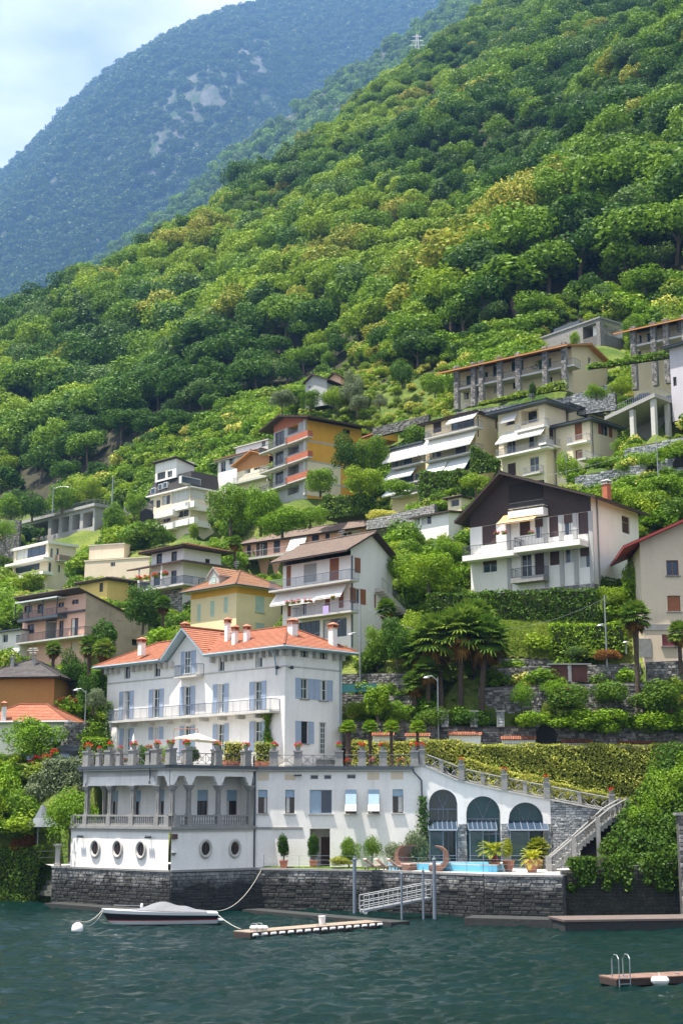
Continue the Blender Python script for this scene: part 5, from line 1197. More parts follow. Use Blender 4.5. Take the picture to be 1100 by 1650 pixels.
q = A.rect(118, 305, 425, 345, 1.4); MB().box(A.fr, q[0], q[1], q[3] - .1, q[3] + .08, .01, 1.5).build('awning_roof', awng, r)
for k in range(4): u = q[0] + (q[1] - q[0]) * k / 3.01 + .1; MB().box(A.fr, u - .05, u + .05, A.px(270, 432, 1.5)[1], q[3] - .1, 1.3, 1.4).build('post', iron, r)
# ochre house
r = house('ochre_house', 'ochre house with grey hipped roof and two dark chimneys', D4, 395, 1130, 152)
v = Vol(r, D4, 395, 1140, 152, 8, -120, None, 886, ochre, Lb=7.5, base=3); v.finish(); v.hip(.9, 2.3, tile_g, darkwood, .12)
for a, b in ((72, 106), (230, 263)): chimney(r, None, a / 4.583, b / 4.583, 900 + 716 / 4.583, 900 + 830 / 4.583, 154.5, concrete, concrete, 8, .2)
# low white house with orange roof
r = house('cottage', 'low white cottage with orange tiled roof below the ochre house', D4, 470, 1520, 141)
v = Vol(r, D4, 470, 1530, 141, 8, -160, None, 1212, white_house, Lb=6, base=2); v.A.win(155, 1370, 232, 1528, nx=1, frame=darktrim, pane=gdark); v.A.win(250, 1380, 330, 1528, nx=2, frame=darktrim); v.A.win(380, 1350, 450, 1450, frame=darktrim); v.finish(); v.hip(.5, 1.9, tile_o, lightstone, .12, gutterm)
chimney(r, None, 1, 11, 900 + 1050 / 4.583, 900 + 1160 / 4.583, 141.6, white_pl, terracotta, 8, .5)
# modern white house
r = house('modern_house', 'modern white house with long horizontal balconies and dark glass', D5, 232, 640, 286)
v = Vol(r, D5, 232, 690, 286, 45, 66, 372, 478, cream2, base=4); A, B = v.A, v.B
A.win(82, 496, 226, 545, nx=4, frame=darktrim, pane=gblue); A.win(78, 566, 196, 615, nx=3, frame=darktrim, pane=gblue); A.win(20, 655, 200, 700, nx=4, frame=darktrim, pane=gdark)
for a in ((250, 500, 263, 556), (277, 500, 291, 556), (240, 570, 253, 622), (285, 583, 298, 618), (345, 596, 365, 615)): B.win(*a, nx=1, frame=darktrim)
v.finish(); v.flat(.5, .5, white_house); A.balcony(26, 215, 560, 2.2, .5, 'none', 1, white_house); A.balcony(-12, 212, 633, 2.6, .6, 'none', 1, white_house); B.balcony(292, 372, 562, 1.4, .15, 'solid', 1.1, slabm, wood)
# concrete deck on pillars
r = empty('concrete_garage', P(*D5(465, 440), 300), 'long concrete deck on square pillars above the modern house', 'structure')
v = Vol(r, D5, 465, 405, 305, 45, 110, 528, 295, concrete, base=2); A = v.A
for x0, x1 in ((160, 238), (253, 290), (306, 340), (357, 394), (410, 458)): A.recess(x0, 315 + (458 - (x0 + x1) / 2) * .22, x1, 392 + (458 - (x0 + x1) / 2) * .2, 4)
v.finish(); v.flat(.7, .6, concrete)
o = MB(); rail_bars(o, [v.loc(v.La, -.5, v.H + .6), v.loc(-.5, -.5, v.H + .6), v.loc(-.5, v.Lb, v.H + .6)], 1.0, .3); o.build('railing', galv, r)
# block with slate mansard
r = house('mansard_block', 'cream apartment block with dark slate mansard and white balconies', D5, 935, 440, 262)
v = Vol(r, D5, 935, 445, 262, 45, 738, 1090, 196, cream2, base=4); A, B = v.A, v.B
for a in ((800, 240, 838, 285), (805, 325, 840, 370), (770, 262, 790, 300)): A.win(*a, frame=framed)
A.win(846, 212, 932, 272, nx=4, pane=curtain); A.win(875, 305, 930, 345); B.win(938, 208, 1018, 260, nx=4, pane=curtain); B.win(1030, 230, 1080, 300)
v.finish(); H = v.H; q = v.loc; o_ = .5; h_ = A.px(935, 118)[1] - H; m = MB()
m.hexa([q(-o_, -o_, H), q(v.La + o_, -o_, H), q(v.La + o_, v.Lb + o_, H), q(-o_, v.Lb + o_, H), q(.2, .2, H + h_), q(v.La - .6, .6, H + h_), q(v.La - .6, v.Lb, H + h_), q(.2, v.Lb, H + h_)]); m.build('mansard_roof', tile_g, r)
for f, a in ((A, (742, 202, 764, 232)), (A, (778, 182, 797, 210)), (A, (802, 174, 822, 202)), (B, (895, 150, 990, 186))):
    x = f.rect(*a, .5); MB().box(f.fr, x[0], x[1], x[2], x[3], -.3, .42).build('roof_window', framew, r); MB().box(f.fr, x[0] + .12, x[1] - .12, x[2] + .12, x[3] - .12, .2, .45).build('pane', gblue, r)
v.flat(.6, .25, white_house, name='cornice', z=-.26)
for x0, x1, y, o_ in ((716, 850, 344, 1.6), (728, 850, 408, 1.6)): A.balcony(x0, x1, y, o_, .25, 'solid', .95, white_house)
for y in (300, 380): A.balcony(850, 955, y, 1.0, .25, 'solid', .95, white_house); B.balcony(925, 1035, y + 6, 1.0, .25, 'solid', .95, white_house)
v2 = Vol(r, D5, 868, 150, 265, 45, 766, 957, 58, white_house); v2.A.win(825, 118, 848, 150); v2.A.win(775, 125, 815, 160, frame=framed); v2.finish(); v2.shed('B', v2.H, v2.H - .8, .5, tm=tile_b, th=.14, of=.5)
# two houses left of the orange block
r = house('white_house', 'white house with reddish tiled roof half hidden behind a timber-gabled house', D6, 300, 560, 258)
v = Vol(r, D6, 300, 620, 258, 45, 72, 345, 490, white_house, base=4); v.A.win(85, 545, 112, 600, pane=gdark); v.A.win(130, 520, 160, 560); v.finish(); v.hip(.6, .8, tile_t, lightstone, .15)
v2 = Vol(r, D6, 340, 500, 264, 45, 168, 380, 430, white_house); v2.A.win(305, 430, 325, 465); v2.finish(); v2.flat(.3, .2, slabm)
r = house('gabled_house', 'small cream house with orange timber gable beside the orange apartment block', D6, 335, 660, 248)
v = Vol(r, D6, 345, 700, 248, 45, 172, 400, 560, cream2, base=4); A = v.A
for a in ((215, 545, 245, 610), (262, 530, 300, 590)): A.win(*a, pane=gdark)
A.win(325, 610, 352, 650, frame=framed); v.finish(); v.prof('A', topline(v, 'A', [(352, 515), (243, 490), (138, 575)], .8), tile_g, orangewood, .2, .8, .3, fill=orangewood); A.balcony(150, 330, 640, 1.3, .3, 'bars', .9, slabm, galv)
# orange apartment block
r = house('orange_block', 'orange apartment block with brick-red balcony parapets and overhanging roof', D6, 548, 720, 220)
v = Vol(r, D6, 548, 725, 220, 55, 368, 840, 322, grey_house, orange_pl, base=3); A, B = v.A, v.B
for a in ((378, 385, 426, 455), (378, 492, 422, 560), (378, 600, 422, 665)): A.win(*a, frame=framed, pane=gdark)
for a in ((445, 330, 500, 395), (445, 460, 505, 505), (445, 560, 505, 615), (445, 680, 505, 720)): A.recess(*a, 1.4)
B.win(742, 372, 779, 398, nx=1, frame=framed)
for a in ((556, 358, 572, 402), (556, 468, 572, 512), (556, 575, 572, 620)): pass
v.finish(); v.prof('A', topline(v, 'A', [(552, 305), (392, 303), (288, 388)], 1.3), tile_t, darkwood, .2, 1.3, .5, fill=brick)
for y in (437, 545, 652):
    A.balcony(434, 552, y - 8, 1.0, .2, 'solid', .95, slabm, brick); A.balcony(290, 434, y + 38, 1.3, .2, 'bars', .95, slabm, iron)
    q = B.px(630, y + 10)[1]; MB().box(B.fr, 0, B.u1, q - .15, q + .15, .002, .04).build('floor_band', lightstone, r)
MB().box(B.fr, 0, 6.5, 0, B.px(600, 555)[1], .002, .03).build('lower_wall', cream2, r); MB().box(A.fr, .0, .5, 0, v.H, .01, .4).build('corner_column', slabm, r)
v2 = Vol(r, D6, 960, 425, 232, 55, 935, 1035, 385, orange_pl, La=11); v2.finish(); v2.flat(.6, .2, terracotta)
# awning apartments
r = house('awning_apartment', 'low yellow apartment house with white awnings stepping down the slope', D7, 395, 700, 203)
v = Vol(r, D7, 395, 760, 203, 45, 200, 430, 372, butter, base=3); A = v.A
for a in ((252, 420, 326, 505), (205, 450, 235, 520), (345, 560, 375, 620), (255, 548, 335, 625), (200, 570, 240, 640), (235, 670, 310, 720)): A.win(*a, pane=gdark, frame=framed)
v.finish(); v.flat(.7, .22, darktrim)
for y in (505, 618, 690): A.balcony(195, 400, y, 1.6, .2, 'bars', .95, slabm, ironblue)
A.awning(137, 400, 366, 470, 2.0, awn); A.awning(146, 520, 322, 586, 2.0, awng); A.awning(135, 640, 316, 688, 1.9, awng)
r = house('yellow_apartment', 'yellow apartment house with large white double awnings and vine-covered corner', D7, 735, 560, 194)
v = Vol(r, D7, 735, 600, 194, 45, 412, 870, 178, butter, base=3); A, B = v.A, v.B
A.win(460, 228, 513, 302, k='s'); A.win(575, 205, 720, 275, nx=4, pane=gdark, frame=framed); A.win(458, 402, 512, 458, frame=framed); A.win(600, 376, 668, 440, k='s'); A.win(640, 480, 700, 540, frame=framed)
B.win(854, 225, 869, 278, k='s', sm=brownsh); v.finish(); v.hip(.8, .7, tile_b, darkwood, .18)
for y in (300, 448): A.balcony(405, 740, y, 1.4, .2, 'bars', .95, slabm, ironblue)
A.awning(540, 190, 716, 226, 1.4, awn); A.awning(371, 330, 528, 424, 2.0, awn); A.awning(520, 300, 696, 388, 2.0, awn); A.awning(396, 475, 522, 552, 1.9, awng); A.awning(520, 455, 662, 535, 1.9, awng)
B.pipe(741, 200, 330, .06)
# cream apartment block with dark eaves
r = house('cream_block', 'cream apartment block with dark flat eaves and curved white balconies', D8, 340, 600, 187)
v = Vol(r, D8, 345, 620, 187, 45, 78, 455, 172, cream2, base=4); A, B = v.A, v.B
A.win(120, 248, 166, 292, nx=1); lo = A.recess(200, 200, 300, 285, 1.3); lo.win(240, 215, 290, 275, frame=framed); A.win(125, 362, 171, 446); A.win(245, 328, 291, 412, frame=framed)
A.win(127, 503, 173, 572, k='s'); A.win(250, 468, 301, 548); B.win(358, 308, 384, 372, k='s')
v.finish(); v.hip(1.3, .8, tile_g, darktrim, .28)
A.balcony(165, 330, 306, 1.2, .25, 'bars', .95, white_house, galv); A.balcony(60, 350, 436, 1.3, .25, 'bars', .95, white_house, galv); B.balcony(340, 432, 400, 1.2, .25, 'bars', .95, white_house, galv); A.balcony(210, 306, 558, .9, .2, 'bars', .95, slabm, galv)
A.awning(88, 235, 166, 268, .9, awn); A.awning(58, 338, 178, 382, 1.7, awn); A.awning(174, 308, 314, 352, 1.7, awn)
v2 = Vol(r, D8, 590, 500, 184, 45, 395, 737, 268, cream2, base=4); A2, B2 = v2.A, v2.B
A2.win(499, 278, 540, 374, k='c', sm=brownsh); A2.win(503, 430, 542, 480, k='c', sm=brownsh); B2.win(645, 270, 686, 350, shut=brownsh, sw=.7, frame=framew); v2.finish(); v2.hip(1.0, .6, tile_g, darktrim, .25)
A2.balcony(455, 566, 385, 1.2, .22, 'bars', .95, white_house, galv); B2.balcony(560, 660, 485, 1.3, .25, 'bars', .95, slabm, galv)
v3 = Vol(r, D8, 470, 400, 192, 45, 395, 735, 190, cream2, base=2); v3.B.win(510, 212, 570, 246, frame=framed); v3.finish(); v3.hip(.9, .6, tile_g, darktrim, .25)
B2.pipe(592, 275, 480, .05)
# long cream building with stone pillars
def pillars(v, f, xs, y0, y1, w=2.0):
    for x in xs:
        u = f.px(x, (y0 + y1) / 2, w)[0]; 
        m = MB(); m.box(f.fr, u - .38, u + .38, -1, v.H + .35, w - .35, w + .35); rr = random.Random(int(x)); 
        core = m.build('stone_pillar', greystone, v.root); s = MB()
        fr_ = f.fr.moved(0, 0, w + .35)
        for st in stones(None, rr, fr_, u - .38, u + .38, -1, v.H + .35, (.25, .4), (.3, .5)): stone_box(s, fr_, *st, 0, .05, rr)
        s.build('stones', garden_st, core)['kind'] = 'stuff'
r = house('pillared_building', 'long cream two-storey building with tall stone pillars and continuous balconies', E1, 610, 370, 200)
v = Vol(r, E1, 610, 385, 200, 38, 95, 765, 222, cream, base=3); A, B = v.A, v.B
for a in ((258, 300, 278, 347), (340, 282, 360, 324), (380, 276, 392, 320), (460, 275, 483, 316), (500, 268, 515, 308), (215, 330, 235, 352), (140, 345, 160, 385)): A.win(*a, k='c', sm=simple('dark_green_shutter%d' % a[0], (.02, .06, .04), .6))
for a in ((262, 385, 281, 422), (345, 365, 363, 402), (500, 350, 520, 378), (555, 335, 570, 365), (180, 395, 200, 440), (130, 405, 150, 450)): A.win(*a, frame=framed, pane=gdark)
B.win(678, 265, 691, 292); v.finish()
v.prof('B', [(-2.9, v.H - .5), (v.Lb * .42, v.H + 1.6), (v.Lb + .9, v.H - .1)], tile_t, orangewood, .2, .9, 1.5)
A.balcony(92, 618, 347, 2.1, .28, 'bars', .95, slabm, ironblue, sp=.2); pillars(v, A, (97, 172, 207, 288, 370, 490, 575), 230, 380)
r = house('pillared_house', 'cream house with stone pillars at the upper edge of the village', E1, 1040, 300, 203)
v = Vol(r, E1, 1240, 330, 192, 38, 872, None, 80, cream, Lb=7, base=3); A = v.A
for a in ((940, 155, 965, 200), (1072, 95, 1120, 150), (905, 165, 915, 200), (945, 240, 965, 275), (900, 235, 915, 290)): A.win(*a, frame=darksh, pane=gdark)
v.finish(); v.prof('B', [(-2.9, v.H - .5), (v.Lb * .45, v.H + 1.6), (v.Lb + .9, v.H - .1)], tile_t, orangewood, .2, .9, 1.5)
A.balcony(880, 1250, 170, 2.1, .28, 'bars', .95, slabm, ironblue, sp=.2); pillars(v, A, (880, 970, 1027, 1110), 100, 300)
# modern stone building
r = house('stone_building', 'modern grey stone building with sloping roof above the pillared building', E1, 735, 215, 238)
v = Vol(r, E1, 735, 230, 238, 52, 470, 852, 88, garden_st, base=3); v.A.recess(655, 120, 715, 175, 3); v.B.recess(748, 120, 830, 170, 2.5, white_house); v.finish(); v.flat(.15, .3, greystone)
q = v.loc; m = MB(); m.add([q(v.La, 0, 0), q(v.La + 10, 0, 0), q(v.La, 0, v.H), q(v.La, v.Lb, 0), q(v.La + 10, v.Lb, 0), q(v.La, v.Lb, v.H)], [(0, 2, 1), (3, 4, 5), (1, 2, 5, 4)]); m.build('sloping_wall', garden_st, r)
v2 = Vol(r, E1, 640, 130, 244, 52, 525, 660, 98, darktrim); v2.finish()
# lilac house at the edge
r = house('lilac_house', 'lilac-grey house with narrow dark window beside the parked car', E1, 1130, 410, 178)
v = Vol(r, E1, 1140, 430, 178, 45, 1042, None, 200, lilac, Lb=5, base=3); v.A.win(1055, 350, 1070, 390, frame=darksh); v.finish(); v.hip(.8, .8, tile_g, darktrim, .2)
# concrete carport
r = empty('concrete_carport', P(*D8(945, 300), 178), 'open concrete parking deck on pillars with dark space below', 'carport')
v = Vol(r, D8, 945, 330, 178, 45, 815, 1100, 140, concrete, base=1); q = v.loc; H = v.H; m = MB()
m.hexa([q(-.4, -.4, H), q(v.La + 4, -.4, H - 1.6), q(v.La + 4, v.Lb, H - 1.6), q(-.4, v.Lb, H), q(-.4, -.4, H + .5), q(v.La + 4, -.4, H - 1.1), q(v.La + 4, v.Lb, H - 1.1), q(-.4, v.Lb, H + .5)]); m.build('deck', concrete, r)
for a, b in ((.2, .2), (v.La, .2), (.2, v.Lb - .3), (.2, v.Lb * .5)): MB().box(Fr(q(a, b, 0), v.fA.U, v.fA.N), -.3, .3, -1, H - (.0 if a < 1 else .9), -.3, .3).build('pillar', slabm, r)
MB().quad(q(-.4, 6.5, -1), q(v.La + 4, 6.5, -1), q(v.La + 4, 6.5, H), q(-.4, 6.5, H)).build('back_wall', concrete, r)
o = MB(); rail_bars(o, [q(v.La + 3, -.3, H - 1.0), q(-.3, -.3, H + .5), q(-.3, v.Lb, H + .5)], .9, .3); o.build('railing', galv, r)
# beige house at the right edge
r = house('beige_villa', 'beige house with red-edged roof and red roller shutters', E2, 735, 1310, 124)
v = Vol(r, E2, 1850, 1310, 124, 4, 735, None, 320, beige, Lb=9, base=1.5); A = v.A
A.win(950, 455, 1058, 590, pane=gblue, frame=brownsh, sill=greystone); A.win(960, 768, 1075, 908, k='s', sm=brownsh, sill=greystone); A.win(912, 1112, 1055, 1215, k='s', sm=simple('wine_red_roller_shutter', (.22, .045, .06), .6), sill=greystone)
A.win(1250, 455, 1350, 590, pane=gblue, frame=brownsh, sill=greystone); v.finish(); v.prof('A', topline(v, 'A', [(2000, 350), (1290, 28), (572, 348)], 1.0), tile_t, tile_r, .22, 1.0, .5)
c = A.px(1000, 1060); MB().box(A.fr, 0, A.u1, c[1] - .15, c[1] + .4, .002, .06).build('stone_band', greystone, r); q = A.rect(738, 1150, 815, 1310); MB().box(A.fr, q[0], q[1] + .3, 0, q[3], .002, .08).build('stone_corner', greystone, r)
# sheds and huts
r = house('flat_shed', 'low white shed with flat dark roof below the awning apartments', D7, 560, 930, 160)
v = Vol(r, D7, 560, 960, 160, 45, 338, 660, 808, white_house, base=3); v.A.win(343, 836, 376, 890, nx=1); v.A.win(385, 832, 450, 886, nx=2); v.finish(); v.shed('B', v.H, v.H + .3, .4, tm=tile_b, th=.15, of=.5)
r = house('cream_shed', 'small cream outbuilding under the clipped hedge tree', D7, 640, 800, 168)
v = Vol(r, D7, 640, 820, 168, 45, 555, 760, 712, cream, base=2); v.A.win(572, 725, 625, 770, nx=1); v.finish(); v.hip(.4, .4, tile_b, darkwood, .12)
r = house('stone_hut', 'small grey stone hut with brown roof at the forest edge', D6, 655, 215, 255)
v = Vol(r, D6, 655, 218, 255, 35, 540, 735, 122, grey_house, base=.8); v.A.win(556, 128, 566, 150, nx=1); v.finish(); v.prof('A', topline(v, 'A', [(668, 108), (572, 80), (524, 128)], .5), tile_b, darkwood, .15, .5, .4)
r = house('red_roof_hut', 'tiny hut with reddish roof behind the stone hut', D6, 730, 130, 268)
v = Vol(r, D6, 730, 150, 268, 35, 662, 760, 92, pink, base=2); v.finish(); v.gable('A', .4, .9, tm=tile_t, th=.12)
r = house('edge_cottage', 'small white cottage with dark flat roof left of the pink house', D4, 150, 650, 182)
v = Vol(r, D4, 150, 690, 182, 40, -80, None, 530, white_house, Lb=4, base=3); v.A.win(20, 560, 60, 620); v.finish(); v.flat(.6, .15, darktrim)

# terrace walls: label, upper left corner, upper right corner (picture point and distance), height
WALLS = (
    ('rubble wall below the grass slope under the ivy hedge', (789, 1058, 128.5), (925, 1066, 127), 1.8, garden_st),
    ('long rubble terrace wall with brown timber doors', (783, 1076, 127), (1032, 1069, 124.5), 2.3, garden_st),
    ('tall pale rubble wall behind the rose bushes', (770, 1108, 124.6), (1042, 1099, 122.6), 3.6, garden_st),
    ('rubble wall below the beige house at the edge', (1040, 1067, 122.5), (1125, 1063, 122), 3.0, garden_st),
    ('stone wall above the teal sheet behind the villa', (548, 1086, 130), (662, 1084, 128), 2.6, garden_st),
    ('stone wall below the teal sheet behind the villa', (546, 1119, 128), (672, 1121, 126.4), 2.6, garden_st),
    ('dark stone wall above the tiled wall behind small palms', (540, 1160, 125.2), (700, 1164, 123.2), 2.6, garden_st),
    ('long dark road wall behind the yellow-green hedge', (690, 1170, 123.0), (1120, 1172, 121.2), 2.4, garden_st),
    ('stacked stone wall beside the orange-roofed cottage', (104, 1164, 140), (139, 1164, 138.5), 3.9, garden_st),
    ('stone wall under the open concrete parking deck', (1005, 724, 173), (1115, 700, 168), 3.4, pale_st),
    ('stone wall with dark arched niches above the chalet roof', (925, 768, 166), (1115, 732, 162), 4.0, pale_st),
    ('curved stone wall below the long pillared building', (735, 664, 204), (905, 641, 195), 3.2, pale_st),
    ('stone wall ending at the carport beside the pillared building', (905, 641, 195), (990, 616, 191), 4.0, pale_st),
    ('stone terrace wall left of the mansard block', (178, 853, 268), (247, 841, 262), 5.0, garden_st),
    ('old stone wall with arch niche behind the mansard block', (200, 817, 275), (247, 806, 270), 6.0, garden_st),
    ('dark stone wall at the far edge above the modern house', (-25, 838, 305), (33, 838, 301), 12, garden_st),
    ('low stone wall in the meadow above the awning apartments', (600, 690, 222), (690, 668, 214), 1.6, garden_st),
    ('grey block wall with hedge above the flat shed', (590, 838, 172), (700, 812, 166), 2.0, concrete),
    )

def antenna(v, a, b, z, h=2.2):
    p = v.loc(a, b, z); m = MB(); m.tube([p, p + Vector((0, 0, h))], .03, 5)
    for k, l in ((.95, .5), (.85, .65), (.72, .4)): q = p + Vector((0, 0, h * k)); m.tube([q - v.fA.U * l, q + v.fA.U * l], .018, 4); m.tube([q - v.fB.U * .3, q + v.fB.U * .3], .018, 4)
    m.build('tv_antenna', galv, v.root)
for nm, a, b, dz in (('terraced_house', .4, .45, 1.6), ('yellow_villa', .5, .5, 2.2), ('salmon', 0, 0, 0), ('long_house', .35, .5, 1.3), ('chalet_house', .7, .6, 2.2), ('pink_house', .2, .3, 1.5), ('cream_block', .5, .5, .8), ('yellow_apartment', .4, .5, .7), ('mansard_block', .4, .6, 2.0), ('ochre_house', .5, .5, 2.0)):
    for v in VOLS:
        if v.root.name == nm and v.base: antenna(v, v.La * a, v.Lb * b, v.H + dz * .8); break
# ------------------------------------------------------------------ terrain
SX = .8
FS = np.array([(60, -9), (95, -4), (103, 2.0), (113, 11.0), (122, 13), (131, 18), (141, 23.5), (149, 28), (160, 34), (195, 47), (207, 51), (228, 62), (243, 66), (260, 73), (400, 166), (650, 332), (1000, 560)], float)
CTRL = [(955, 945, 132), (760, 945, 146), (566, 1052, 140), (520, 915, 205), (380, 1030, 165), (300, 985, 185), (130, 1075, 175), (60, 1060, 190), (80, 1145, 155), (60, 1238, 140),
        (1060, 1066, 124), (1000, 1208, 119), (760, 1208, 121), (600, 1210, 122), (890, 790, 187), (720, 800, 200), (485, 805, 220), (330, 868, 262), (400, 795, 250),
        (980, 655, 198), (840, 650, 214), (1060, 600, 205), (1040, 705, 180), (60, 960, 310), (110, 870, 300), (180, 938, 230), (170, 965, 200), (515, 645, 255), (40, 1330, 131), (40, 1400, 126), (120, 1250, 136), (1050, 780, 168), (1000, 800, 170), (520, 925, 188), (450, 938, 182), (590, 930, 180), (450, 950, 172), (420, 900, 205), (560, 990, 160), (660, 960, 150), (240, 960, 190)]
_cw = []
for a in CTRL:
    p = P(*a); _cw.append((p.x, p.y, p.z - float(np.interp(p.y + SX * p.x, FS[:, 0], FS[:, 1])), 7.0 * p.y / 130))
for v in VOLS:
    if not v.base or v.root.name.startswith('villa'): continue
    s_ = 6.0 * v.c.y / 130
    for q, dz in ((v.loc(0, 0, 0), 0), (v.loc(v.La, 0, 0), 0), (v.loc(0, v.Lb, 0), .5), (v.loc(v.La / 2, 0, 0), 0), (v.fA.pt(v.La * .2, 0, 6), -1.5), (v.fA.pt(v.La * .8, 0, 6), -1.5), (v.fB.pt(v.Lb * .3, 0, 5), -1.2), (v.fA.pt(v.La * .5, 0, 13), -4.5), (v.fA.pt(v.La * .1, 0, 13), -4.5), (v.fA.pt(v.La * .95, 0, 13), -4.5), (v.fA.pt(v.La * .5, 0, 24), -9), (v.fB.pt(v.Lb * .7, 0, 9), -2)):
        _cw.append((q.x, q.y, q.z + dz - .4 - float(np.interp(q.y + SX * q.x, FS[:, 0], FS[:, 1])), s_))
for lb, a, b, h, mt in WALLS:
    pa, pb = P(*a), P(*b); L_ = (pb - pa).length; n_ = Vector((pb.y - pa.y, pa.x - pb.x, 0)).normalized()
    for k in np.linspace(0, 1, max(2, int(L_ / 5))):
        q = pa.lerp(pb, float(k))
        for o_, dz in ((-1.6, -.15), (.9, -h + .15), (3.0, -h - .3)):
            w_ = q + n_ * o_; _cw.append((w_.x, w_.y, q.z + dz - float(np.interp(w_.y + SX * w_.x, FS[:, 0], FS[:, 1])), 1))
_cw = np.array(_cw); LAM = 22.0
_kk = np.exp(-np.hypot(_cw[:, None, 0] - _cw[None, :, 0], _cw[:, None, 1] - _cw[None, :, 1]) / LAM); _kw = np.linalg.solve(_kk + np.eye(len(_cw)) * .05, _cw[:, 2])
_caps = []
for v in VOLS:
    if not v.base or v.root.name.startswith('villa') or v.c.z < 15: continue
    pa, pb = v.loc(v.La, 0, 0), v.loc(0, v.Lb, 0); _caps.append((pa.x / pa.y, v.c.x / v.c.y, max(pb.x / pb.y, v.c.x / v.c.y + .002), pa.y, v.c.y, pb.y, (v.c.z,) * 3))
for lb, a, b, h, mt in WALLS:
    pa, pb = P(*a), P(*b); _caps.append((pa.x / pa.y, (pa.x + pb.x) / (pa.y + pb.y), pb.x / pb.y, pa.y - .1, (pa.y + pb.y) / 2 - .1, pb.y - .1, (pa.z - h + .3, (pa.z + pb.z) / 2 - h + .3, pb.z - h + .3)))
def zbase(x, y):
    x = np.asarray(x, float); y = np.asarray(y, float)
    z = np.interp(y + SX * x, FS[:, 0], FS[:, 1])
    sh = x.shape; xf, yf = x.ravel(), y.ravel(); zr_ = np.zeros(xf.size)
    for k in range(0, xf.size, 20000):
        zr_[k:k + 20000] = np.exp(-np.hypot(xf[k:k + 20000, None] - _cw[:, 0], yf[k:k + 20000, None] - _cw[:, 1]) / LAM) @ _kw
    z = z + zr_.reshape(sh)
    sx_ = x / np.maximum(y, 1)
    for a0, ac, a1, y0, yc_, y1, zb in _caps:            # the slope falls away in front of each house
        yw = np.interp(sx_, [a0, ac, a1], [y0, yc_, y1]); da = np.maximum(0, np.maximum(a0 - sx_, sx_ - a1))
        zb = np.interp(sx_, [a0, ac, a1], zb); cap = CAMZ + (zb - .35 - CAMZ) * y / yw + da * y * 1.1
        z = np.where((y < yw + .5) & (da < .05), np.minimum(z, cap), z)
    far = np.clip((y + SX * x - 255) / 60, 0, 1)
    z = z + far * (7 * np.sin(x * .021 + y * .013) * np.sin(y * .017 - x * .008 + 1) + 4.5 * np.sin(x * .055 - y * .031 + 2) + 2.5 * np.sin(x * .09 + y * .075))
    return z
def march(px, py, fn, y0=112, y1=1400, st=.6):
    d = ray(px, py); ys = np.arange(y0, y1, st); xs = d.x / d.y * ys; zs = CAMZ + d.z / d.y * ys
    h = fn(xs, ys); k = np.nonzero(h >= zs)[0]
    if not len(k): return None
    k = k[0]; return Vector((xs[k], ys[k], float(h[k])))
SKY = [(-260, 640), (-60, 562), (0, 540), (60, 516), (120, 476), (240, 422), (380, 326), (480, 268), (560, 214), (640, 140), (700, 88), (735, 40), (800, -30), (900, -120)]
_cr = []
for a in SKY:
    q = march(a[0], a[1], zbase, 200, 1600, 2)
    if q is not None: _cr.append((q.x, q.y))
_cr = np.array(sorted(_cr))
def zter(x, y):
    x = np.asarray(x, float); y = np.asarray(y, float)
    z = zbase(x, y); yc = np.interp(x, _cr[:, 0], _cr[:, 1]); dd = np.clip(y - yc, 0, None)
    return z - np.minimum(dd * dd * .02, dd * 1.05)
def T(px, py, y0=118): return march(px, py, zter, y0, 1200, .4)
GBL, GBU = [P(784, 1056, 128.75), P(928, 1065, 127.15)], [P(774, 1002, 131.9), P(966, 1004, 128.1)]      # foot and head of the grass bank
def bank_pt(a, b): return GBL[0].lerp(GBL[1], a).lerp(GBU[0].lerp(GBU[1], a), b)
def zmask(x, y):
    """the part of the slope under the terrace, the villa and the pool garden is dug away"""
    z = zter(x, y); sx_ = x / np.maximum(y, 1); al = [p.x / p.y for p in GBL]; au = [p.x / p.y for p in GBU]
    yl, zl = np.interp(sx_, al, [p.y for p in GBL]), np.interp(sx_, al, [p.z for p in GBL]); yu, zu = np.interp(sx_, au, [p.y for p in GBU]), np.interp(sx_, au, [p.z for p in GBU])
    z = np.where((sx_ > al[0]) & (sx_ < au[1]) & (y > yl - .8) & (y < yu + 1.5), np.minimum(z, zl + (zu - zl) * np.clip((y - yl) / (yu - yl), 0, 1) - .5), z)
    dug = ((x <= -23.2) & (y < 131.4 + .12 * (x + 23))) | ((x > -23.2) & (x + y < 130.5) & (x < 1.5)) | ((x >= 1.5) & (y < 127.0) & (x < 60)) 
    return np.where(dug, np.minimum(z, -3.0), z)
gx = np.concatenate([np.arange(-520, -90, 7), np.arange(-90, 90, 1.6), np.arange(90, 520, 7)])
gy = np.concatenate([np.arange(116, 240, 1.6), np.arange(240, 1300, 8)])
X, Y = np.meshgrid(gx, gy, indexing='ij')
Z = zmask(X, Y)
hm, hn, hl, hb = nodes('hillside_ground')
g_ = hn.new('ShaderNodeNewGeometry'); n1 = hn.new('ShaderNodeTexNoise'); n1.inputs['Scale'].default_value = .09; n1.inputs['Detail'].default_value = 8
n2 = hn.new('ShaderNodeTexNoise'); n2.inputs['Scale'].default_value = 2.2; n2.inputs['Detail'].default_value = 6
hl.new(g_.outputs['Position'], n1.inputs['Vector']); hl.new(g_.outputs['Position'], n2.inputs['Vector'])
c1 = hn.new('ShaderNodeValToRGB'); e = c1.color_ramp.elements; e[0].position = .35; e[1].position = .65; e[0].color = (.06, .12, .02, 1); e[1].color = (.24, .29, .06, 1)
m1 = hn.new('ShaderNodeMixRGB'); m1.blend_type = 'MULTIPLY'; m1.inputs[0].default_value = .8; c2 = hn.new('ShaderNodeValToRGB'); c2.color_ramp.elements[0].position = .3; c2.color_ramp.elements[0].color = (.35, .35, .35, 1)
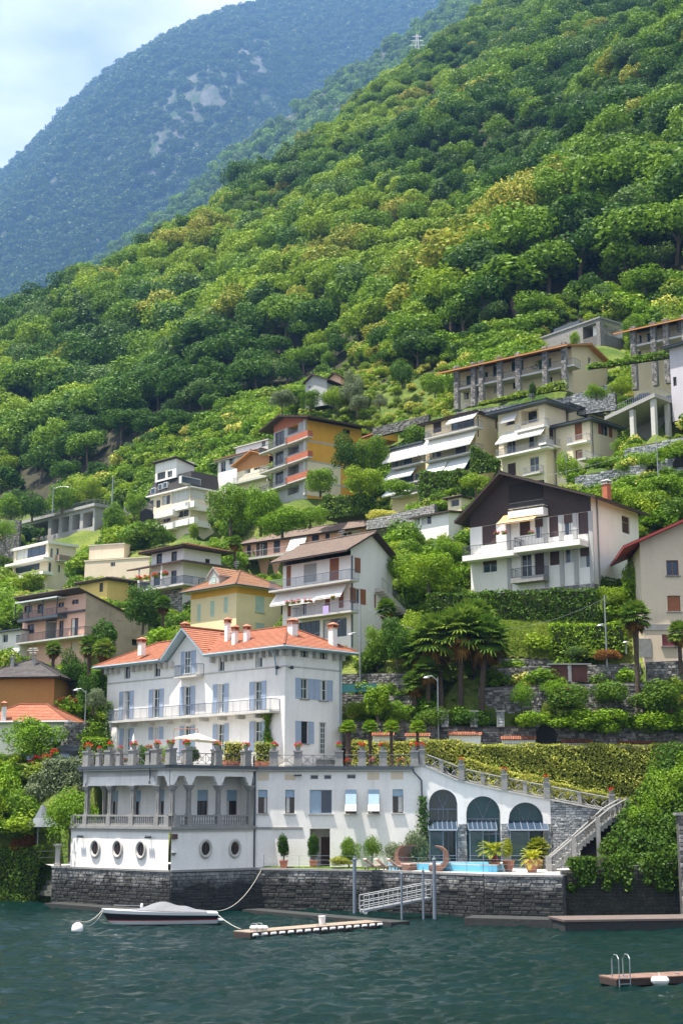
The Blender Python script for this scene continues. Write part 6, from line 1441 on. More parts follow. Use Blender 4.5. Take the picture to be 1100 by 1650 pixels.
hl.new(n1.outputs[0], c1.inputs[0]); hl.new(n2.outputs[0], c2.inputs[0]); hl.new(c1.outputs[0], m1.inputs[1]); hl.new(c2.outputs[0], m1.inputs[2]); hl.new(m1.outputs[0], hb.inputs['Base Color'])
hb.inputs['Roughness'].default_value = .95; hb.inputs['Specular IOR Level'].default_value = .1
bp_ = hn.new('ShaderNodeBump'); bp_.inputs['Strength'].default_value = .8; bp_.inputs['Distance'].default_value = .4; hl.new(n2.outputs[0], bp_.inputs['Height']); hl.new(bp_.outputs[0], hb.inputs['Normal'])
ffm = surf('forest_floor', (.022, .026, .010), .95, .4, .3, 3, .6, 6, col2=(.05, .045, .02))
FBL = np.array([(-300, 880), (0, 845), (60, 840), (130, 812), (180, 797), (235, 748), (330, 724), (420, 680), (470, 652), (500, 617), (560, 602), (640, 610), (700, 597), (740, 597), (790, 582), (850, 557), (905, 520), (1000, 514), (1060, 504), (1500, 440)], float)
hill = link(bpy.data.objects.new('hillside', grid_mesh('hillside', X, Y, Z, hm))); 
hme = hill.data; hme.materials.append(ffm); _m, _n = X.shape; _xc, _yc, _zc = [(q_[:-1, :-1] + q_[1:, 1:]).ravel() / 2 for q_ in (X, Y, Z)]
_yy = _yc * _c + (_zc - CAMZ) * _s; _sx = CX + F * _xc / _yy; _sy = CY - F * ((_zc - CAMZ) * _c - _yc * _s) / _yy
hme.polygons.foreach_set('material_index', ((_sy < np.interp(_sx, FBL[:, 0], FBL[:, 1])) & (_yc > 180)).astype(np.int32)); tag(hill, 'steep green hillside above the lake', 'hillside', kind='structure')


_u, _v = np.meshgrid(np.linspace(0, 1, 60), np.linspace(0, 1, 24), indexing='ij'); _pts = np.array([[bank_pt(float(a), float(b)) for b in np.linspace(0, 1, 24)] for a in np.linspace(0, 1, 60)]); _pts[:, :, 2] += .12 * np.sin(_u * 31) * np.sin(_v * 9) + .08 * np.sin(_u * 70 + _v * 20) + .5 * np.sin(_v * 3.14) 
gb_ = link(bpy.data.objects.new('grass_bank', grid_mesh('grass_bank', _pts[..., 0], _pts[..., 1], _pts[..., 2], meadow))); tag(gb_, 'sloping grass bank between the rubble wall and the ivy hedge', 'ground', kind='structure')
# ------------------------------------------------------------------ hillside forest
FB = np.array([(-200, 850), (0, 835), (60, 830), (130, 800), (180, 785), (235, 735), (330, 712), (420, 668), (470, 640), (500, 605), (560, 590), (640, 600), (700, 585), (740, 585), (790, 570), (850, 545), (905, 508), (1000, 502), (1060, 492), (1300, 450)], float)
rng = np.random.default_rng(21)
xs, ys = np.meshgrid(np.arange(-330, 400, 5.8), np.arange(170, 900, 5.8)); xs = xs.ravel() + rng.uniform(-2.9, 2.9, xs.size); ys = ys.ravel() + rng.uniform(-2.9, 2.9, ys.size)
zs = zter(xs, ys); yc = np.interp(xs, _cr[:, 0], _cr[:, 1])
yy = ys * _c + (zs - CAMZ) * _s; sx = CX + F * xs / yy; sy = CY - F * ((zs - CAMZ) * _c - ys * _s) / yy
ok = (sx > -380) & (sx < 1420) & (sy > -110) & (sy < np.interp(sx, FB[:, 0], FB[:, 1])) & (ys < yc + 14)
xs, ys, zs, sx, sy = xs[ok], ys[ok], zs[ok], sx[ok], sy[ok]
hh = rng.uniform(6.5, 16.0, len(xs)) * (1 + .25 * np.sin(xs * .03) * np.sin(ys * .026)); ww = hh * rng.uniform(.75, 1.25, len(xs))
edge = np.interp(sx, FB[:, 0], FB[:, 1]) - sy; hh *= np.clip(.5 + edge / 110, .5, 1); ww *= np.clip(.55 + edge / 110, .55, 1)
sp = -.55 * np.clip((sx - 620) / 480, 0, 1) * np.clip((520 - sy) / 300, 0, 1) * 2 + np.sin(xs * .045 + ys * .02) + np.sin(ys * .061 - xs * .017 + 2) + rng.normal(0, .9, len(xs))  # upper right gets darker leaf kinds, its dimmer light put into colour
KND = [('dark', 'dark green'), ('cool', 'bluish green'), ('mid', 'mid green'), ('light', 'light green'), ('yellow', 'yellow blossoming')]
kind = np.digitize(sp, [-.8, -.35, .55, 2.2])
kind = np.where((kind == 4) | (rng.uniform(0, 1, len(xs)) < .03), 4, kind)
kind = np.where((sx > 800) & (kind == 3), 2, kind)
ok = clear_of_houses(xs, ys, zs, hh); xs, ys, zs, sx, sy, hh, ww, kind = xs[ok], ys[ok], zs[ok], sx[ok], sy[ok], hh[ok], ww[ok], kind[ok]
order = np.argsort(ys - hh * 6); inf_ = (sx[order] > 0) & (sx[order] < 1100) & (sy[order] - hh[order] * 4 > 0); near = order[inf_][:300]; rest = np.setdiff1d(order, near)
fk = ['forest%d' % i for i in range(5)] + ['tall0', 'tall1']
LM = [(120, 'concrete deck'), (300, 'mansard block'), (480, 'orange block'), (700, 'olive meadow'), (930, 'pillared building'), (2000, 'stone building')]
q_ = np.quantile(sy[near], [.33, .66]); hq = np.quantile(hh[near], [.3, .75]); lab = {}
for i in near:
    lm = next(n for x_, n in LM if sx[i] < x_); bd = 'high on' if sy[i] < q_[0] else 'halfway up' if sy[i] < q_[1] else 'low on'; sz = 'small' if hh[i] < hq[0] else 'tall' if hh[i] > hq[1] else 'middling'
    lab.setdefault('%s %s tree %s the slope above the %s' % (sz, KND[kind[i]][1], bd, lm), []).append(i)
ORD = 'first second third fourth fifth sixth seventh eighth ninth tenth eleventh twelfth thirteenth fourteenth fifteenth sixteenth seventeenth eighteenth nineteenth twentieth'.split(); ORD += ['twenty-' + o for o in ORD[:9]] + ['thirtieth']
LB = {i: (l if len(v) == 1 else '%s, %s from left' % (l, ORD[min(k, 29)])) for l, v in lab.items() for k, i in enumerate(sorted(v, key=lambda i: sx[i]))}
for i in near:
    k = KND[kind[i]]; pk = fk[rng.choice(7, p=[.18, .18, .18, .18, .14, .07, .07])]
    tree((xs[i], ys[i], zs[i] - .3), hh[i], ww[i] * (.75 if pk[0] == 't' else 1), pk, k[0], LB[i], 'forest_tree', 'tree', 'trees of the hillside forest', rot=rng.uniform(0, 6.28), lean=(rng.uniform(-.16, .16), rng.uniform(-.16, .16)))
protos = [(PRO[k][0], LF[m]) for m, _ in KND for k in fk[:6]]
n = len(rest); ii = kind[rest] * 6 + rng.integers(0, 6, n)
k_ = ww[rest] / (2 * PROW['forest0'])
o = gn_scatter('hillside_forest', np.stack([xs[rest], ys[rest], zs[rest] - .3], -1), np.stack([k_, k_, hh[rest]], -1), np.stack([rng.uniform(-.16, .16, n), rng.uniform(-.16, .16, n), rng.uniform(0, 6.28, n)], -1), ii, protos)
tag(o, 'dense forest rising up the steep hillside to the crest', 'forest', kind='stuff'); print('forest', len(xs))
# ------------------------------------------------------------------ walls of the terraces
for i, (lb, a, b, h, mt) in enumerate(WALLS):
    stone_wall(lb, P(*a), P(*b), h, mt, 100 + i, .6, group=None)
# arches on those walls: near-black solids, the inner shade put into the colour
def niche(label, px, py, Y, w, h, name='wall_niche'):
    p = P(px, py, Y); f = Fr(p, (1, 0, 0), (0, -1, 0)); n = 10; r = w / 2
    ring = [(-r, 0), (r, 0)] + [(r * math.cos(math.pi * k / n), h - r + r * math.sin(math.pi * k / n)) for k in range(n + 1)]
    m = MB(); m.prism([f.pt(u, v, -.4) for u, v in ring], [f.pt(u, v, .02) for u, v in ring]); o = m.build(name, simple('painted_niche_shade%d' % px, (.012, .012, .012), 1), None, label, 'niche', at=p)
niche('dark arched opening in the road wall behind the hedge', 880, 1196, 121.7, 1.7, 1.5); niche('dark arched niche in the stone wall above the chalet chimney', 1056, 760, 163.2, 2.0, 1.3); niche('dark arched niche at the end of the wall above the chalet', 1098, 752, 162.2, 2.0, 1.3); niche('tall dark arch in the old wall left of the mansard block', 236, 850, 264, 2.6, 3.6)
tp = MB(); f, L_ = fr_line(P(548, 1103, 129.0), P(606, 1103, 128.0)); tp.box(f, 0, L_, -.75, 0, 0, .04).build('garden_screen', simple('teal_sheet', (.02, .13, .14), .7), None, 'teal plastic sheet fixed along the wall behind the villa', 'screen', at=f.o)
sh = empty('timber_doors', P(905, 1097, 124.9), 'pair of brown timber doors in the rubble terrace wall', 'doors'); f = Fr(P(905, 1098, 124.9), (1, 0, 0), (0, -1, 0))
for a, b in ((.9, 2.3), (-1.0, .5)): MB().box(f, a, b, 0, 1.5, 0, .06).build('door', surf('door_wood%d' % int(a * 10), (.12, .05, .04), .8, .2), sh)
MB().box(f, -1.3, 2.7, 1.5, 1.62, -.1, .3).build('lintel', greystone, sh); MB().box(f, .55, .85, 0, 1.5, 0, .12).build('post', lightstone, sh)
# piers and tiled garden walls along the road
for i, px in enumerate((716, 763, 806, 862, 903)):
    p = P(px, 1172, 122.3); f = Fr(p, (1, 0, 0), (0, -1, 0)); r = empty('stone_pier', p, '%s stone pier on the road wall under the trellis' % ('first second third fourth fifth'.split()[i] + ' from the lamp post'), 'pier'); s = MB(); rr = random.Random(i)
    MB().box(f, -.32, .32, 0, 1.35, -.32, .3).build('core', greystone, r)
    for st in stones(None, rr, f, -.34, .34, 0, 1.35, (.2, .3), (.25, .4)): stone_box(s, f, *st, .3, .06, rr)
    s.build('stones', pale_st, r)['kind'] = 'stuff'; MB().box(f, -.4, .4, 1.352, 1.47, -.38, .42).build('cap', greystone, r)
tl = ('behind the first small palm', 'behind the third small palm', 'over the middle of the hedge', 'beside the dark arch', 'right of the dark arch', 'near the cascading vine', 'at the far end of the hedge')
for i, (x0, x1, y) in enumerate(((600, 633, 1186), (654, 691, 1187), (723, 774, 1185), (808, 862, 1192), (905, 953, 1197), (995, 1052, 1199), (1094, 1150, 1201))):
    p0, p1 = P(x0, y, 121.6), P(x1, y, 121.4); f, L_ = fr_line(p0, p1); r = empty('tiled_wall', p0, 'short white wall with red tile coping ' + tl[i], 'wall', 'white walls with red tile coping')
    MB().box(f, 0, L_, -1.2, 0, -.3, 0).build('wall', white_pl, r); t = MB(); k = Vector((0, 0, .01)); tiled(t, f.pt(-.1, 0, .2) + k, f.pt(L_ + .1, 0, .2) + k, f.pt(L_ + .1, .28, -.15) + k, f.pt(-.1, .28, -.15) + k, .2); tiled(t, f.pt(L_ + .1, 0, -.5) + k, f.pt(-.1, 0, -.5) + k, f.pt(-.1, .28, -.15) + k, f.pt(L_ + .1, .28, -.15) + k, .2)
    t.build('tile_coping', tile_o, r); c = MB()
    for j in range(int(L_ / .2)): c.tube([f.pt(.1 + j * .2, .04, .24), f.pt(.1 + j * .2, .32, -.15)], .06, 5)
    c.build('cover_tiles', tile_o, r)['kind'] = 'stuff'
m = MB(); p0, p1 = P(774, 1197, 121.0), P(1110, 1203, 120.4); n = 110
for k in range(n + 1): q = p0.lerp(p1, k / n); m.tube([q + Vector((0, 0, -.5)), q + Vector((0, 0, .28))], .022, 3, .008)
m.tube([p0, p1], .02, 4); m.build('spiked_fence', iron, None, 'row of thin iron spikes along the top of the long hedge', 'fence', at=p0)

# ------------------------------------------------------------------ hedges
rngh = np.random.default_rng(77); coreg = surf('hedge_inside', (.03, .04, .012), 1, .3)
def hedge(label, a, b, h, depth, mt, dens=46, size=.11, name='hedge', cat='hedge', vt=None, bump=.13):
    p0, p1 = P(*a), P(*b); zt = max(p0.z, p1.z); f, L_ = fr_line(Vector((p0.x, p0.y, zt - h)), Vector((p1.x, p1.y, zt - h))); z0 = p0.z - zt + h; z1 = p1.z - zt + h
    vt_ = (lambda u: z0 + (z1 - z0) * u / L_ + (vt(u / L_) if vt else 0) + .12 * math.sin(u * 1.7) * math.sin(u * .6 + 1))
    r = empty(name, f.o, label, cat); V, Q = leafbox(rngh, f, 0, L_, 0, h, depth, dens, size, bump=bump, vtop=vt_); foliage_obj('foliage', V, Q, LF[mt], f.o, parent=r)
    m = MB(); n = max(1, int(L_ / 1.0)); i = min(.22, depth * .3)
    for k in range(n):
        u0, u1 = i + (L_ - 2 * i) * k / n, i + (L_ - 2 * i) * (k + 1) / n; y0, y1 = vt_(u0) - i, vt_(u1) - i
        m.hexa([f.pt(u0, 0, -i), f.pt(u1, 0, -i), f.pt(u1, 0, -depth + i), f.pt(u0, 0, -depth + i), f.pt(u0, y0, -i), f.pt(u1, y1, -i), f.pt(u1, y1, -depth + i), f.pt(u0, y0, -depth + i)])
    m.build('hedge_core', coreg, r); return r  # solid dark box added inside to stop see-through between the leaves
hedge('long tall clipped yellow-green hedge behind the ramp', (735, 1200, 120.4), (1125, 1200, 119.2), 5.2, 1.0, 'hedge', 120, .10)
hedge('lower sloping hedge along the back of the ramp', (742, 1222, 119.4), (1020, 1292, 118.6), 3.4, .9, 'hedge', 110, .10)
hedge('yellow-green hedge behind the row of small palms', (560, 1196, 121.2), (742, 1192, 120.6), 2.4, 1.0, 'hedge', 110, .10)
hedge('ivy-covered wall hedge below the balcony side of the chalet', (688, 957, 133), (792, 953, 131.5), 3.6, .8, 'ivy', 45, .14)
hedge('long ivy-covered wall hedge in front of the chalet', (792, 953, 131.5), (962, 948, 127.8), 3.7, .8, 'ivy', 45, .14)
hedge('dark clipped hedge with bright top beside the lamp post', (884, 1006, 127.2), (1006, 1003, 125.8), 2.8, 1.6, 'bright', 45, .13)
hedge('dark hedge behind the corner of the chalet', (955, 930, 134), (1040, 935, 131), 3.0, 1.2, 'ivy', 40, .14)
hedge('boxy clipped hedge below the orange block', (518, 799, 200), (584, 797, 196), 3.4, 4, 'ivy', 22, .2)
hedge('large block-shaped clipped hedge below the big awnings', (673, 760, 180), (738, 757, 176), 4.4, 4, 'ivy', 24, .2)
hedge('low bright hedge at the back corner of the terrace', (130, 1191, 131), (170, 1189, 130), 1.8, 1.2, 'bright', 50, .12)
hedge('trailing hedge along the front of the pillared building', (770, 650, 202), (908, 612, 194), 1.3, 1.0, 'light', 22, .2)
hedge('trailing hedge below the upper pillared house', (945, 588, 192), (1100, 558, 186), 1.3, 1.0, 'mid', 22, .2)
hedge('vine-covered corner of the yellow apartment house', (757, 716, 190.5), (802, 740, 188.5), 4.2, .8, 'ivy', 25, .2)
hedge('dark hedge hanging to the water at the far corner of the lake', (-40, 1366, 126.5), (62, 1365, 124.6), 5.6, 2.5, 'ivy', 60, .12)
hedge('pale creeper hanging over the wall left of the terrace', (68, 1226, 131), (134, 1222, 128), 5.2, 1.2, 'olive', 45, .13)
# ------------------------------------------------------------------ palms
def fan_crown(rng, n, e0, e1, lf=.55, seg=15, name='fan'):
    V = []; Q = []
    for i in range(n):
        az = i * 2.39996 + rng.uniform(-.2, .2); el = e0 + (e1 - e0) * (i + .5) / n + rng.uniform(-.12, .12); r0 = rng.uniform(.38, .5)
        d = np.array([math.cos(az) * math.cos(el), math.sin(az) * math.cos(el), math.sin(el)]); s = np.array([-math.sin(az), math.cos(az), 0]); u = np.cross(d, s); hub = d * r0
        b = len(V); w = .012; V += [s * w, hub + s * w, hub - s * w, -s * w]; Q.append((b, b + 1, b + 2, b + 3))
        for k in range(seg):
            a = (k / (seg - 1) - .5) * 3.7; t = d * math.cos(a) + s * math.sin(a); L_ = lf * (1 - .25 * abs(a) / 1.9) * rng.uniform(.85, 1.1); tip = hub + t * L_ - np.array([0, 0, L_ * L_ * .42]) + u * rng.uniform(-.04, .04); mid = hub + t * L_ * .5
            p = np.cross(t, u); p = p / np.linalg.norm(p) * .042; b = len(V); V += [hub, mid + p, tip, mid - p]; Q.append((b, b + 1, b + 2, b + 3))
    return np_mesh(name, np.array(V), np.array(Q))
rngp = np.random.default_rng(8); FANS = [fan_crown(rngp, 44, 1.5, -.5) for _ in range(3)]; DEADF = [fan_crown(rngp, 16, -.45, -1.25, .42) for _ in range(2)]
for m_ in FANS: m_.materials.append(LF['palm'])
for m_ in DEADF: m_.materials.append(LF['dead'])
def palm(px, pyb, pyt, wpx, Y, label, mt='palm', group=None, dead=True, thick=.16, lean=0, p=None, h=None, rad=None):
    p = p or P(px, pyb, Y); rad = rad or wpx / F * Y / 2; h = h or P(px, pyt, Y).z - p.z; zc = h - rad * .62; r = empty('fan_palm', p, label, 'palm', group); m = MB(); n = 7
    m.tube([p + Vector((lean * (k / n) ** 2, 0, zc * k / n + (-.3 if k == 0 else 0))) for k in range(n + 1)], [thick * (1.15 - .1 * (k % 2) + (.25 if k > 4 and dead else 0)) for k in range(n + 1)], 8); m.build('trunk', palmbark, r)
    o = part_copy('crown', FANS[random.randrange(3)], r, LF[mt], (rad * 1.08,) * 3); o.location = (lean, 0, zc); o.rotation_euler = (0, 0, random.uniform(0, 6))
    if dead: o = part_copy('dry_fronds', DEADF[random.randrange(2)], r, None, (rad, rad, rad * 1.25)); o.location = (lean, 0, zc); o.rotation_euler = (0, 0, random.uniform(0, 6))
    return r
palm(85, 1090, 1036, 34, 160, 'fan palm in front of the pink house')
palm(142, 1130, 1028, 44, 150, 'tall fan palm left of the villa roof'); palm(165, 1128, 1033, 46, 146, 'fan palm touching the left eaves of the villa'); palm(262, 1020, 963, 36, 168, 'fan palm between the dark tree and the yellow villa'); palm(378, 912, 866, 30, 190, 'fan palm in front of the salmon house balcony')
for i, (x, yb, yt, w, Y, ln) in enumerate(((712, 1166, 998, 104, 124.5, -.5), (742, 1166, 984, 110, 124, .2), (776, 1166, 1000, 100, 123.6, .5), (698, 1164, 1022, 86, 126.5, -.8), (764, 1164, 974, 92, 127, .2))):
    palm(x, yb, yt, w, Y, ('leftmost tall palm', 'middle palm with the longest trunk', 'right-hand tall palm', 'shorter outer palm', 'rear palm rising highest')[i] + ' of the big palm clump by the lamp post', group='palm clump by the road', lean=ln, thick=.22)
palm(690, 1166, 1062, 60, 124, 'low yellowing palm at the foot of the big palm clump', thick=.2); palm(668, 1166, 1085, 52, 124.5, 'lowest leafy palm left of the big palm clump', thick=.2)
palm(1028, 1135, 974, 66, 121.5, 'single fan palm in front of the beige house', thick=.2); palm(1096, 1080, 1005, 50, 122, 'fan palm cut by the edge beside the beige house')
palm(622, 1010, 968, 44, 136, 'fan palm beside the outside stairs of the awning house')
for i, x in enumerate((561, 596, 630, 672)):
    q = P(x, 1165, 118.7); palm(x, 0, 0, 0, 0, 'small terrace palm, %s from the villa' % ('first second third fourth'.split()[i]), 'bright', 'small palms on the terrace', False, .13 if i else .22, p=Vector((q.x, q.y, ZT)), h=q.z - ZT + .1, rad=.85)
# ------------------------------------------------------------------ trees and shrubs placed by eye: px, base, top, width, distance, shape, leaf, label
for a in (
    (55, 1240, 1140, 96, 136, 'fine0', 'bright', 'round bright green tree in front of the orange-roofed cottage'),
    (113, 1385, 1263, 92, 121.5, 'ball', 'bright', 'domed yellow-green tree beside the loggia'),
    (166, 1070, 988, 44, 163, 'conic', 'dark', 'dark pointed conifer against the pink house'),
    (230, 1020, 934, 66, 172, 'fine1', 'dark', 'dark green tree in front of the tan side wall'),
    (52, 965, 915, 44, 235, 'conic', 'light', 'pale green pointed tree below the modern house'),
    (15, 1000, 950, 60, 225, 'fine2', 'mid', 'leafy tree at the far edge left of the pink house'),
    (690, 955, 886, 96, 142, 'fine3', 'bright', 'broad bright green tree left of the chalet'),
    (650, 940, 884, 60, 146, 'fine1', 'mid', 'leafy tree beside the awning house gable'),
    (724, 905, 862, 56, 150, 'fine2', 'bright', 'small bright tree touching the chalet roof'),
    (640, 880, 822, 62, 172, 'olive0', 'olive', 'silvery olive tree above the awning house'),
    (662, 890, 838, 46, 166, 'olive1', 'olive', 'pale garden tree behind the silvery olive'),
    (372, 860, 762, 82, 204, 'fine0', 'mid', 'tall leafy tree right of the mansard block'),
    (420, 862, 775, 66, 201, 'fine1', 'bright', 'bright leafy tree between mansard and orange blocks'),
    (455, 868, 812, 90, 198, 'fine2', 'bright', 'spreading bright tree above the salmon house roof'),
    (500, 850, 812, 60, 197, 'fine3', 'mid', 'low leafy tree left of the boxy hedge'),
    (516, 800, 745, 62, 208, 'fine0', 'mid', 'leafy tree in front of the orange wall'),
    (562, 770, 690, 60, 208, 'fine2', 'dark', 'dark tree against the orange block side wall'),
    (600, 765, 698, 62, 207, 'fine3', 'mid', 'tree below the low orange annex'),
    (580, 800, 748, 70, 198, 'fine1', 'light', 'light green shrub tree above the boxy hedge'),
    (608, 1165, 1093, 46, 122.8, 'conic', 'bright', 'upright bright green tree behind the small palms'),
    (636, 1172, 1122, 44, 123, 'fine0', 'mid', 'dark leafy shrub tree beside the upright bright tree'),
    (640, 1075, 985, 58, 127.5, 'fine3', 'dark', 'dark tree behind the telephone pole'),
    (608, 1080, 1000, 50, 130, 'fine1', 'mid', 'green tree at the corner of the awning house'),
    (662, 1050, 978, 50, 131, 'fine2', 'light', 'yellowish shrub tree above the big palm clump'),
    (842, 1152, 1095, 44, 122.2, 'ball', 'bright', 'round clipped green tree in front of the pale wall'),
    (895, 1130, 1090, 46, 122, 'fine0', 'bright', 'rose bush climbing the pale wall'),
    (566, 660, 592, 44, 250, 'olive0', 'olive', 'silvery olive tree beside the stone hut'),
    (575, 672, 634, 40, 238, 'olive1', 'olive', 'olive tree in the middle of the meadow'),
    (612, 662, 632, 30, 238, 'olive0', 'olive', 'small olive tree at the right of the meadow'),
    (455, 668, 626, 50, 246, 'olive1', 'olive', 'round olive tree above the orange block roof'),
    (648, 625, 575, 48, 250, 'fine2', 'dark', 'dark tree at the top of the meadow'),
    (500, 662, 622, 40, 250, 'fine0', 'mid', 'leafy tree hiding the lower wall of the stone hut'),
    (538, 660, 618, 46, 252, 'fine2', 'light', 'light tree right of the stone hut door'),
    (700, 640, 600, 40, 236, 'fine1', 'mid', 'leafy tree at the end of the pillared building'),
    (998, 746, 704, 30, 178, 'fine3', 'mid', 'dense green tree beside the carport'),
    (915, 778, 724, 44, 172, 'fine2', 'bright', 'bright tree below the corner balcony of the cream block'),
    (766, 800, 760, 60, 172, 'olive1', 'light', 'yellow-green tree beside the block-shaped hedge'),
    (858, 648, 612, 13, 192, 'conic', 'dark', 'narrow dark cypress in front of the pillared building'),
    (182, 872, 800, 46, 258, 'fine0', 'mid', 'green tree at the end of the concrete deck'),
    (216, 838, 788, 36, 266, 'fine1', 'mid', 'green tree left of the mansard block'),
    (313, 872, 840, 18, 250, 'conic', 'light', 'small yellow-green conifer below the mansard block'),
    (118, 1120, 1040, 52, 156, 'fine2', 'dark', 'dark tree between the ochre house and the villa'),
    (150, 1150, 1075, 58, 143, 'fine3', 'dark', 'dark bushy tree left of the villa facade'),
    (155, 1150, 1104, 40, 138, 'olive0', 'olive', 'grey-green tree touching the villa corner'),
    (1020, 1000, 888, 40, 129.5, 'conic', 'bright', 'tall leafy creeper between chalet and beige house'),
    (985, 985, 940, 60, 129, 'fine1', 'light', 'light green shrub tree behind the lamp post'),
    (925, 560, 530, 20, 225, 'fine0', 'bright', 'small bright tree above the stone building'),
    (1020, 548, 505, 40, 226, 'fine2', 'mid', 'green tree above the upper pillared house'),
    (880, 605, 572, 60, 205, 'fine3', 'bright', 'bright shrubs at the gable of the pillared building'),
    (1000, 638, 605, 46, 188, 'fine1', 'light', 'light shrub tree above the carport wall'),
    (960, 645, 618, 40, 190, 'fine2', 'bright', 'bright shrub tree beside the stepped pergola'),
    (18, 842, 790, 60, 312, 'fine0', 'mid', 'leafy tree above the dark wall at the far edge'),
    (52, 838, 786, 56, 312, 'fine2', 'dark', 'dark tree left of the lamp pole at the forest edge'),
    (100, 826, 776, 60, 312, 'fine1', 'mid', 'leafy tree right of the lamp pole at the forest edge'),
    (140, 815, 766, 54, 312, 'fine3', 'light', 'light green tree behind the concrete deck'),
    (5, 870, 835, 44, 296, 'fine1', 'bright', 'bright tree beside the modern house at the far edge'),
    (262, 880, 846, 40, 246, 'fine2', 'mid', 'leafy tree below the balconies of the mansard block'),
    (345, 900, 862, 44, 222, 'fine0', 'bright', 'bright tree behind the dark-eaved house'),
    (1078, 1345, 1222, 84, 113.4, 'fine1', 'mid', 'loose tree rising above the cascading vine'),
    (1104, 1310, 1200, 90, 114.4, 'fine3', 'bright', 'leafy tree at the right edge above the vine'),
    (1040, 1355, 1272, 62, 112.6, 'fine2', 'bright', 'leafy tree just right of the stairs'),
    (505, 1395, 1337, 21, 116.6, 'conic', 'dark', 'potted cone-shaped tree beside the open doorway'),
    (457, 1396, 1337, 21, 116.9, 'conic', 'dark', 'potted cone-shaped tree nearest the downpipe'),
    (562, 1396, 1340, 40, 116.2, 'fine0', 'mid', 'round leafy tree against the white front'),
    (600, 1396, 1342, 34, 116, 'ball', 'mid', 'ball-shaped clipped shrub left of the loungers'),
    ):
    px, yb, yt, w, Y, sh_, lf, lb = a; p = P(px, yb, Y)
    if lf == 'bright' and px in (457, 505): pass
    if 400 < px < 620 and yb > 1390: p.z = ZQ + (.45 if px in (457, 505) else 0)
    tree(p, P(px, yt, Y).z - p.z, w / F * Y, sh_, lf, lb, {'olive0': 'olive_tree', 'olive1': 'olive_tree', 'conic': 'conical_tree'}.get(sh_, 'garden_tree'))
for a in (
    (548, 1396, 1379, 40, 115.5, 'palmy', 'low yellow bush on the lawn'), (640, 1398, 1352, 46, 114.6, 'olive', 'pale variegated shrub behind the wicker chairs'), (668, 1398, 1332, 44, 115.4, 'olive', 'tall flowering shrub at the end of the white front'),
    (30, 1345, 1262, 66, 128.5, 'mid', 'shaded shrub above the dark waterside hedge'), (8, 1335, 1240, 70, 130, 'bright', 'bright shrub at the far edge of the lower garden'), (62, 1300, 1235, 50, 131, 'olive', 'pale round shrub below the car'), (95, 1262, 1212, 34, 131, 'olive', 'left of two pale round bushes beside the terrace'), (112, 1262, 1214, 34, 130, 'olive', 'right of two pale round bushes beside the terrace'),
    (40, 1385, 1335, 50, 126.5, 'rusty', 'reddish flowering shrub beside the garden steps'), (980, 1068, 1045, 46, 125, 'rusty', 'rust-coloured shrub above the terrace wall'), (930, 1062, 1040, 44, 126, 'cool', 'bluish green leafy plant above the timber doors'),
    (640, 1072, 1058, 30, 128.5, 'hedge', 'dry round shrub beside the fence behind the villa'), (915, 1150, 1100, 90, 121.8, 'ivy', 'dark climbing rose on the pale rubble wall'), (985, 1140, 1095, 70, 121.5, 'ivy', 'dark ivy mound below the single palm'), (1060, 1150, 1092, 90, 121, 'ivy', 'dark leafy mound below the beige house'),
    (860, 1176, 1143, 70, 121.6, 'bright', 'left end of the bright vine on the trellis'), (930, 1180, 1140, 90, 121.3, 'bright', 'tall middle mound of the bright trellis vine'), (990, 1184, 1138, 90, 121.1, 'bright', 'bright trellis vine below the single palm'), (1050, 1188, 1142, 96, 120.9, 'bright', 'bright flowering vine under the beige house'), (1105, 1190, 1140, 80, 120.6, 'mid', 'vine mound at the edge beyond the trellis'),
    (970, 760, 735, 60, 170, 'mid', 'green mound above the chalet ridge'), (1060, 815, 775, 110, 160, 'mid', 'large bramble mound above the beige house'), (1090, 860, 800, 90, 152, 'ivy', 'dark ivy bank behind the beige house roof'), (1010, 800, 770, 70, 163, 'light', 'pale grassy mound above the chalet eaves'),
    (620, 840, 822, 60, 176, 'hedge', 'yellowish shrub left of the silvery olive'), (700, 800, 776, 60, 182, 'olive', 'pale trailing shrub below the awning apartment'), (640, 800, 772, 60, 188, 'mid', 'green shrub bank below the low awning apartment'), (790, 1100, 1075, 50, 126, 'ivy', 'dark creeper at the end of the terrace walls'),
    (700, 1176, 1135, 60, 122.6, 'ivy', 'dark undergrowth below the big palm clump'), (760, 1178, 1140, 70, 122.8, 'dark', 'dark shrubs among the palm trunks'), (575, 1160, 1128, 44, 124.5, 'light', 'light shrub at the right corner of the villa'), (560, 1185, 1165, 40, 123, 'hedge', 'yellow-green shrub behind the first small palm'),
    ):
    px, yb, yt, w, Y, lf, lb = a; p = P(px, yb, Y); bush(p, P(px, yt, Y).z - p.z, w / F * Y, lf, lb)
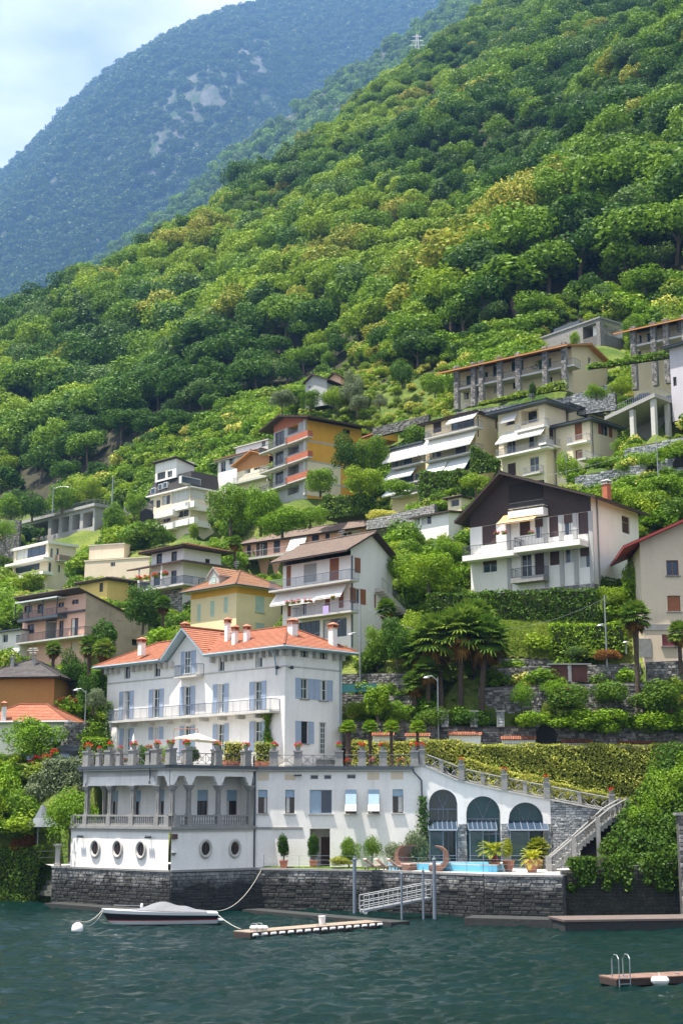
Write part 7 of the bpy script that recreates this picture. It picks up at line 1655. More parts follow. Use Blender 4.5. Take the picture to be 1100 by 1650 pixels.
# cascading vine and dark bank at the right of the stairs
rv = np.random.default_rng(12); bank = empty('vine_bank', G(1000, 1470, .3), 'cascading green vine over the dark bank right of the stairs', 'vine')
cs = []; 
for px, py, Y, r_ in ((1085, 1262, 115, 2.1), (1060, 1290, 114, 1.7), (1095, 1300, 113, 1.8), (1035, 1305, 114, 1.3), (1020, 1325, 113, 1.2), (1050, 1330, 112, 1.4), (1085, 1345, 111, 1.6), (1005, 1348, 112, 1.1), (1035, 1362, 110.6, 1.3), (985, 1368, 111.2, .9), (1065, 1375, 110, 1.4), (1010, 1388, 109.8, 1.0), (1095, 1390, 109, 1.5), (1040, 1402, 109.2, 1.0), (1090, 1235, 116, 2.0), (1075, 1420, 108.6, .9), (938, 1420, 105.4, .55), (955, 1434, 105.4, .45), (922, 1430, 105.0, .4), (1030, 1428, 106, .8), (975, 1412, 106.5, .6), (1060, 1440, 105.6, .6), (990, 1398, 109, .7), (1110, 1330, 112, 2.2)):
    c = P(px, py, Y); d = rv.normal(0, 1, (int(1300 * r_ ** 1.5), 3)); d /= np.linalg.norm(d, axis=1)[:, None]; d = d[d[:, 1] < .35]; q = np.array(c) + d * r_ * rv.uniform(.55, 1.15, (len(d), 1)) * np.array([1.1, .8, .95]); cs.append((q, d))
V, Q = leaves(rv, np.concatenate([c[0] for c in cs]), np.concatenate([c[1] for c in cs]), .13); foliage_obj('leaves', V, Q, LF['ivy'], bank.location, parent=bank)
w0, w1 = Vector((R4.x, R4.y + .6, ZQ + .3)), Vector((R4.x + 14, R4.y + .2, ZQ + 1.2)); stone_wall('', w0, w1, 5.0, surf('shade_dark_stone', (.035, .036, .026), .95, .4, 2, 12, .4), 77, .6, parent=bank)  # stone coloured near-black to stand in for the shade under the vine
m = MB(); m.quad(w0 + Vector((-1, .3, -.9)), w1 + Vector((4, .3, -1.5)), w1 + Vector((4, 6, -1.2)), w0 + Vector((2, 6, -.8))); m.quad(w0 + Vector((2, 6, -.8)), w1 + Vector((4, 6, -1.2)), w1 + Vector((4, 10, 6)), w0 + Vector((4, 10, 4))); m.build('earth_bank', surf('shade_dark_earth', (.022, .02, .015), .95, .4, .6, 5, .5, 6), bank)  # earth colour holds the black shade of the hollow
cu = []
for k in range(46):                                     # hanging strands over the dark wall
    t_ = rv.uniform(0, 1); top_ = w0.lerp(w1, float(t_)) + Vector((0, -.1, .4)); ln = rv.uniform(.6, 2.2) + 2.2 * t_ * rv.uniform(.2, 1); m_ = int(150 * ln); s_h = rv.uniform(0, 1, m_)
    cu.append(np.array(top_) + np.stack([rv.normal(0, .28, m_) * (1.1 - .6 * s_h), -.15 - np.abs(rv.normal(0, .22, m_)), .5 - s_h * ln], -1))
cu = np.concatenate(cu); V, Q = leaves(rv, cu, np.tile([0, -.8, .4], (len(cu), 1)), .13); foliage_obj('hanging_strands', V, Q, LF['ivy'], bank.location, parent=bank)
# climbing plants on the villa and the front
for lb, fr_, px, y0, y1, w, mt in (('climbing plant at the left corner of the villa', V_.A.fr, 178, 1130, 1215, .9, 'cool'), ('climbing rose beside the last ground-floor door of the villa', V_.A.fr, 434, 1145, 1200, .7, 'mid'), ('tall ivy cone climbing the downpipe by the arcade', fE, 681, 1283, 1396, 1.4, 'cool')):
    u, v1 = fr_.uv(px, y0); v0 = fr_.uv(px, y1)[1]; n = 900; t = rv.uniform(0, 1, n); ww_ = w * (.25 + .75 * (1 - t)) if 'cone' in lb else w * (.6 + .4 * np.sin(t * 9))
    pts = np.array([fr_.pt(u + rv.normal(0, .4) * ww_[i], v0 + (v1 - v0) * t[i], .12 + abs(rv.normal(0, .15)) * (1 + (1 - t[i]) * (1.2 if 'cone' in lb else 0))) for i in range(n)]); V, Q = leaves(rv, pts, np.tile(np.array(fr_.N), (n, 1)), .12); foliage_obj('climbing_plant', V, Q, LF[mt], fr_.pt(u, v0), lb, 'climber')
# ------------------------------------------------------------------ scrub over the rest of the village slope
rng = np.random.default_rng(33); n = 80000; x = rng.uniform(-110, 95, n); y = rng.uniform(118, 330, n); z = zmask(x, y); yy = y * _c + (z - CAMZ) * _s; sx = CX + F * x / yy; sy = CY - F * ((z - CAMZ) * _c - y * _s) / yy
ok = (sx > -300) & (sx < 1300) & (sy > np.interp(sx, FB[:, 0], FB[:, 1]) - 15) & (sy < 1210 + 190 * (sx < 70)) & (z > 1) & ~((sx > 780) & (sx < 905) & (sy > 990) & (sy < 1060))
mead = (sx > 540) & (sx < 745) & (sy > 590) & (sy < 745); ok &= ~(mead & (rng.uniform(0, 1, n) < .55))
h = rng.uniform(.8, 3.0, n) * rng.choice([.6, 1, 1.3], n) * np.clip(y / 165, .55, 1.5); h = np.where(mead, h * .5, h)
ok &= clear_of_houses(x, y, z, h); x, y, z, h, mead = x[ok], y[ok], z[ok], h[ok], mead[ok]; keep = rng.uniform(0, 1, len(x)) < np.clip(14500 / max(1, len(x)), 0, 1); x, y, z, h, mead = x[keep], y[keep], z[keep], h[keep], mead[keep]; n = len(x)
ms = ['mid', 'light', 'bright', 'ivy', 'grassy', 'hedge']; sel = rng.choice(6, n, p=[.27, .2, .2, .17, .1, .06]); sel = np.where(mead, rng.choice([1, 4, 4, 5], n), sel)
w = h * rng.uniform(1.0, 1.7, n); o = gn_scatter('scrub', np.stack([x, y, z - .1], -1), np.stack([w, w, h], -1), np.stack([0 * x, 0 * x, rng.uniform(0, 6.28, n)], -1), sel * 3 + rng.integers(0, 3, n), [(PRO['mid%d' % i][0], LF[m_]) for m_ in ms for i in range(3)])

tp_ = []
for (x0, x1, y0, y1, cnt) in ((345, 470, 800, 872, 26), (470, 600, 775, 850, 26), (595, 690, 870, 985, 22), (0, 60, 960, 1010, 10), (100, 170, 1075, 1150, 12), (250, 300, 985, 1040, 6), (60, 130, 880, 935, 8), (600, 680, 700, 770, 10), (980, 1100, 790, 850, 14), (900, 1000, 775, 800, 6)):
    for k in range(cnt):
        q = T(rng.uniform(x0, x1), rng.uniform(y0, y1))
        if q is not None: tp_.append(tuple(q))
tp_ = np.array(tp_); th_ = rng.uniform(2.2, 4.6, len(tp_)) * np.clip(tp_[:, 1] / 190, .7, 1.3); okt = clear_of_houses(tp_[:, 0], tp_[:, 1], tp_[:, 2], th_); tp_, th_ = tp_[okt], th_[okt]; n = len(tp_); tw_ = th_ * rng.uniform(.95, 1.4, n)
th_o = gn_scatter('thicket', tp_ - [0, 0, .3], np.stack([tw_, tw_, th_], -1), np.stack([np.zeros(n), np.zeros(n), rng.uniform(0, 6.28, n)], -1), rng.choice(4, n, p=[.3, .3, .25, .15]) * 3 + rng.integers(0, 3, n), [(PRO['bush%d' % i][0], LF[m_]) for m_ in ('bright', 'mid', 'light', 'ivy') for i in range(3)])
tag(th_o, 'dense bright thickets of shrubs filling the gaps between the houses', 'thicket', kind='stuff'); tag(o, 'low scrub and garden greenery covering the slope between the houses', 'undergrowth', kind='stuff'); print('scrub', n)
# grass slopes and meadow
pm = MB(); rows = []
n = 9000; u = rng.uniform(0, 1, (n, 2)); pts = []; 
for a, b in u: q = bank_pt(float(a), float(b)); q.z += .5 * math.sin(b * 3.14) + .08; pts.append(q)
A_ = np.array(pts); A_[:, 2] += .1; V, Q = leaves(rng, A_, np.tile([0, -.7, .5], (n, 1)), .2, .5, .2); foliage_obj('tall_grass', V, Q, LF['grassy'], A_[0], 'sloping patch of tall yellow-green grass below the ivy hedge', 'grass', kind='stuff')
# ------------------------------------------------------------------ terrace balustrade with geranium pots
tb = empty('terrace_balustrade', Vector((K.x, K.y, ZT)), 'stone pedestals and iron lattice railing round the villa terrace', 'balustrade')
peds = [(142, 1), (160, 0), (177, 1), (193, 0), (215, 1), (240, 0), (252, 1), (276, 1), (302, 1), (350, 1), (397, 1), (441, 1), (480, 1), (546, 1), (583, 1), (617, 1), (667, 1)]
pos = []
for px, big in peds:
    fr = fA if px < 272 else fK if px < 408 else fN
    u = fr.uv(px, 1215, .05)[0]; p = fr.pt(u, 0, .0); p.z = ZT; pos.append((p, big, px))
    f = Fr(p, fr.U, fr.N); a = .33 if big else .22; h = 1.35 if big else 1.15
    MB().box(f, -a * 1.15, a * 1.15, 0, .2, -a * 1.15, a * 1.15).box(f, -a, a, .2, h - .14, -a, a).box(f, -a * 1.2, a * 1.2, h - .14, h, -a * 1.2, a * 1.2).build('pedestal', greystone, tb)
for (p, b0, _), (q, b1, _) in zip(pos, pos[1:]):
    d = q - p; L_ = d.length; d.normalize(); m = MB(); up = Vector((0, 0, 1)); a, b = p + d * .3, q - d * .3
    if (b - a).dot(d) < .2: continue
    m.tube([a + up * .98, b + up * .98], .03, 4).tube([a + up * .12, b + up * .12], .025, 4); n = max(1, int((b - a).length / .75))
    for k in range(n):
        s, e = a.lerp(b, k / n), a.lerp(b, (k + 1) / n); m.tube([s + up * .12, e + up * .98], .018, 4).tube([s + up * .98, e + up * .12], .018, 4).tube([s + up * .12, s + up * .98], .022, 4)
        c = (s + e) / 2 + up * .55; m.tube([c + d * .16 * math.cos(t) + up * .16 * math.sin(t) for t in np.linspace(0, 6.28, 9)], .018, 4)
    m.build('lattice_railing', iron, tb)
pot_me = MB().lathe((0, 0, 0), [(.14, 0), (.2, .1), (.24, .28), (.26, .3), (.26, .34), (.2, .34)], 10).mesh('pot'); pot_me.materials.append(greystone)
tpot_me = MB().lathe((0, 0, 0), [(.30, 0), (.42, .45), (.48, .72), (.53, .74), (.53, .85), (.44, .85)], 14).mesh('pot'); tpot_me.materials.append(terracotta)
rngf = np.random.default_rng(50); GER = []
for i in range(3):
    p_, n_ = lobes(rngf, (0, 0, .45), (.34, .34, .24), 7, 260, (.4, .6)); V, Q = leaves(rngf, p_, n_, .06); gl = np_mesh('leaves', V, Q, LF['mid'])
    c_ = rngf.normal(0, 1, (9, 3)); c_[:, 2] = abs(c_[:, 2]); c_ /= np.linalg.norm(c_, axis=1)[:, None]; c_ = c_ * [.32, .32, .28] + [0, 0, .5]
    p_ = np.concatenate([q + rngf.normal(0, .045, (22, 3)) for q in c_]); n_ = np.concatenate([np.tile(q - [0, 0, .4], (22, 1)) for q in c_]); V, Q = leaves(rngf, p_, n_, .045); GER.append((gl, np_mesh('flowers', V, Q, red_fl)))
def geranium(p, label, pot=True, sc=1.0, mt=None, group='red geranium pots'):
    r = empty('flower_pot', p, label, 'flower pot', group); i = random.randrange(3)
    if pot: part_copy('pot', pot_me, r)
    for nm, me in (('leaves', GER[i][0]), ('flowers', GER[i][1])):
        o = part_copy(nm, me, r, None if nm == 'leaves' or not mt else mt, (sc,) * 3); o.location = (0, 0, -.1 if pot else -.25); o.rotation_euler = (0, 0, random.uniform(0, 6))
    return r
k = 0; names = 'first second third fourth fifth sixth seventh eighth ninth tenth eleventh twelfth thirteenth fourteenth fifteenth sixteenth seventeenth'.split()
for p, big, px in pos: geranium(p + Vector((0, 0, 1.352 if big else 1.152)), 'red geraniums on the %s terrace pedestal from the left end' % names[k], True, 1.0 if big else .8); k += 1
for i in (1, 3, 5, 7, 9):
    u, z, b = pp[i - 1]; geranium(fE.pt(u, z + (1.352 if b else 1.052), -.08), 'red geraniums on the %s tall pedestal down the ramp railing' % names[(i - 1) // 2], True, .8)
for i, (px, w) in enumerate(((205, .9), (258, .9), (300, 1.0), (560, .8), (600, .9), (645, .9))):
    fr = fA if px < 272 else fK if px < 408 else fN; u = fr.uv(px, 1215, -.6)[0]; q = fr.pt(u, 0, -.6); q.z = ZT; geranium(q + Vector((0, 0, .3)), 'red flowers behind the terrace railing, %s of six from the left' % names[i], False, w, pinkfl if i > 3 else None, 'flowers behind the terrace railing')
# planter hedge
for x0, x1, lb in ((366, 394, 'left'), (402, 436, 'right')):
    a, b = fK.uv(x0, 1215, -.7)[0], fK.uv(x1 if x1 < 408 else 415, 1215, -.7)[0]; f = fK.moved(0, ZT - ZQ, -.7)
    if lb == 'right': f, a, b = fN.moved(0, ZT - ZQ, -.9), fN.uv(x0 + 8, 1215, -.9)[0], fN.uv(x1, 1215, -.9)[0]
    r = empty('hedge_planter', f.pt(a, 0), 'terracotta planter with clipped yellow-green hedge, %s of two on the terrace' % lb, 'planter'); MB().box(f, a, b, 0, .5, -.7, 0).build('planter', terracotta, r); V, Q = leafbox(rngf, f, a, b, .45, 2.05, .8, 90, .075, bump=.1); foliage_obj('foliage', V, Q, LF['hedge'], f.pt(a, .5), parent=r); MB().box(f, a + .15, b - .15, .4, 1.9, -.6, -.15).build('hedge_core', coreg, r)  # dark core box added behind the planter leaves
# parasols
def parasol_open(p, label, rad, zt, tilt):
    r = empty('parasol', p, label, 'parasol'); n = 8; c = Vector((0, 0, zt)); m = MB(); ring = []
    for k in range(n): a = 6.283 * k / n; ring.append(p + c + Vector((rad * math.cos(a), rad * .8 * math.sin(a), -.55 + tilt * math.cos(a))))
    top = p + c + Vector((-.1 * tilt, 0, -.02))
    for k in range(n): m.add([top, ring[k], ring[(k + 1) % n]], [(0, 1, 2)]); d = Vector((0, 0, -.14)); m.quad(ring[k], ring[(k + 1) % n], ring[(k + 1) % n] + d, ring[k] + d)
    m.build('canopy', parasol, r); s = MB()
    for k in range(n): s.tube([top + Vector((0, 0, -.05)), ring[k] + Vector((0, 0, -.04))], .018, 4)
    s.build('ribs', wood, r); q = p + Vector((-rad - .35, 0, 0)); MB().tube([q, q + Vector((.15, 0, zt * .55)), q + Vector((.3, 0, zt + .35)), top + Vector((0, 0, .35)), top], .045, 6).build('cantilever_arm', redwood, r)
q = P(318, 1200, 116); parasol_open(Vector((q.x, q.y, ZT)), 'open cream parasol on the villa terrace', 1.9, P(318, 1181, 116).z - ZT, -.18)
q = P(215, 1200, 125); r = empty('closed_parasol', Vector((q.x, q.y, ZT)), 'closed white parasol standing on the terrace', 'parasol'); MB().lathe(r.location, [(.05, 1.0), (.26, 1.05), (.24, 1.7), (.15, 2.5), (.05, 3.0), (.02, 3.15)], 8).build('folded_canopy', awn, r); MB().tube([r.location, r.location + Vector((0, 0, 1.1))], .04, 6).build('pole', framew, r)
for i, (px, mt) in enumerate(((240, 'mid'), (265, 'bright'), (310, 'dark'), (232, 'dark'))):
    q = P(px, 1205, 121 if px < 280 else 117.5); bush(Vector((q.x, q.y, ZT)), 1.9 if px > 300 else 2.1, 1.3, mt, 'green terrace shrub %s' % ('left of the open parasol', 'just behind the pedestals left of the parasol', 'under the open parasol', 'beside the closed parasol')[i])
# ------------------------------------------------------------------ pool garden
pz = ZQ + .55; pa = [P(625, 1400, 114.4), P(800, 1400, 109.0), P(815, 1400, 114.2), P(655, 1400, 116.4)]; ring = [Vector((p.x, p.y, 0)) for p in pa]
m = MB(); m.prism([p + Vector((0, 0, ZQ - .01)) for p in ring], [p + Vector((0, 0, pz - .06)) for p in ring]); r = empty('swimming_pool', ring[0] + Vector((0, 0, ZQ)), 'raised blue swimming pool on the lakeside terrace', 'pool'); m.build('basin', simple('pale_blue_pool_tiles', (.10, .40, .60), .5), r)
cm = sum(ring, Vector()) / 4; m = MB(); m.poly([cm.lerp(p, .93) + Vector((0, 0, pz - .05)) for p in ring]); pw, pn, pl_, pb = nodes('pool_water'); pb.inputs['Base Color'].default_value = (.02, .36, .62, 1); pb.inputs['Roughness'].default_value = .25; pb.inputs['Specular IOR Level'].default_value = .2
g_ = pn.new('ShaderNodeNewGeometry'); nz_ = pn.new('ShaderNodeTexNoise'); nz_.inputs['Scale'].default_value = 4; pl_.new(g_.outputs['Position'], nz_.inputs['Vector']); bp_ = pn.new('ShaderNodeBump'); bp_.inputs['Strength'].default_value = .4; bp_.inputs['Distance'].default_value = .06; pl_.new(nz_.outputs[0], bp_.inputs['Height']); pl_.new(bp_.outputs[0], pb.inputs['Normal']); m.build('water', pw, r)
m = MB()
for p, q in zip(ring, ring[1:] + ring[:1]): a, b = cm.lerp(p, .93), cm.lerp(q, .93); z = Vector((0, 0, pz - .055)); t = Vector((0, 0, .09)); m.hexa([p + z, q + z, b + z, a + z, p + z + t, q + z + t, b + z + t, a + z + t])
m.build('pool_edge', lightstone, r)
def lounger(p, rz, label):
    r = empty('sun_lounger', p, label, 'sun lounger', 'sun loungers by the pool'); f = Fr(Vector(p), (math.cos(rz), math.sin(rz), 0), (math.sin(rz), -math.cos(rz), 0))
    MB().box(f, 0, 1.9, .22, .28, -.35, .35).build('frame', wood, r)
    for u in (.1, 1.75):
        for w in (-.3, .3): MB().box(f, u, u + .07, 0, .22, w - .03, w + .03).build('leg', wood, r)
    m = MB(); m.box(f, .7, 1.9, .285, .38, -.33, .33); m.hexa([f.pt(.7, .285, -.33), f.pt(.7, .285, .33), f.pt(-.05, .85, .33), f.pt(-.05, .85, -.33), f.pt(.7, .39, -.33), f.pt(.7, .39, .33), f.pt(.02, .94, .33), f.pt(.02, .94, -.33)]); m.build('cushion', cushion, r)
for i, px in enumerate((588, 606, 626)):
    q = G(px, 1403, ZQ); q.y += 1.0; lounger(Vector((q.x, q.y, ZQ)), .35, 'peach sun lounger by the pool, %s from the lawn' % names[i])
def pod(p, flip, label, rot):
    """wicker crescent seat: a thick curved shell rising behind the seat and curling over it"""
    r = empty('wicker_pod', p, label, 'garden chair', 'wicker pods by the pool'); s = -1 if flip else 1; W = .78; m = MB(); R0 = .98; prof = []
    for k in range(21): a = R_(-48 - 228 * k / 20); prof.append((R0 * math.cos(a) * s, R0 + R0 * math.sin(a), .08 + .34 * math.sin(math.pi * min(1, (k + 2) / 22)) ** 1.3))
    c = Vector((0, 0, R0))
    for (x0, z0, t0), (x1, z1, t1) in zip(prof, prof[1:]):
        i0 = Vector((x0, 0, z0)); i1 = Vector((x1, 0, z1)); j0 = c + (i0 - c) * (1 - t0); j1 = c + (i1 - c) * (1 - t1)
        m.hexa([Vector(p) + q + Vector((0, w, 0)) for w in (-W, W) for q in (i0, i1, j1, j0)])
    m.build('shell', wicker, r); f = Fr(Vector(p), (1, 0, 0), (0, -1, 0)); MB().box(f, min(-.5 * s, .62 * s), max(-.5 * s, .62 * s), .04, .44, -W + .04, W - .04).build('seat_base', wicker, r); MB().box(f, min(-.45 * s, .58 * s), max(-.45 * s, .58 * s), .445, .56, -W + .1, W - .1).build('cushion', cushion, r)
    r.rotation_euler = (0, 0, rot)
q = G(661, 1402.5, ZQ); q.y += .9; pod(Vector((q.x, q.y, ZQ)), False, 'brown wicker pod chair opening to the right', -.75); q = G(705, 1404, ZQ); q.y += .9; pod(Vector((q.x, q.y, ZQ)), True, 'brown wicker crescent chair opening to the left', -.12)
# cycads and pots
def pinnate(rng, n, L_=1.2, nm='fronds'):
    V = []; Q = []
    for i in range(n):
        az = i * 2.39996; el = 1.25 - 1.1 * i / n; pts = []; d = Vector((math.cos(az), math.sin(az), 0)); p = Vector((0, 0, 0)); a = el
        for k in range(9): pts.append(p.copy()); p = p + (d * math.cos(a) + Vector((0, 0, math.sin(a)))) * L_ / 8; a -= .16
        s = Vector((-math.sin(az), math.cos(az), 0))
        for j in range(22):
            t = .15 + .85 * j / 21; k = min(7, int(t * 8)); q = pts[k].lerp(pts[k + 1], t * 8 - k); dd = (pts[k + 1] - pts[k]).normalized()
            for sg in (-1, 1):
                l = .28 * math.sin(math.pi * min(1, t * .9 + .1)) + .05; e = q + (s * sg * .9 + dd * .5).normalized() * l + Vector((0, 0, -.03)); w = dd * .022; b = len(V); V += [q - w, (q + e) / 2 + w * 1.2, e, (q + e) / 2 - w * 1.2]; Q.append((b, b + 1, b + 2, b + 3))
    return np_mesh(nm, np.array([tuple(v) for v in V]), np.array(Q))
CYC = pinnate(rngf, 30); CYC.materials.append(LF['palmy'])
def potted(px, py, label, kind, sc=1.0, ph=1.0, zz=ZQ):
    p = G(px, py, zz); p.y += .5; r = empty('potted_plant', p, label, 'potted plant'); part_copy('pot', tpot_me, r, None, (ph,) * 3)
    if kind == 'cycad':
        m = MB(); m.tube([p + Vector((0, 0, .7 * ph)), p + Vector((0, 0, 1.55 * sc))], .2, 8); m.build('trunk', palmbark, r); o = part_copy('fronds', CYC, r, None, (sc * 1.25,) * 3); o.location = (0, 0, 1.5 * sc)
        o = part_copy('flowers', GER[0][1], r, None, (1, 1, .6)); o.location = (0, 0, .75 * ph)
    elif kind == 'grass':
        o = part_copy('fronds', CYC, r, None, (sc * .9, sc * .9, sc * 1.5)); o.location = (0, 0, .7 * ph)
    elif kind == 'fan':
        o = part_copy('fronds', FANS[0], r, LF['palmy'], (sc * 1.2,) * 3); o.location = (0, 0, 1.5 * sc); m = MB(); m.tube([p + Vector((0, 0, .7)), p + Vector((0, 0, 1.6 * sc))], .14, 6); m.build('trunk', palmbark, r)
    else: o = part_copy('foliage', PRO['bush0'][0], r, LF['palmy'], (sc * .75, sc * .75, sc * 2.1)); o.location = (0, 0, .6 * ph)
potted(797, 1405, 'yellow-green cycad in a terracotta pot beside the pool', 'cycad', 1.0, .9); potted(820, 1404, 'bright leafy shrub in a terracotta pot beside the cycad', 'bush', 1.0, .95); potted(858, 1406, 'yellow grass-like plant in the largest terracotta pot', 'grass', 1.0, 1.15); q = G(868, 1399, ZQ)
potted(868, 1400, 'fan palm in a pot behind the yellow grass plant', 'fan', 1.05, .9)
for px, lb in ((457, 'nearest the downpipe'), (505, 'beside the doorway')): q = P(px, 1396, 116.8 if px < 480 else 116.6); r = empty('square_pot', Vector((q.x, q.y, ZQ)), 'square terracotta pot holding the cone tree ' + lb, 'pot'); f = Fr(r.location, (1, 0, 0), (0, -1, 0)); MB().hexa([f.pt(-.25, 0, -.25), f.pt(.25, 0, -.25), f.pt(.25, 0, .25), f.pt(-.25, 0, .25), f.pt(-.33, .55, -.33), f.pt(.33, .55, -.33), f.pt(.33, .55, .33), f.pt(-.33, .55, .33)]).build('pot_body', terracotta, r); MB().box(f, -.37, .37, .552, .63, -.37, .37).build('rim', terracotta, r)
# railings on the lake wall
fe = empty('lakeside_railing', R1 + Vector((0, 0, 0)), 'thin metal railing along the top of the lake wall', 'railing'); m = MB(); up = Vector((0, 0, 1)); line = [R1 + fN.N * -.25 + Vector((.7, 0, 0)), R2 + Vector((0, .25, 0)), R3 + Vector((0, .25, 0)), R4 + Vector((0, .25, 0))]
for p, q in zip(line, line[1:]):
    n = max(1, int((q - p).length / 1.5))
    for k in range(n + 1): s = p.lerp(q, k / n); MB().tube([s, s + up * 1.05], .02, 5).build('post', polem, fe)
    for h in (1.05, .7, .35): m.tube([p + up * h, q + up * h], .008, 4)
m.build('rails', polem, fe)
fe = empty('iron_garden_fence', G(425, 1397, ZQ), 'dark iron fence with diamond pattern beside the downpipe', 'fence'); p, q = G(425, 1397.2, ZQ) + Vector((0, .3, 0)), G(492, 1398.2, ZQ) + Vector((0, .6, 0)); m = MB(); m.tube([p + up * 1.1, q + up * 1.1], .035, 4).tube([p + up * .15, q + up * .15], .03, 4)
for k in range(5): s = p.lerp(q, k / 4); m.tube([s, s + up * 1.15], .035, 4)
for k in range(8):
    s, e = p.lerp(q, k / 8), p.lerp(q, (k + 1) / 8); c = (s + e) / 2; m.tube([s + up * .6, c + up * 1.05], .018, 4).tube([c + up * 1.05, e + up * .6], .018, 4).tube([s + up * .6, c + up * .2], .018, 4).tube([c + up * .2, e + up * .6], .018, 4)
m.build('lattice', ironblue, fe)
# ------------------------------------------------------------------ docks, poles, gangway
def dock(label, n0, n1, width, z, th, wm_, nfl, seed):
    f, L_ = fr_line(n0, n1); r = empty('floating_dock', f.o, label, 'dock'); rr = random.Random(seed); n = int(L_ / .155)
    b = MB().box(f, 0, L_, -th, -.06, -width, 0).build('frame', darkwood, r); m = MB()
    for k in range(n): a = L_ * k / n; m.box(f, a + .006, a + L_ / n - .006, -.055, rr.uniform(-.008, .008), -width - .04, .04)
    m.build('planks', wm_, r)['kind'] = 'stuff'
    for k in range(nfl): u = L_ * (k + .5) / nfl; MB().tube([f.pt(u - .22, -.18, .09), f.pt(u + .22, -.18, .09)], .085, 8).build('fender', plastic_w, r)
    for u in (.6, L_ * .5, L_ - .6): MB().tube([f.pt(u - .12, .02, -.15), f.pt(u - .1, .1, -.15), f.pt(u + .1, .1, -.15), f.pt(u + .12, .02, -.15)], .025, 5).build('cleat', galv, r)
    return r, f, L_
def ladder(r, f, u, w=.45, top=.95, bot=-.9, wo=.12):
    m = MB()
    for du in (0, w): m.tube([f.pt(u + du, -.0, -.5), f.pt(u + du, top * .8, -.5), f.pt(u + du, top, -.3), f.pt(u + du, top, -.05), f.pt(u + du, top * .85, wo), f.pt(u + du, bot, wo)], .028, 6)
    for k in range(4): z = .0 - .25 * k; m.tube([f.pt(u, z, wo), f.pt(u + w, z, wo)], .022, 5)
    return m.build('ladder', galv, r)
r, f, L_ = dock('long narrow floating dock with white fenders beside the motorboat', G(403, 1502, .45), G(616, 1484.5, .45), 1.6, .45, .42, wood, 16, 1); ladder(r, f, .5, .45, .5, -.5)
q = f.pt(L_ * .60, 0, -1.0); b = empty('bucket', q, 'white plastic bucket standing on the long dock', 'bucket'); MB().lathe(q, [(.2, .012), (.25, .52), (.27, .53), (.27, .57), (.22, .57), (.2, .5)], 14).build('bucket_body', plastic_w, b); MB().tube([q + Vector((.26 * math.cos(t), -.05, .5 + .2 * math.sin(t))) for t in np.linspace(0, 3.14, 8)], .012, 4).build('handle', iron, b)
q = f.pt(1.3, .02, -.6); b = empty('deck_fender', q, 'white fender lying at the end of the long dock', 'fender'); MB().tube([q + Vector((-.6, .1, .14)), q + Vector((-.5, .08, .15)), q + Vector((.5, -.05, .15)), q + Vector((.6, -.06, .14))], [.05, .14, .14, .05], 8).build('body', plastic_w, b)
r, f, L_ = dock('short reddish dock with steel ladder at the lower right', G(992, 1577, .42), G(1190, 1567, .42), 1.5, .42, .35, surf('dull_red_deck', (.20, .12, .09), .85, .25, 3, 22, .3), 0, 2); ladder(r, f, .1, .6, 1.05, -.6, .1)
q = f.pt(2.25, -.15, .22); b = empty('dock_buoy', q, 'white float hanging beside the reddish dock', 'buoy'); MB().tube([q + Vector((-.42, 0, .0)), q + Vector((-.3, 0, 0)), q + Vector((.3, 0, 0)), q + Vector((.42, 0, 0))], [.08, .2, .2, .08], 10).build('body', plastic_w, b); MB().tube([q + Vector((0, 0, .15)), q + Vector((0, .2, .35))], .015, 4).build('rope', rope, b)
sl_ = empty('concrete_landing', G(910, 1500, 0), 'dark concrete landing stage at the foot of the vine bank', 'landing'); f, L_ = fr_line(G(910, 1501, 0), G(1180, 1497, 0)); MB().box(f, 0, L_, -1, .62, -3.6, 0).build('base', quaystone, sl_); MB().box(f, -.08, L_, .622, .76, -3.6, .08).build('top_slab', surf('wet_concrete', (.13, .10, .085), .8, .2), sl_)
pl2 = empty('stone_post', P(1109, 1480, 103), 'tall stone post at the right edge of the vine bank', 'post'); f = Fr(P(1109, 1480, 103), (1, 0, 0), (0, -1, 0)); rr = random.Random(8); MB().box(f, -.42, .42, -.5, 7.4, -.8, 0).build('core', mortar, pl2); s_ = MB()
for st in stones(None, rr, f, -.44, .44, -.5, 7.4, (.25, .4), (.35, .6)): stone_box(s_, f, *st, 0, .06, rr)
s_.build('stones', garden_st, pl2)['kind'] = 'stuff'; MB().box(f, -.6, .6, 7.4, 7.6, -.95, .15).build('cap', greystone, pl2)
for i, (px, yt, yb) in enumerate(((571, 1380, 1474), (647, 1402, 1482), (682, 1397, 1482), (700, 1380, 1482))):
    p = G(px, yb, 0); t = P(px, yt, p.y).z; r = empty('mooring_pole', Vector((p.x, p.y, -.5)), ('tall mooring pole at the inner end of the long dock', 'thin mooring pole in front of the gangway', 'shorter mooring pole beside the gangway end', 'tallest mooring pole right of the gangway')[i], 'pole', 'mooring poles'); rd = .14 if i in (0, 3) else .085
    MB().lathe((p.x, p.y, -.6), [(rd, 0), (rd, t + .5), (rd * 1.15, t + .52), (rd * 1.15, t + .58), (rd * .3, t + .66)], 12).build('shaft', polem, r); MB().lathe((p.x, p.y, t - .02), [(rd * .3, .05), (rd * .55, .12), (rd * .3, .2)], 8).build('finial', polem, r)
gw_ = empty('gangway', G(586, 1466, .6), 'sloping steel gangway with white railings between dock and wall', 'gangway'); g0, g1 = P(586, 1467, 105.2), P(694, 1446, 106.6); f, L_ = fr_line(g0, g1); dz = g1.z - g0.z
sg = lambda u, v, w: f.pt(u, v + dz * u / L_, w)
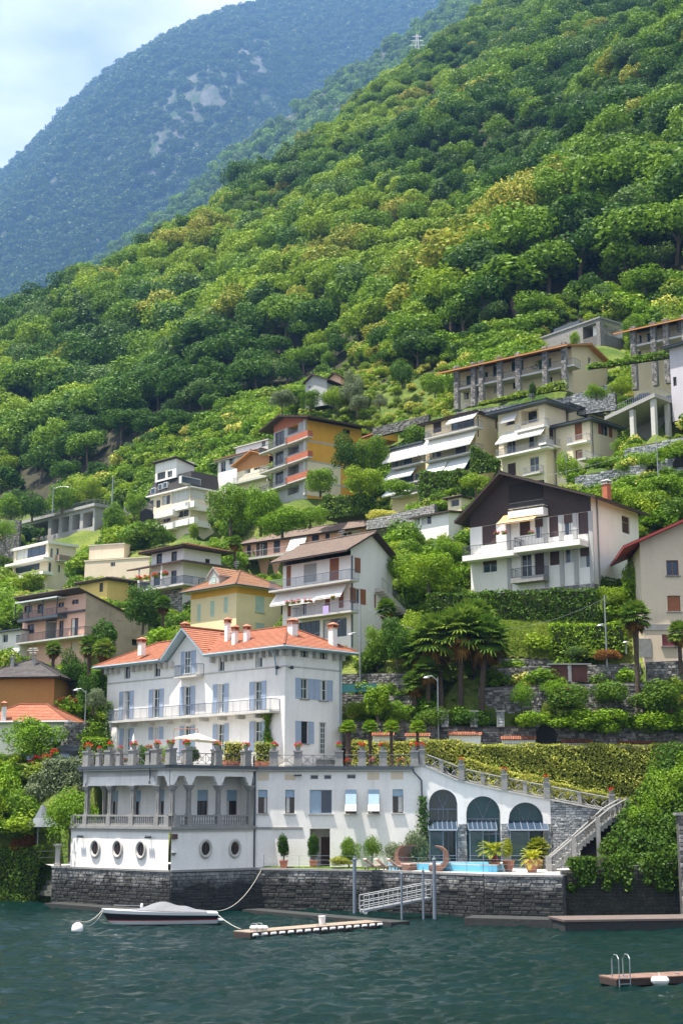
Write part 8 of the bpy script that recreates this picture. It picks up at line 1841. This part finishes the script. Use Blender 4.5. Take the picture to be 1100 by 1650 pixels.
MB().hexa([sg(0, -.14, 0), sg(L_, -.14, 0), sg(L_, -.14, -1.2), sg(0, -.14, -1.2), sg(0, .0, 0), sg(L_, .0, 0), sg(L_, .0, -1.2), sg(0, .0, -1.2)]).build('walkway', galv, gw_)
for w in (0, -1.2):
    m = MB()
    for h in (.25, .6, 1.05): m.tube([sg(0, h, w), sg(L_, h, w)], .032, 6)
    n = 7
    for k in range(n + 1): u = L_ * k / n; m.tube([sg(u, 0, w), sg(u, 1.05, w)], .032, 6)
    m.tube([sg(0, 0, w), sg(L_ / n, 1.05, w)], .02, 5); m.build('railing', simple('dull_white_paint%d' % int(-w * 10), (.42, .43, .43), .5), gw_)
for w in (-.15, -1.05): m = MB(); m.tube([sg(.15, -.15, w - .12), sg(.15, -.15, w + .12)], .16, 12); m.build('roller', plastic_w, gw_)
# ------------------------------------------------------------------ motorboat
bow, stn = G(176, 1492, 0), G(348, 1489, 0); bow.z = stn.z = 0; f, L_ = fr_line(bow, stn); f.o.z += .16; bt = empty('motorboat', f.pt(L_ / 2, 0, 0), 'moored motorboat with dark hull, red stripe and grey cover', 'boat'); NS = 22
def sec(t): # half beam, sheer height, keel depth
    b = 1.25 * (1 - (1 - min(1, t * 1.25)) ** 2.2) ** .8 if t > 0 else 0; b *= 1 - .12 * max(0, t - .6) / .4; return b, 1.02 - .34 * t ** .7, -.32 * min(1, t * 3)
def strip(name, lv, mt):
    """lv: functions of t giving (y, z) for both edges"""
    m = MB(); 
    for sgn in (-1, 1):
        rows = [[(t, *g(t)) for g in lv] for t in np.linspace(0, 1, NS)]
        for r0, r1 in zip(rows, rows[1:]):
            for k in range(len(lv) - 1): m.quad(*[f.pt(t * L_ - (.55 * (1 - t) ** 2 * max(0, z) if t < .6 else 0) + .25 * (z < .1) * (1 - t) ** 3, z, sgn * y) for t, y, z in (r0[k], r1[k], r1[k + 1], r0[k + 1])])
    for g0, g1 in zip(lv, lv[1:]):
        a, b = g0(1), g1(1); m.quad(f.pt(L_, a[1], -a[0]), f.pt(L_, a[1], a[0]), f.pt(L_, b[1], b[0]), f.pt(L_, b[1], -b[0]))
    return m.build(name, mt, bt, smooth=False)
lev = lambda fb, fz: (lambda t: (sec(t)[0] * fb, fz(t)))
S = lambda t: sec(t)[1]
strip('hull_bottom', [lambda t: (0, sec(t)[2]), lev(.72, lambda t: -.05), lev(.86, lambda t: .20)], hullw); strip('red_stripe', [lev(.86, lambda t: .20), lev(.885, lambda t: .265)], redp); strip('hull_side', [lev(.885, lambda t: .265), lev(.97, lambda t: S(t) * .74)], hulld); strip('gunwale', [lev(.97, lambda t: S(t) * .74), lev(1.02, lambda t: S(t)), lev(.9, lambda t: S(t) + .03), lev(.0, lambda t: S(t) + .07)], hullw)
m = MB(); rows = []; rc_ = random.Random(2)
for i in range(27):
    t = .2 + .7 * i / 26; b, sz, _ = sec(t); hgt = .34 * math.exp(-((t - .45) / .11) ** 2) + .36 * math.exp(-((t - .60) / .20) ** 2) + .02; row = []
    for j in range(13): a = -1 + 2 * j / 12; fold = .035 * math.sin(i * .9 + j * .5) * (1 - abs(a)) + .02 * abs(math.sin(i * .55)) * (1 - abs(a)); row.append(f.pt(t * L_, sz + .05 + hgt * (1 - abs(a) ** 1.6) + fold * (hgt > .1), a * b * 1.0))
    rows.append(row)
for r0, r1 in zip(rows, rows[1:]):
    for j in range(12): m.quad(r0[j], r1[j], r1[j + 1], r0[j + 1])
m.build('boat_cover', canvas_g, bt, smooth=True); MB().box(f, L_ * .985, L_ + .42, .12, .2, -.75, .75).build('swim_platform', hullw, bt); MB().lathe(f.pt(L_ * .3, S(.3) + .12, -.2), [(.09, 0), (.12, .12), (.1, .3), (.03, .36)], 8).build('bow_fender', plastic_w, bt)
m = MB(); rail = [f.pt(L_ * t, S(t) + .28, -sec(t)[0] * .9) for t in np.linspace(.04, .3, 6)]; m.tube(rail, .018, 5); m.build('bow_rail', galv, bt)
bp0 = G(125, 1501, 0); by = empty('mooring_buoy', bp0, 'white ball-shaped mooring buoy left of the motorboat', 'buoy'); MB().lathe(bp0, [(.03, -.3), (.28, -.22), (.4, .05), (.41, .2), (.34, .42), (.18, .56), (.05, .6)], 16).build('ball', plastic_w, by, smooth=True); MB().tube([bp0 + Vector((.09 * math.cos(t), 0, .62 + .09 * math.sin(t))) for t in np.linspace(-.4, 3.6, 9)], .02, 5).build('ring', galv, by)
def cable(label, a, b, sag, r_, mt, name='rope', cat='rope', n=14):
    a, b = Vector(a), Vector(b); pts = [a.lerp(b, k / n) - Vector((0, 0, sag * 4 * (k / n) * (1 - k / n))) for k in range(n + 1)]; return MB().tube(pts, r_, 5).build(name, mt, None, label, cat, at=a)
cable('mooring rope from the lake wall down to the boat stern', G(424, 1398, ZQ) + Vector((0, -.2, .1)), f.pt(L_, .75, 0), .9, .024, rope); cable('mooring rope between the buoy and the boat bow', bp0 + Vector((0, 0, .7)), f.pt(-.5, .95, 0), .35, .025, rope); cable('second slack rope between buoy and boat', bp0 + Vector((.05, 0, .68)), f.pt(-.45, .9, .05), .62, .02, rope); cable('rope from the boat stern to the long dock', f.pt(L_, .6, .4), G(388, 1497, .5), .12, .025, rope)
# ------------------------------------------------------------------ poles, lamps and wires
def lamp(px, yb, yt, Y, label, arm=-1.2, head=True, r_=.07, lamp_y=None, p=None):
    p = p or P(px, yb, Y); h = P(px, yt, Y).z - p.z; r = empty('street_lamp' if head else 'utility_pole', p, label, 'lamp' if head else 'pole'); MB().tube([p - Vector((0, 0, .5)), p + Vector((0, 0, h * .5)), p + Vector((0, 0, h))], r_, 8, r_ * .7).build('pole', galv, r)
    if head:
        z = h if lamp_y is None else P(px, lamp_y, Y).z - p.z
        MB().tube([p + Vector((0, 0, z - .3)), p + Vector((arm * .5, 0, z + .15)), p + Vector((arm, 0, z + .12))], .04, 6).build('arm', galv, r); MB().lathe(p + Vector((arm, 0, z)), [(.2, -.06), (.22, -.02), (.14, .08), (.04, .12)], 12, 1.4, .8).build('lamp_head', galv, r)
lamp(706, 1192, 1092, 121.6, 'grey street lamp in front of the big palm clump', -1.0); lamp(580, 1100, 966, 129, 'pale utility pole with lamp behind the villa', -.9, True, .1, 1022); lamp(977, 1066, 959, 125, 'pale pole with round lamp beside the dark hedge', -.5, True, .09, 1008); lamp(913, 790, 734, 171, 'thin pole rising behind the chalet roof', 0, False); lamp(1062, 822, 704, 158, 'tall thin pole above the beige house roof', 0, False); lamp(137, 1172, 1112, 139, 'street lamp beside the stacked stone wall', -1.0); lamp(85, 826, 785, 288, 'lamp pole at the forest edge on the left', 3.0, True, .12); lamp(181, 812, 768, 280, 'bare pole behind the concrete deck', 0, False, .16); lamp(1008, 1045, 1035, 125.5, 'low white globe lamp beside the rust-coloured shrub', .0)
cable('overhead wire from the utility pole to the palms', P(580, 972, 129), P(800, 1030, 126), 1.2, .013, galv, 'overhead_wire', 'wire'); cable('overhead wire from the utility pole to the awning house', P(580, 974, 129), P(470, 1032, 128), .6, .012, galv, 'overhead_wire', 'wire'); cable('overhead wire from the lamp pole across the grass slope', P(977, 962, 125), P(800, 1015, 126), .6, .013, galv, 'overhead_wire', 'wire'); cable('overhead wire below the cream block', P(850, 770, 172), P(1062, 712, 158), .6, .016, galv, 'overhead_wire', 'wire')
# ------------------------------------------------------------------ cars
def car(p, rz, label, mt, sc=1.0):
    r = empty('parked_car', p, label, 'car'); f = Fr(Vector(p), (math.cos(rz), math.sin(rz), 0), (math.sin(rz), -math.cos(rz), 0)); W = .82
    low = [(-2.05, .32), (-2.08, .62), (-1.95, .85), (-1.0, .93), (1.2, .96), (1.9, .92), (2.02, .6), (1.98, .32)]; cab = [(-1.05, .93), (-.42, 1.42), (.95, 1.47), (1.75, .95)]
    m = MB(); m.prism([f.pt(u, v, W) for u, v in low], [f.pt(u, v, -W) for u, v in low]); b = m.build('body', mt, r); m = MB(); m.prism([f.pt(u, v, W * (1 if v < 1 else .82)) for u, v in cab], [f.pt(u, v, -W * (1 if v < 1 else .82)) for u, v in cab]); m.build('cabin_glass', gdark, r); MB().hexa([f.pt(-.4, 1.42, W * .8), f.pt(.95, 1.47, W * .8), f.pt(.95, 1.47, -W * .8), f.pt(-.4, 1.42, -W * .8), f.pt(-.38, 1.46, W * .76), f.pt(.92, 1.51, W * .76), f.pt(.92, 1.51, -W * .76), f.pt(-.38, 1.46, -W * .76)]).build('roof', mt, r)
    for u in (-1.3, 1.3):
        for w in (-1, 1): t = MB(); t.tube([f.pt(u, .32, w * W * .78), f.pt(u, .32, w * W * 1.03)], .32, 16); o = t.build('wheel', simple('tyre_%d' % random.randrange(99999), (.015, .015, .015), .8), r); MB().tube([f.pt(u, .32, w * W * 1.03), f.pt(u, .32, w * W * 1.045)], .2, 12).build('rim', galv, o)
    for w in (-.55, .55): MB().box(f, -2.1, -2.06, .62, .76, w - .17, w + .17).build('headlight', framew, r)
car(P(78, 1231, 136.5), .25, 'silver-blue car parked below the orange-roofed cottage', simple('silver_blue_car_paint', (.20, .25, .33), .25, .5)); car(P(102, 1226, 137.5), .25, 'dark car parked behind the silver-blue car', simple('dark_car_paint', (.03, .035, .04), .25, .3))
v = [x for x in VOLS if x.root.name == 'concrete_carport'][0]; car(v.loc(3.0, 3.4, v.H + .42), 2.36 + .0, 'dark car parked on the concrete deck', simple('black_car_paint', (.02, .022, .025), .2, .3)); car(v.loc(-.0 + .9, 6.9, v.H + .52), 2.36, 'second dark car on the concrete deck beside the lilac house', simple('graphite_car_paint', (.05, .052, .056), .25, .4))
# ------------------------------------------------------------------ small things
pyl = P(672, 118, 640); pz_ = T(672, 118); pyl = pz_ if pz_ is not None else pyl; py = empty('power_pylon', pyl, 'grey lattice power pylon on the forest crest', 'pylon'); m = MB(); H = P(672, 56, pyl.y).z - pyl.z; b = 2.2
q = lambda s, t, k: pyl + Vector((s * b * (1 - .82 * k), t * b * (1 - .82 * k), H * k))
for s, t in ((-1, -1), (1, -1), (1, 1), (-1, 1)): m.tube([q(s, t, 0), q(s, t, 1)], .28, 4)
for k in range(9):
    a, c = k / 9, (k + 1) / 9
    for s, t, s2, t2 in ((-1, -1, 1, -1), (1, -1, 1, 1), (1, 1, -1, 1), (-1, 1, -1, -1)): m.tube([q(s, t, a), q(s2, t2, c)], .09, 3); m.tube([q(s2, t2, a), q(s, t, c)], .09, 3)
for k, w in ((.72, 5), (.84, 4), (.95, 3)): m.tube([pyl + Vector((-w, 0, H * k)), pyl + Vector((w, 0, H * k))], .3, 4); m.tube([pyl + Vector((-w, 0, H * k)), pyl + Vector((0, 0, H * (k + .05)))], .1, 3); m.tube([pyl + Vector((w, 0, H * k)), pyl + Vector((0, 0, H * (k + .05)))], .1, 3)
m.build('lattice', simple('pale_galvanised_steel', (.55, .57, .58), .5), py)
gz_ = empty('garden_gazebo', P(60, 1345, 126.8), 'small pavilion with grey pointed canopy beside the domed tree', 'gazebo'); c = P(68, 1340, 126.8); n = 8; m = MB(); z0 = P(68, 1332, 126.8).z; z1 = P(68, 1318, 126.8).z; z2 = P(68, 1297, 126.8).z; ring = lambda r_, z: [Vector((c.x + r_ * math.cos(6.283 * k / n), c.y + r_ * math.sin(6.283 * k / n), z)) for k in range(n)]
a, b_, d_ = ring(1.9, z0), ring(.75, z1), ring(.12, z2)
for k in range(n): j = (k + 1) % n; m.quad(a[k], a[j], b_[j], b_[k]); m.quad(b_[k], b_[j], d_[j], d_[k])
m.build('canopy', surf('slate_canvas', (.12, .135, .15), .8), gz_)
for k in range(0, n, 2): MB().tube([ring(1.7, z0)[k], ring(1.7, z0 - 2.6)[k]], .05, 6).build('post', polem, gz_)
st_ = empty('garden_steps', G(70, 1400, ZQ - .5), 'dark stone steps at the left end of the lake wall', 'stairs'); f, L_ = fr_line(P(60, 1400, 124.0), P(84, 1400, 122.5))
for k in range(7): MB().box(Fr(Vector((f.o.x, f.o.y + 1.2, .6)), f.U, f.N), 0, L_, 0, .42 * (k + 1), -.35 * (k + 1), -.35 * k).build('step', surf('mossy_step%d' % k, (.12, .12, .10), .9, .3), st_)
cp = empty('stone_pillar', P(93, 1396, 121.6), 'pale stone pillar with capital beside the loggia base', 'pillar'); p = P(93, 1395, 121.6); f = Fr(p, (1, 0, 0), (0, -1, 0)); MB().box(f, -.28, .28, 0, .2, -.28, .28).box(f, -.19, .19, .2, 1.6, -.19, .19).box(f, -.26, .26, 1.6, 1.7, -.26, .26).box(f, -.36, .36, 1.7, 1.84, -.36, .36).build('shaft', lightstone, cp)
MB().tube([P(62, 1372, 124), P(114, 1371, 121.5)], .03, 5).tube([P(62, 1382, 124), P(114, 1381, 121.5)], .03, 5).build('step_railing', iron, None, 'thin rail between the garden steps and the loggia base', 'railing', at=P(62, 1382, 124))
def flowers_on(face_root_name, pxs, Y, label, mt=None, sc=.9, gp='balcony flowers'):
    for i, (px, py) in enumerate(pxs): geranium(P(px, py, Y), label[i] if isinstance(label, list) else label, False, sc, mt, gp)
flowers_on('', [(463, 975), (472, 974), (481, 973), (492, 972), (500, 972)], 137.6, ['red geraniums on the awning house balcony, %s from the left' % names[i] for i in range(5)], pinkfl); flowers_on('', [(536, 966)], 138.4, ['red geranium beside the laundry on the awning house balcony'])
flowers_on('', [(222, 938), (236, 937), (250, 933), (265, 931)], 184.5, ['red flower tuft on the dark-eaved house balcony, %s from the left' % names[i] for i in range(4)], None, 1.4); flowers_on('', [(800, 863), (812, 862), (855, 862)], 130, ['flowers on the chalet balcony, %s from the left' % names[i] for i in range(3)], pinkfl, .9)
flowers_on('', [(96, 1140), (108, 1137), (118, 1141), (152, 1141)], 138.5, ['orange-red flowers above the stacked stone wall, %s from the left' % names[i] for i in range(4)], LF['rusty'], 1.5); flowers_on('', [(60, 1232), (75, 1228), (88, 1221), (50, 1238)], 133, ['red flowers in front of the parked car, %s from the left' % names[i] for i in (1, 2, 3, 0)], None, 1.3); flowers_on('', [(913, 1115), (916, 1137), (1085, 1165), (1098, 1172), (1070, 1140), (1078, 1150)], 120.9, ['pink rose on the pale wall, upper one', 'pink rose on the pale wall, lower one', 'pink roses on the vine at the right edge', 'large pink flower at the very edge', 'orange rose above the vine', 'pink rose right of the single palm'], pinkfl, .8, 'roses on the walls')
q = P(525, 985, 138.2); MB().box(Fr(q, (math.cos(.77), -math.sin(.77), 0), (-math.sin(.77), -math.cos(.77), 0)), -.4, .4, -.3, .55, .0, .03).build('towel', simple('lavender_cloth', (.45, .36, .62), .9), None, 'lavender towel hung on the awning house balcony', 'towel', at=q)
for i, (px, py, Y, h) in enumerate(((560, 1262, 0, 0),)): pass
# ------------------------------------------------------------------ haze
hzm = bpy.data.materials.new('haze'); hzm.use_nodes = True; t_ = hzm.node_tree; t_.nodes.remove(t_.nodes['Principled BSDF'])
pv = t_.nodes.new('ShaderNodeVolumePrincipled'); pv.inputs['Color'].default_value = (.26, .53, 1.0, 1); pv.inputs['Density'].default_value = .000085; pv.inputs['Anisotropy'].default_value = .2
t_.links.new(pv.outputs[0], t_.nodes['Material Output'].inputs['Volume'])
hb_ = MB(); fz = Fr((0, 0, 0), (1, 0, 0), (0, -1, 0)); hb_.box(fz, -2500, 3600, -22, 2850, -5300, 320)
hz = hb_.build('haze', hzm, None, 'pale blue summer haze in the air over the lake', 'haze', kind='stuff')
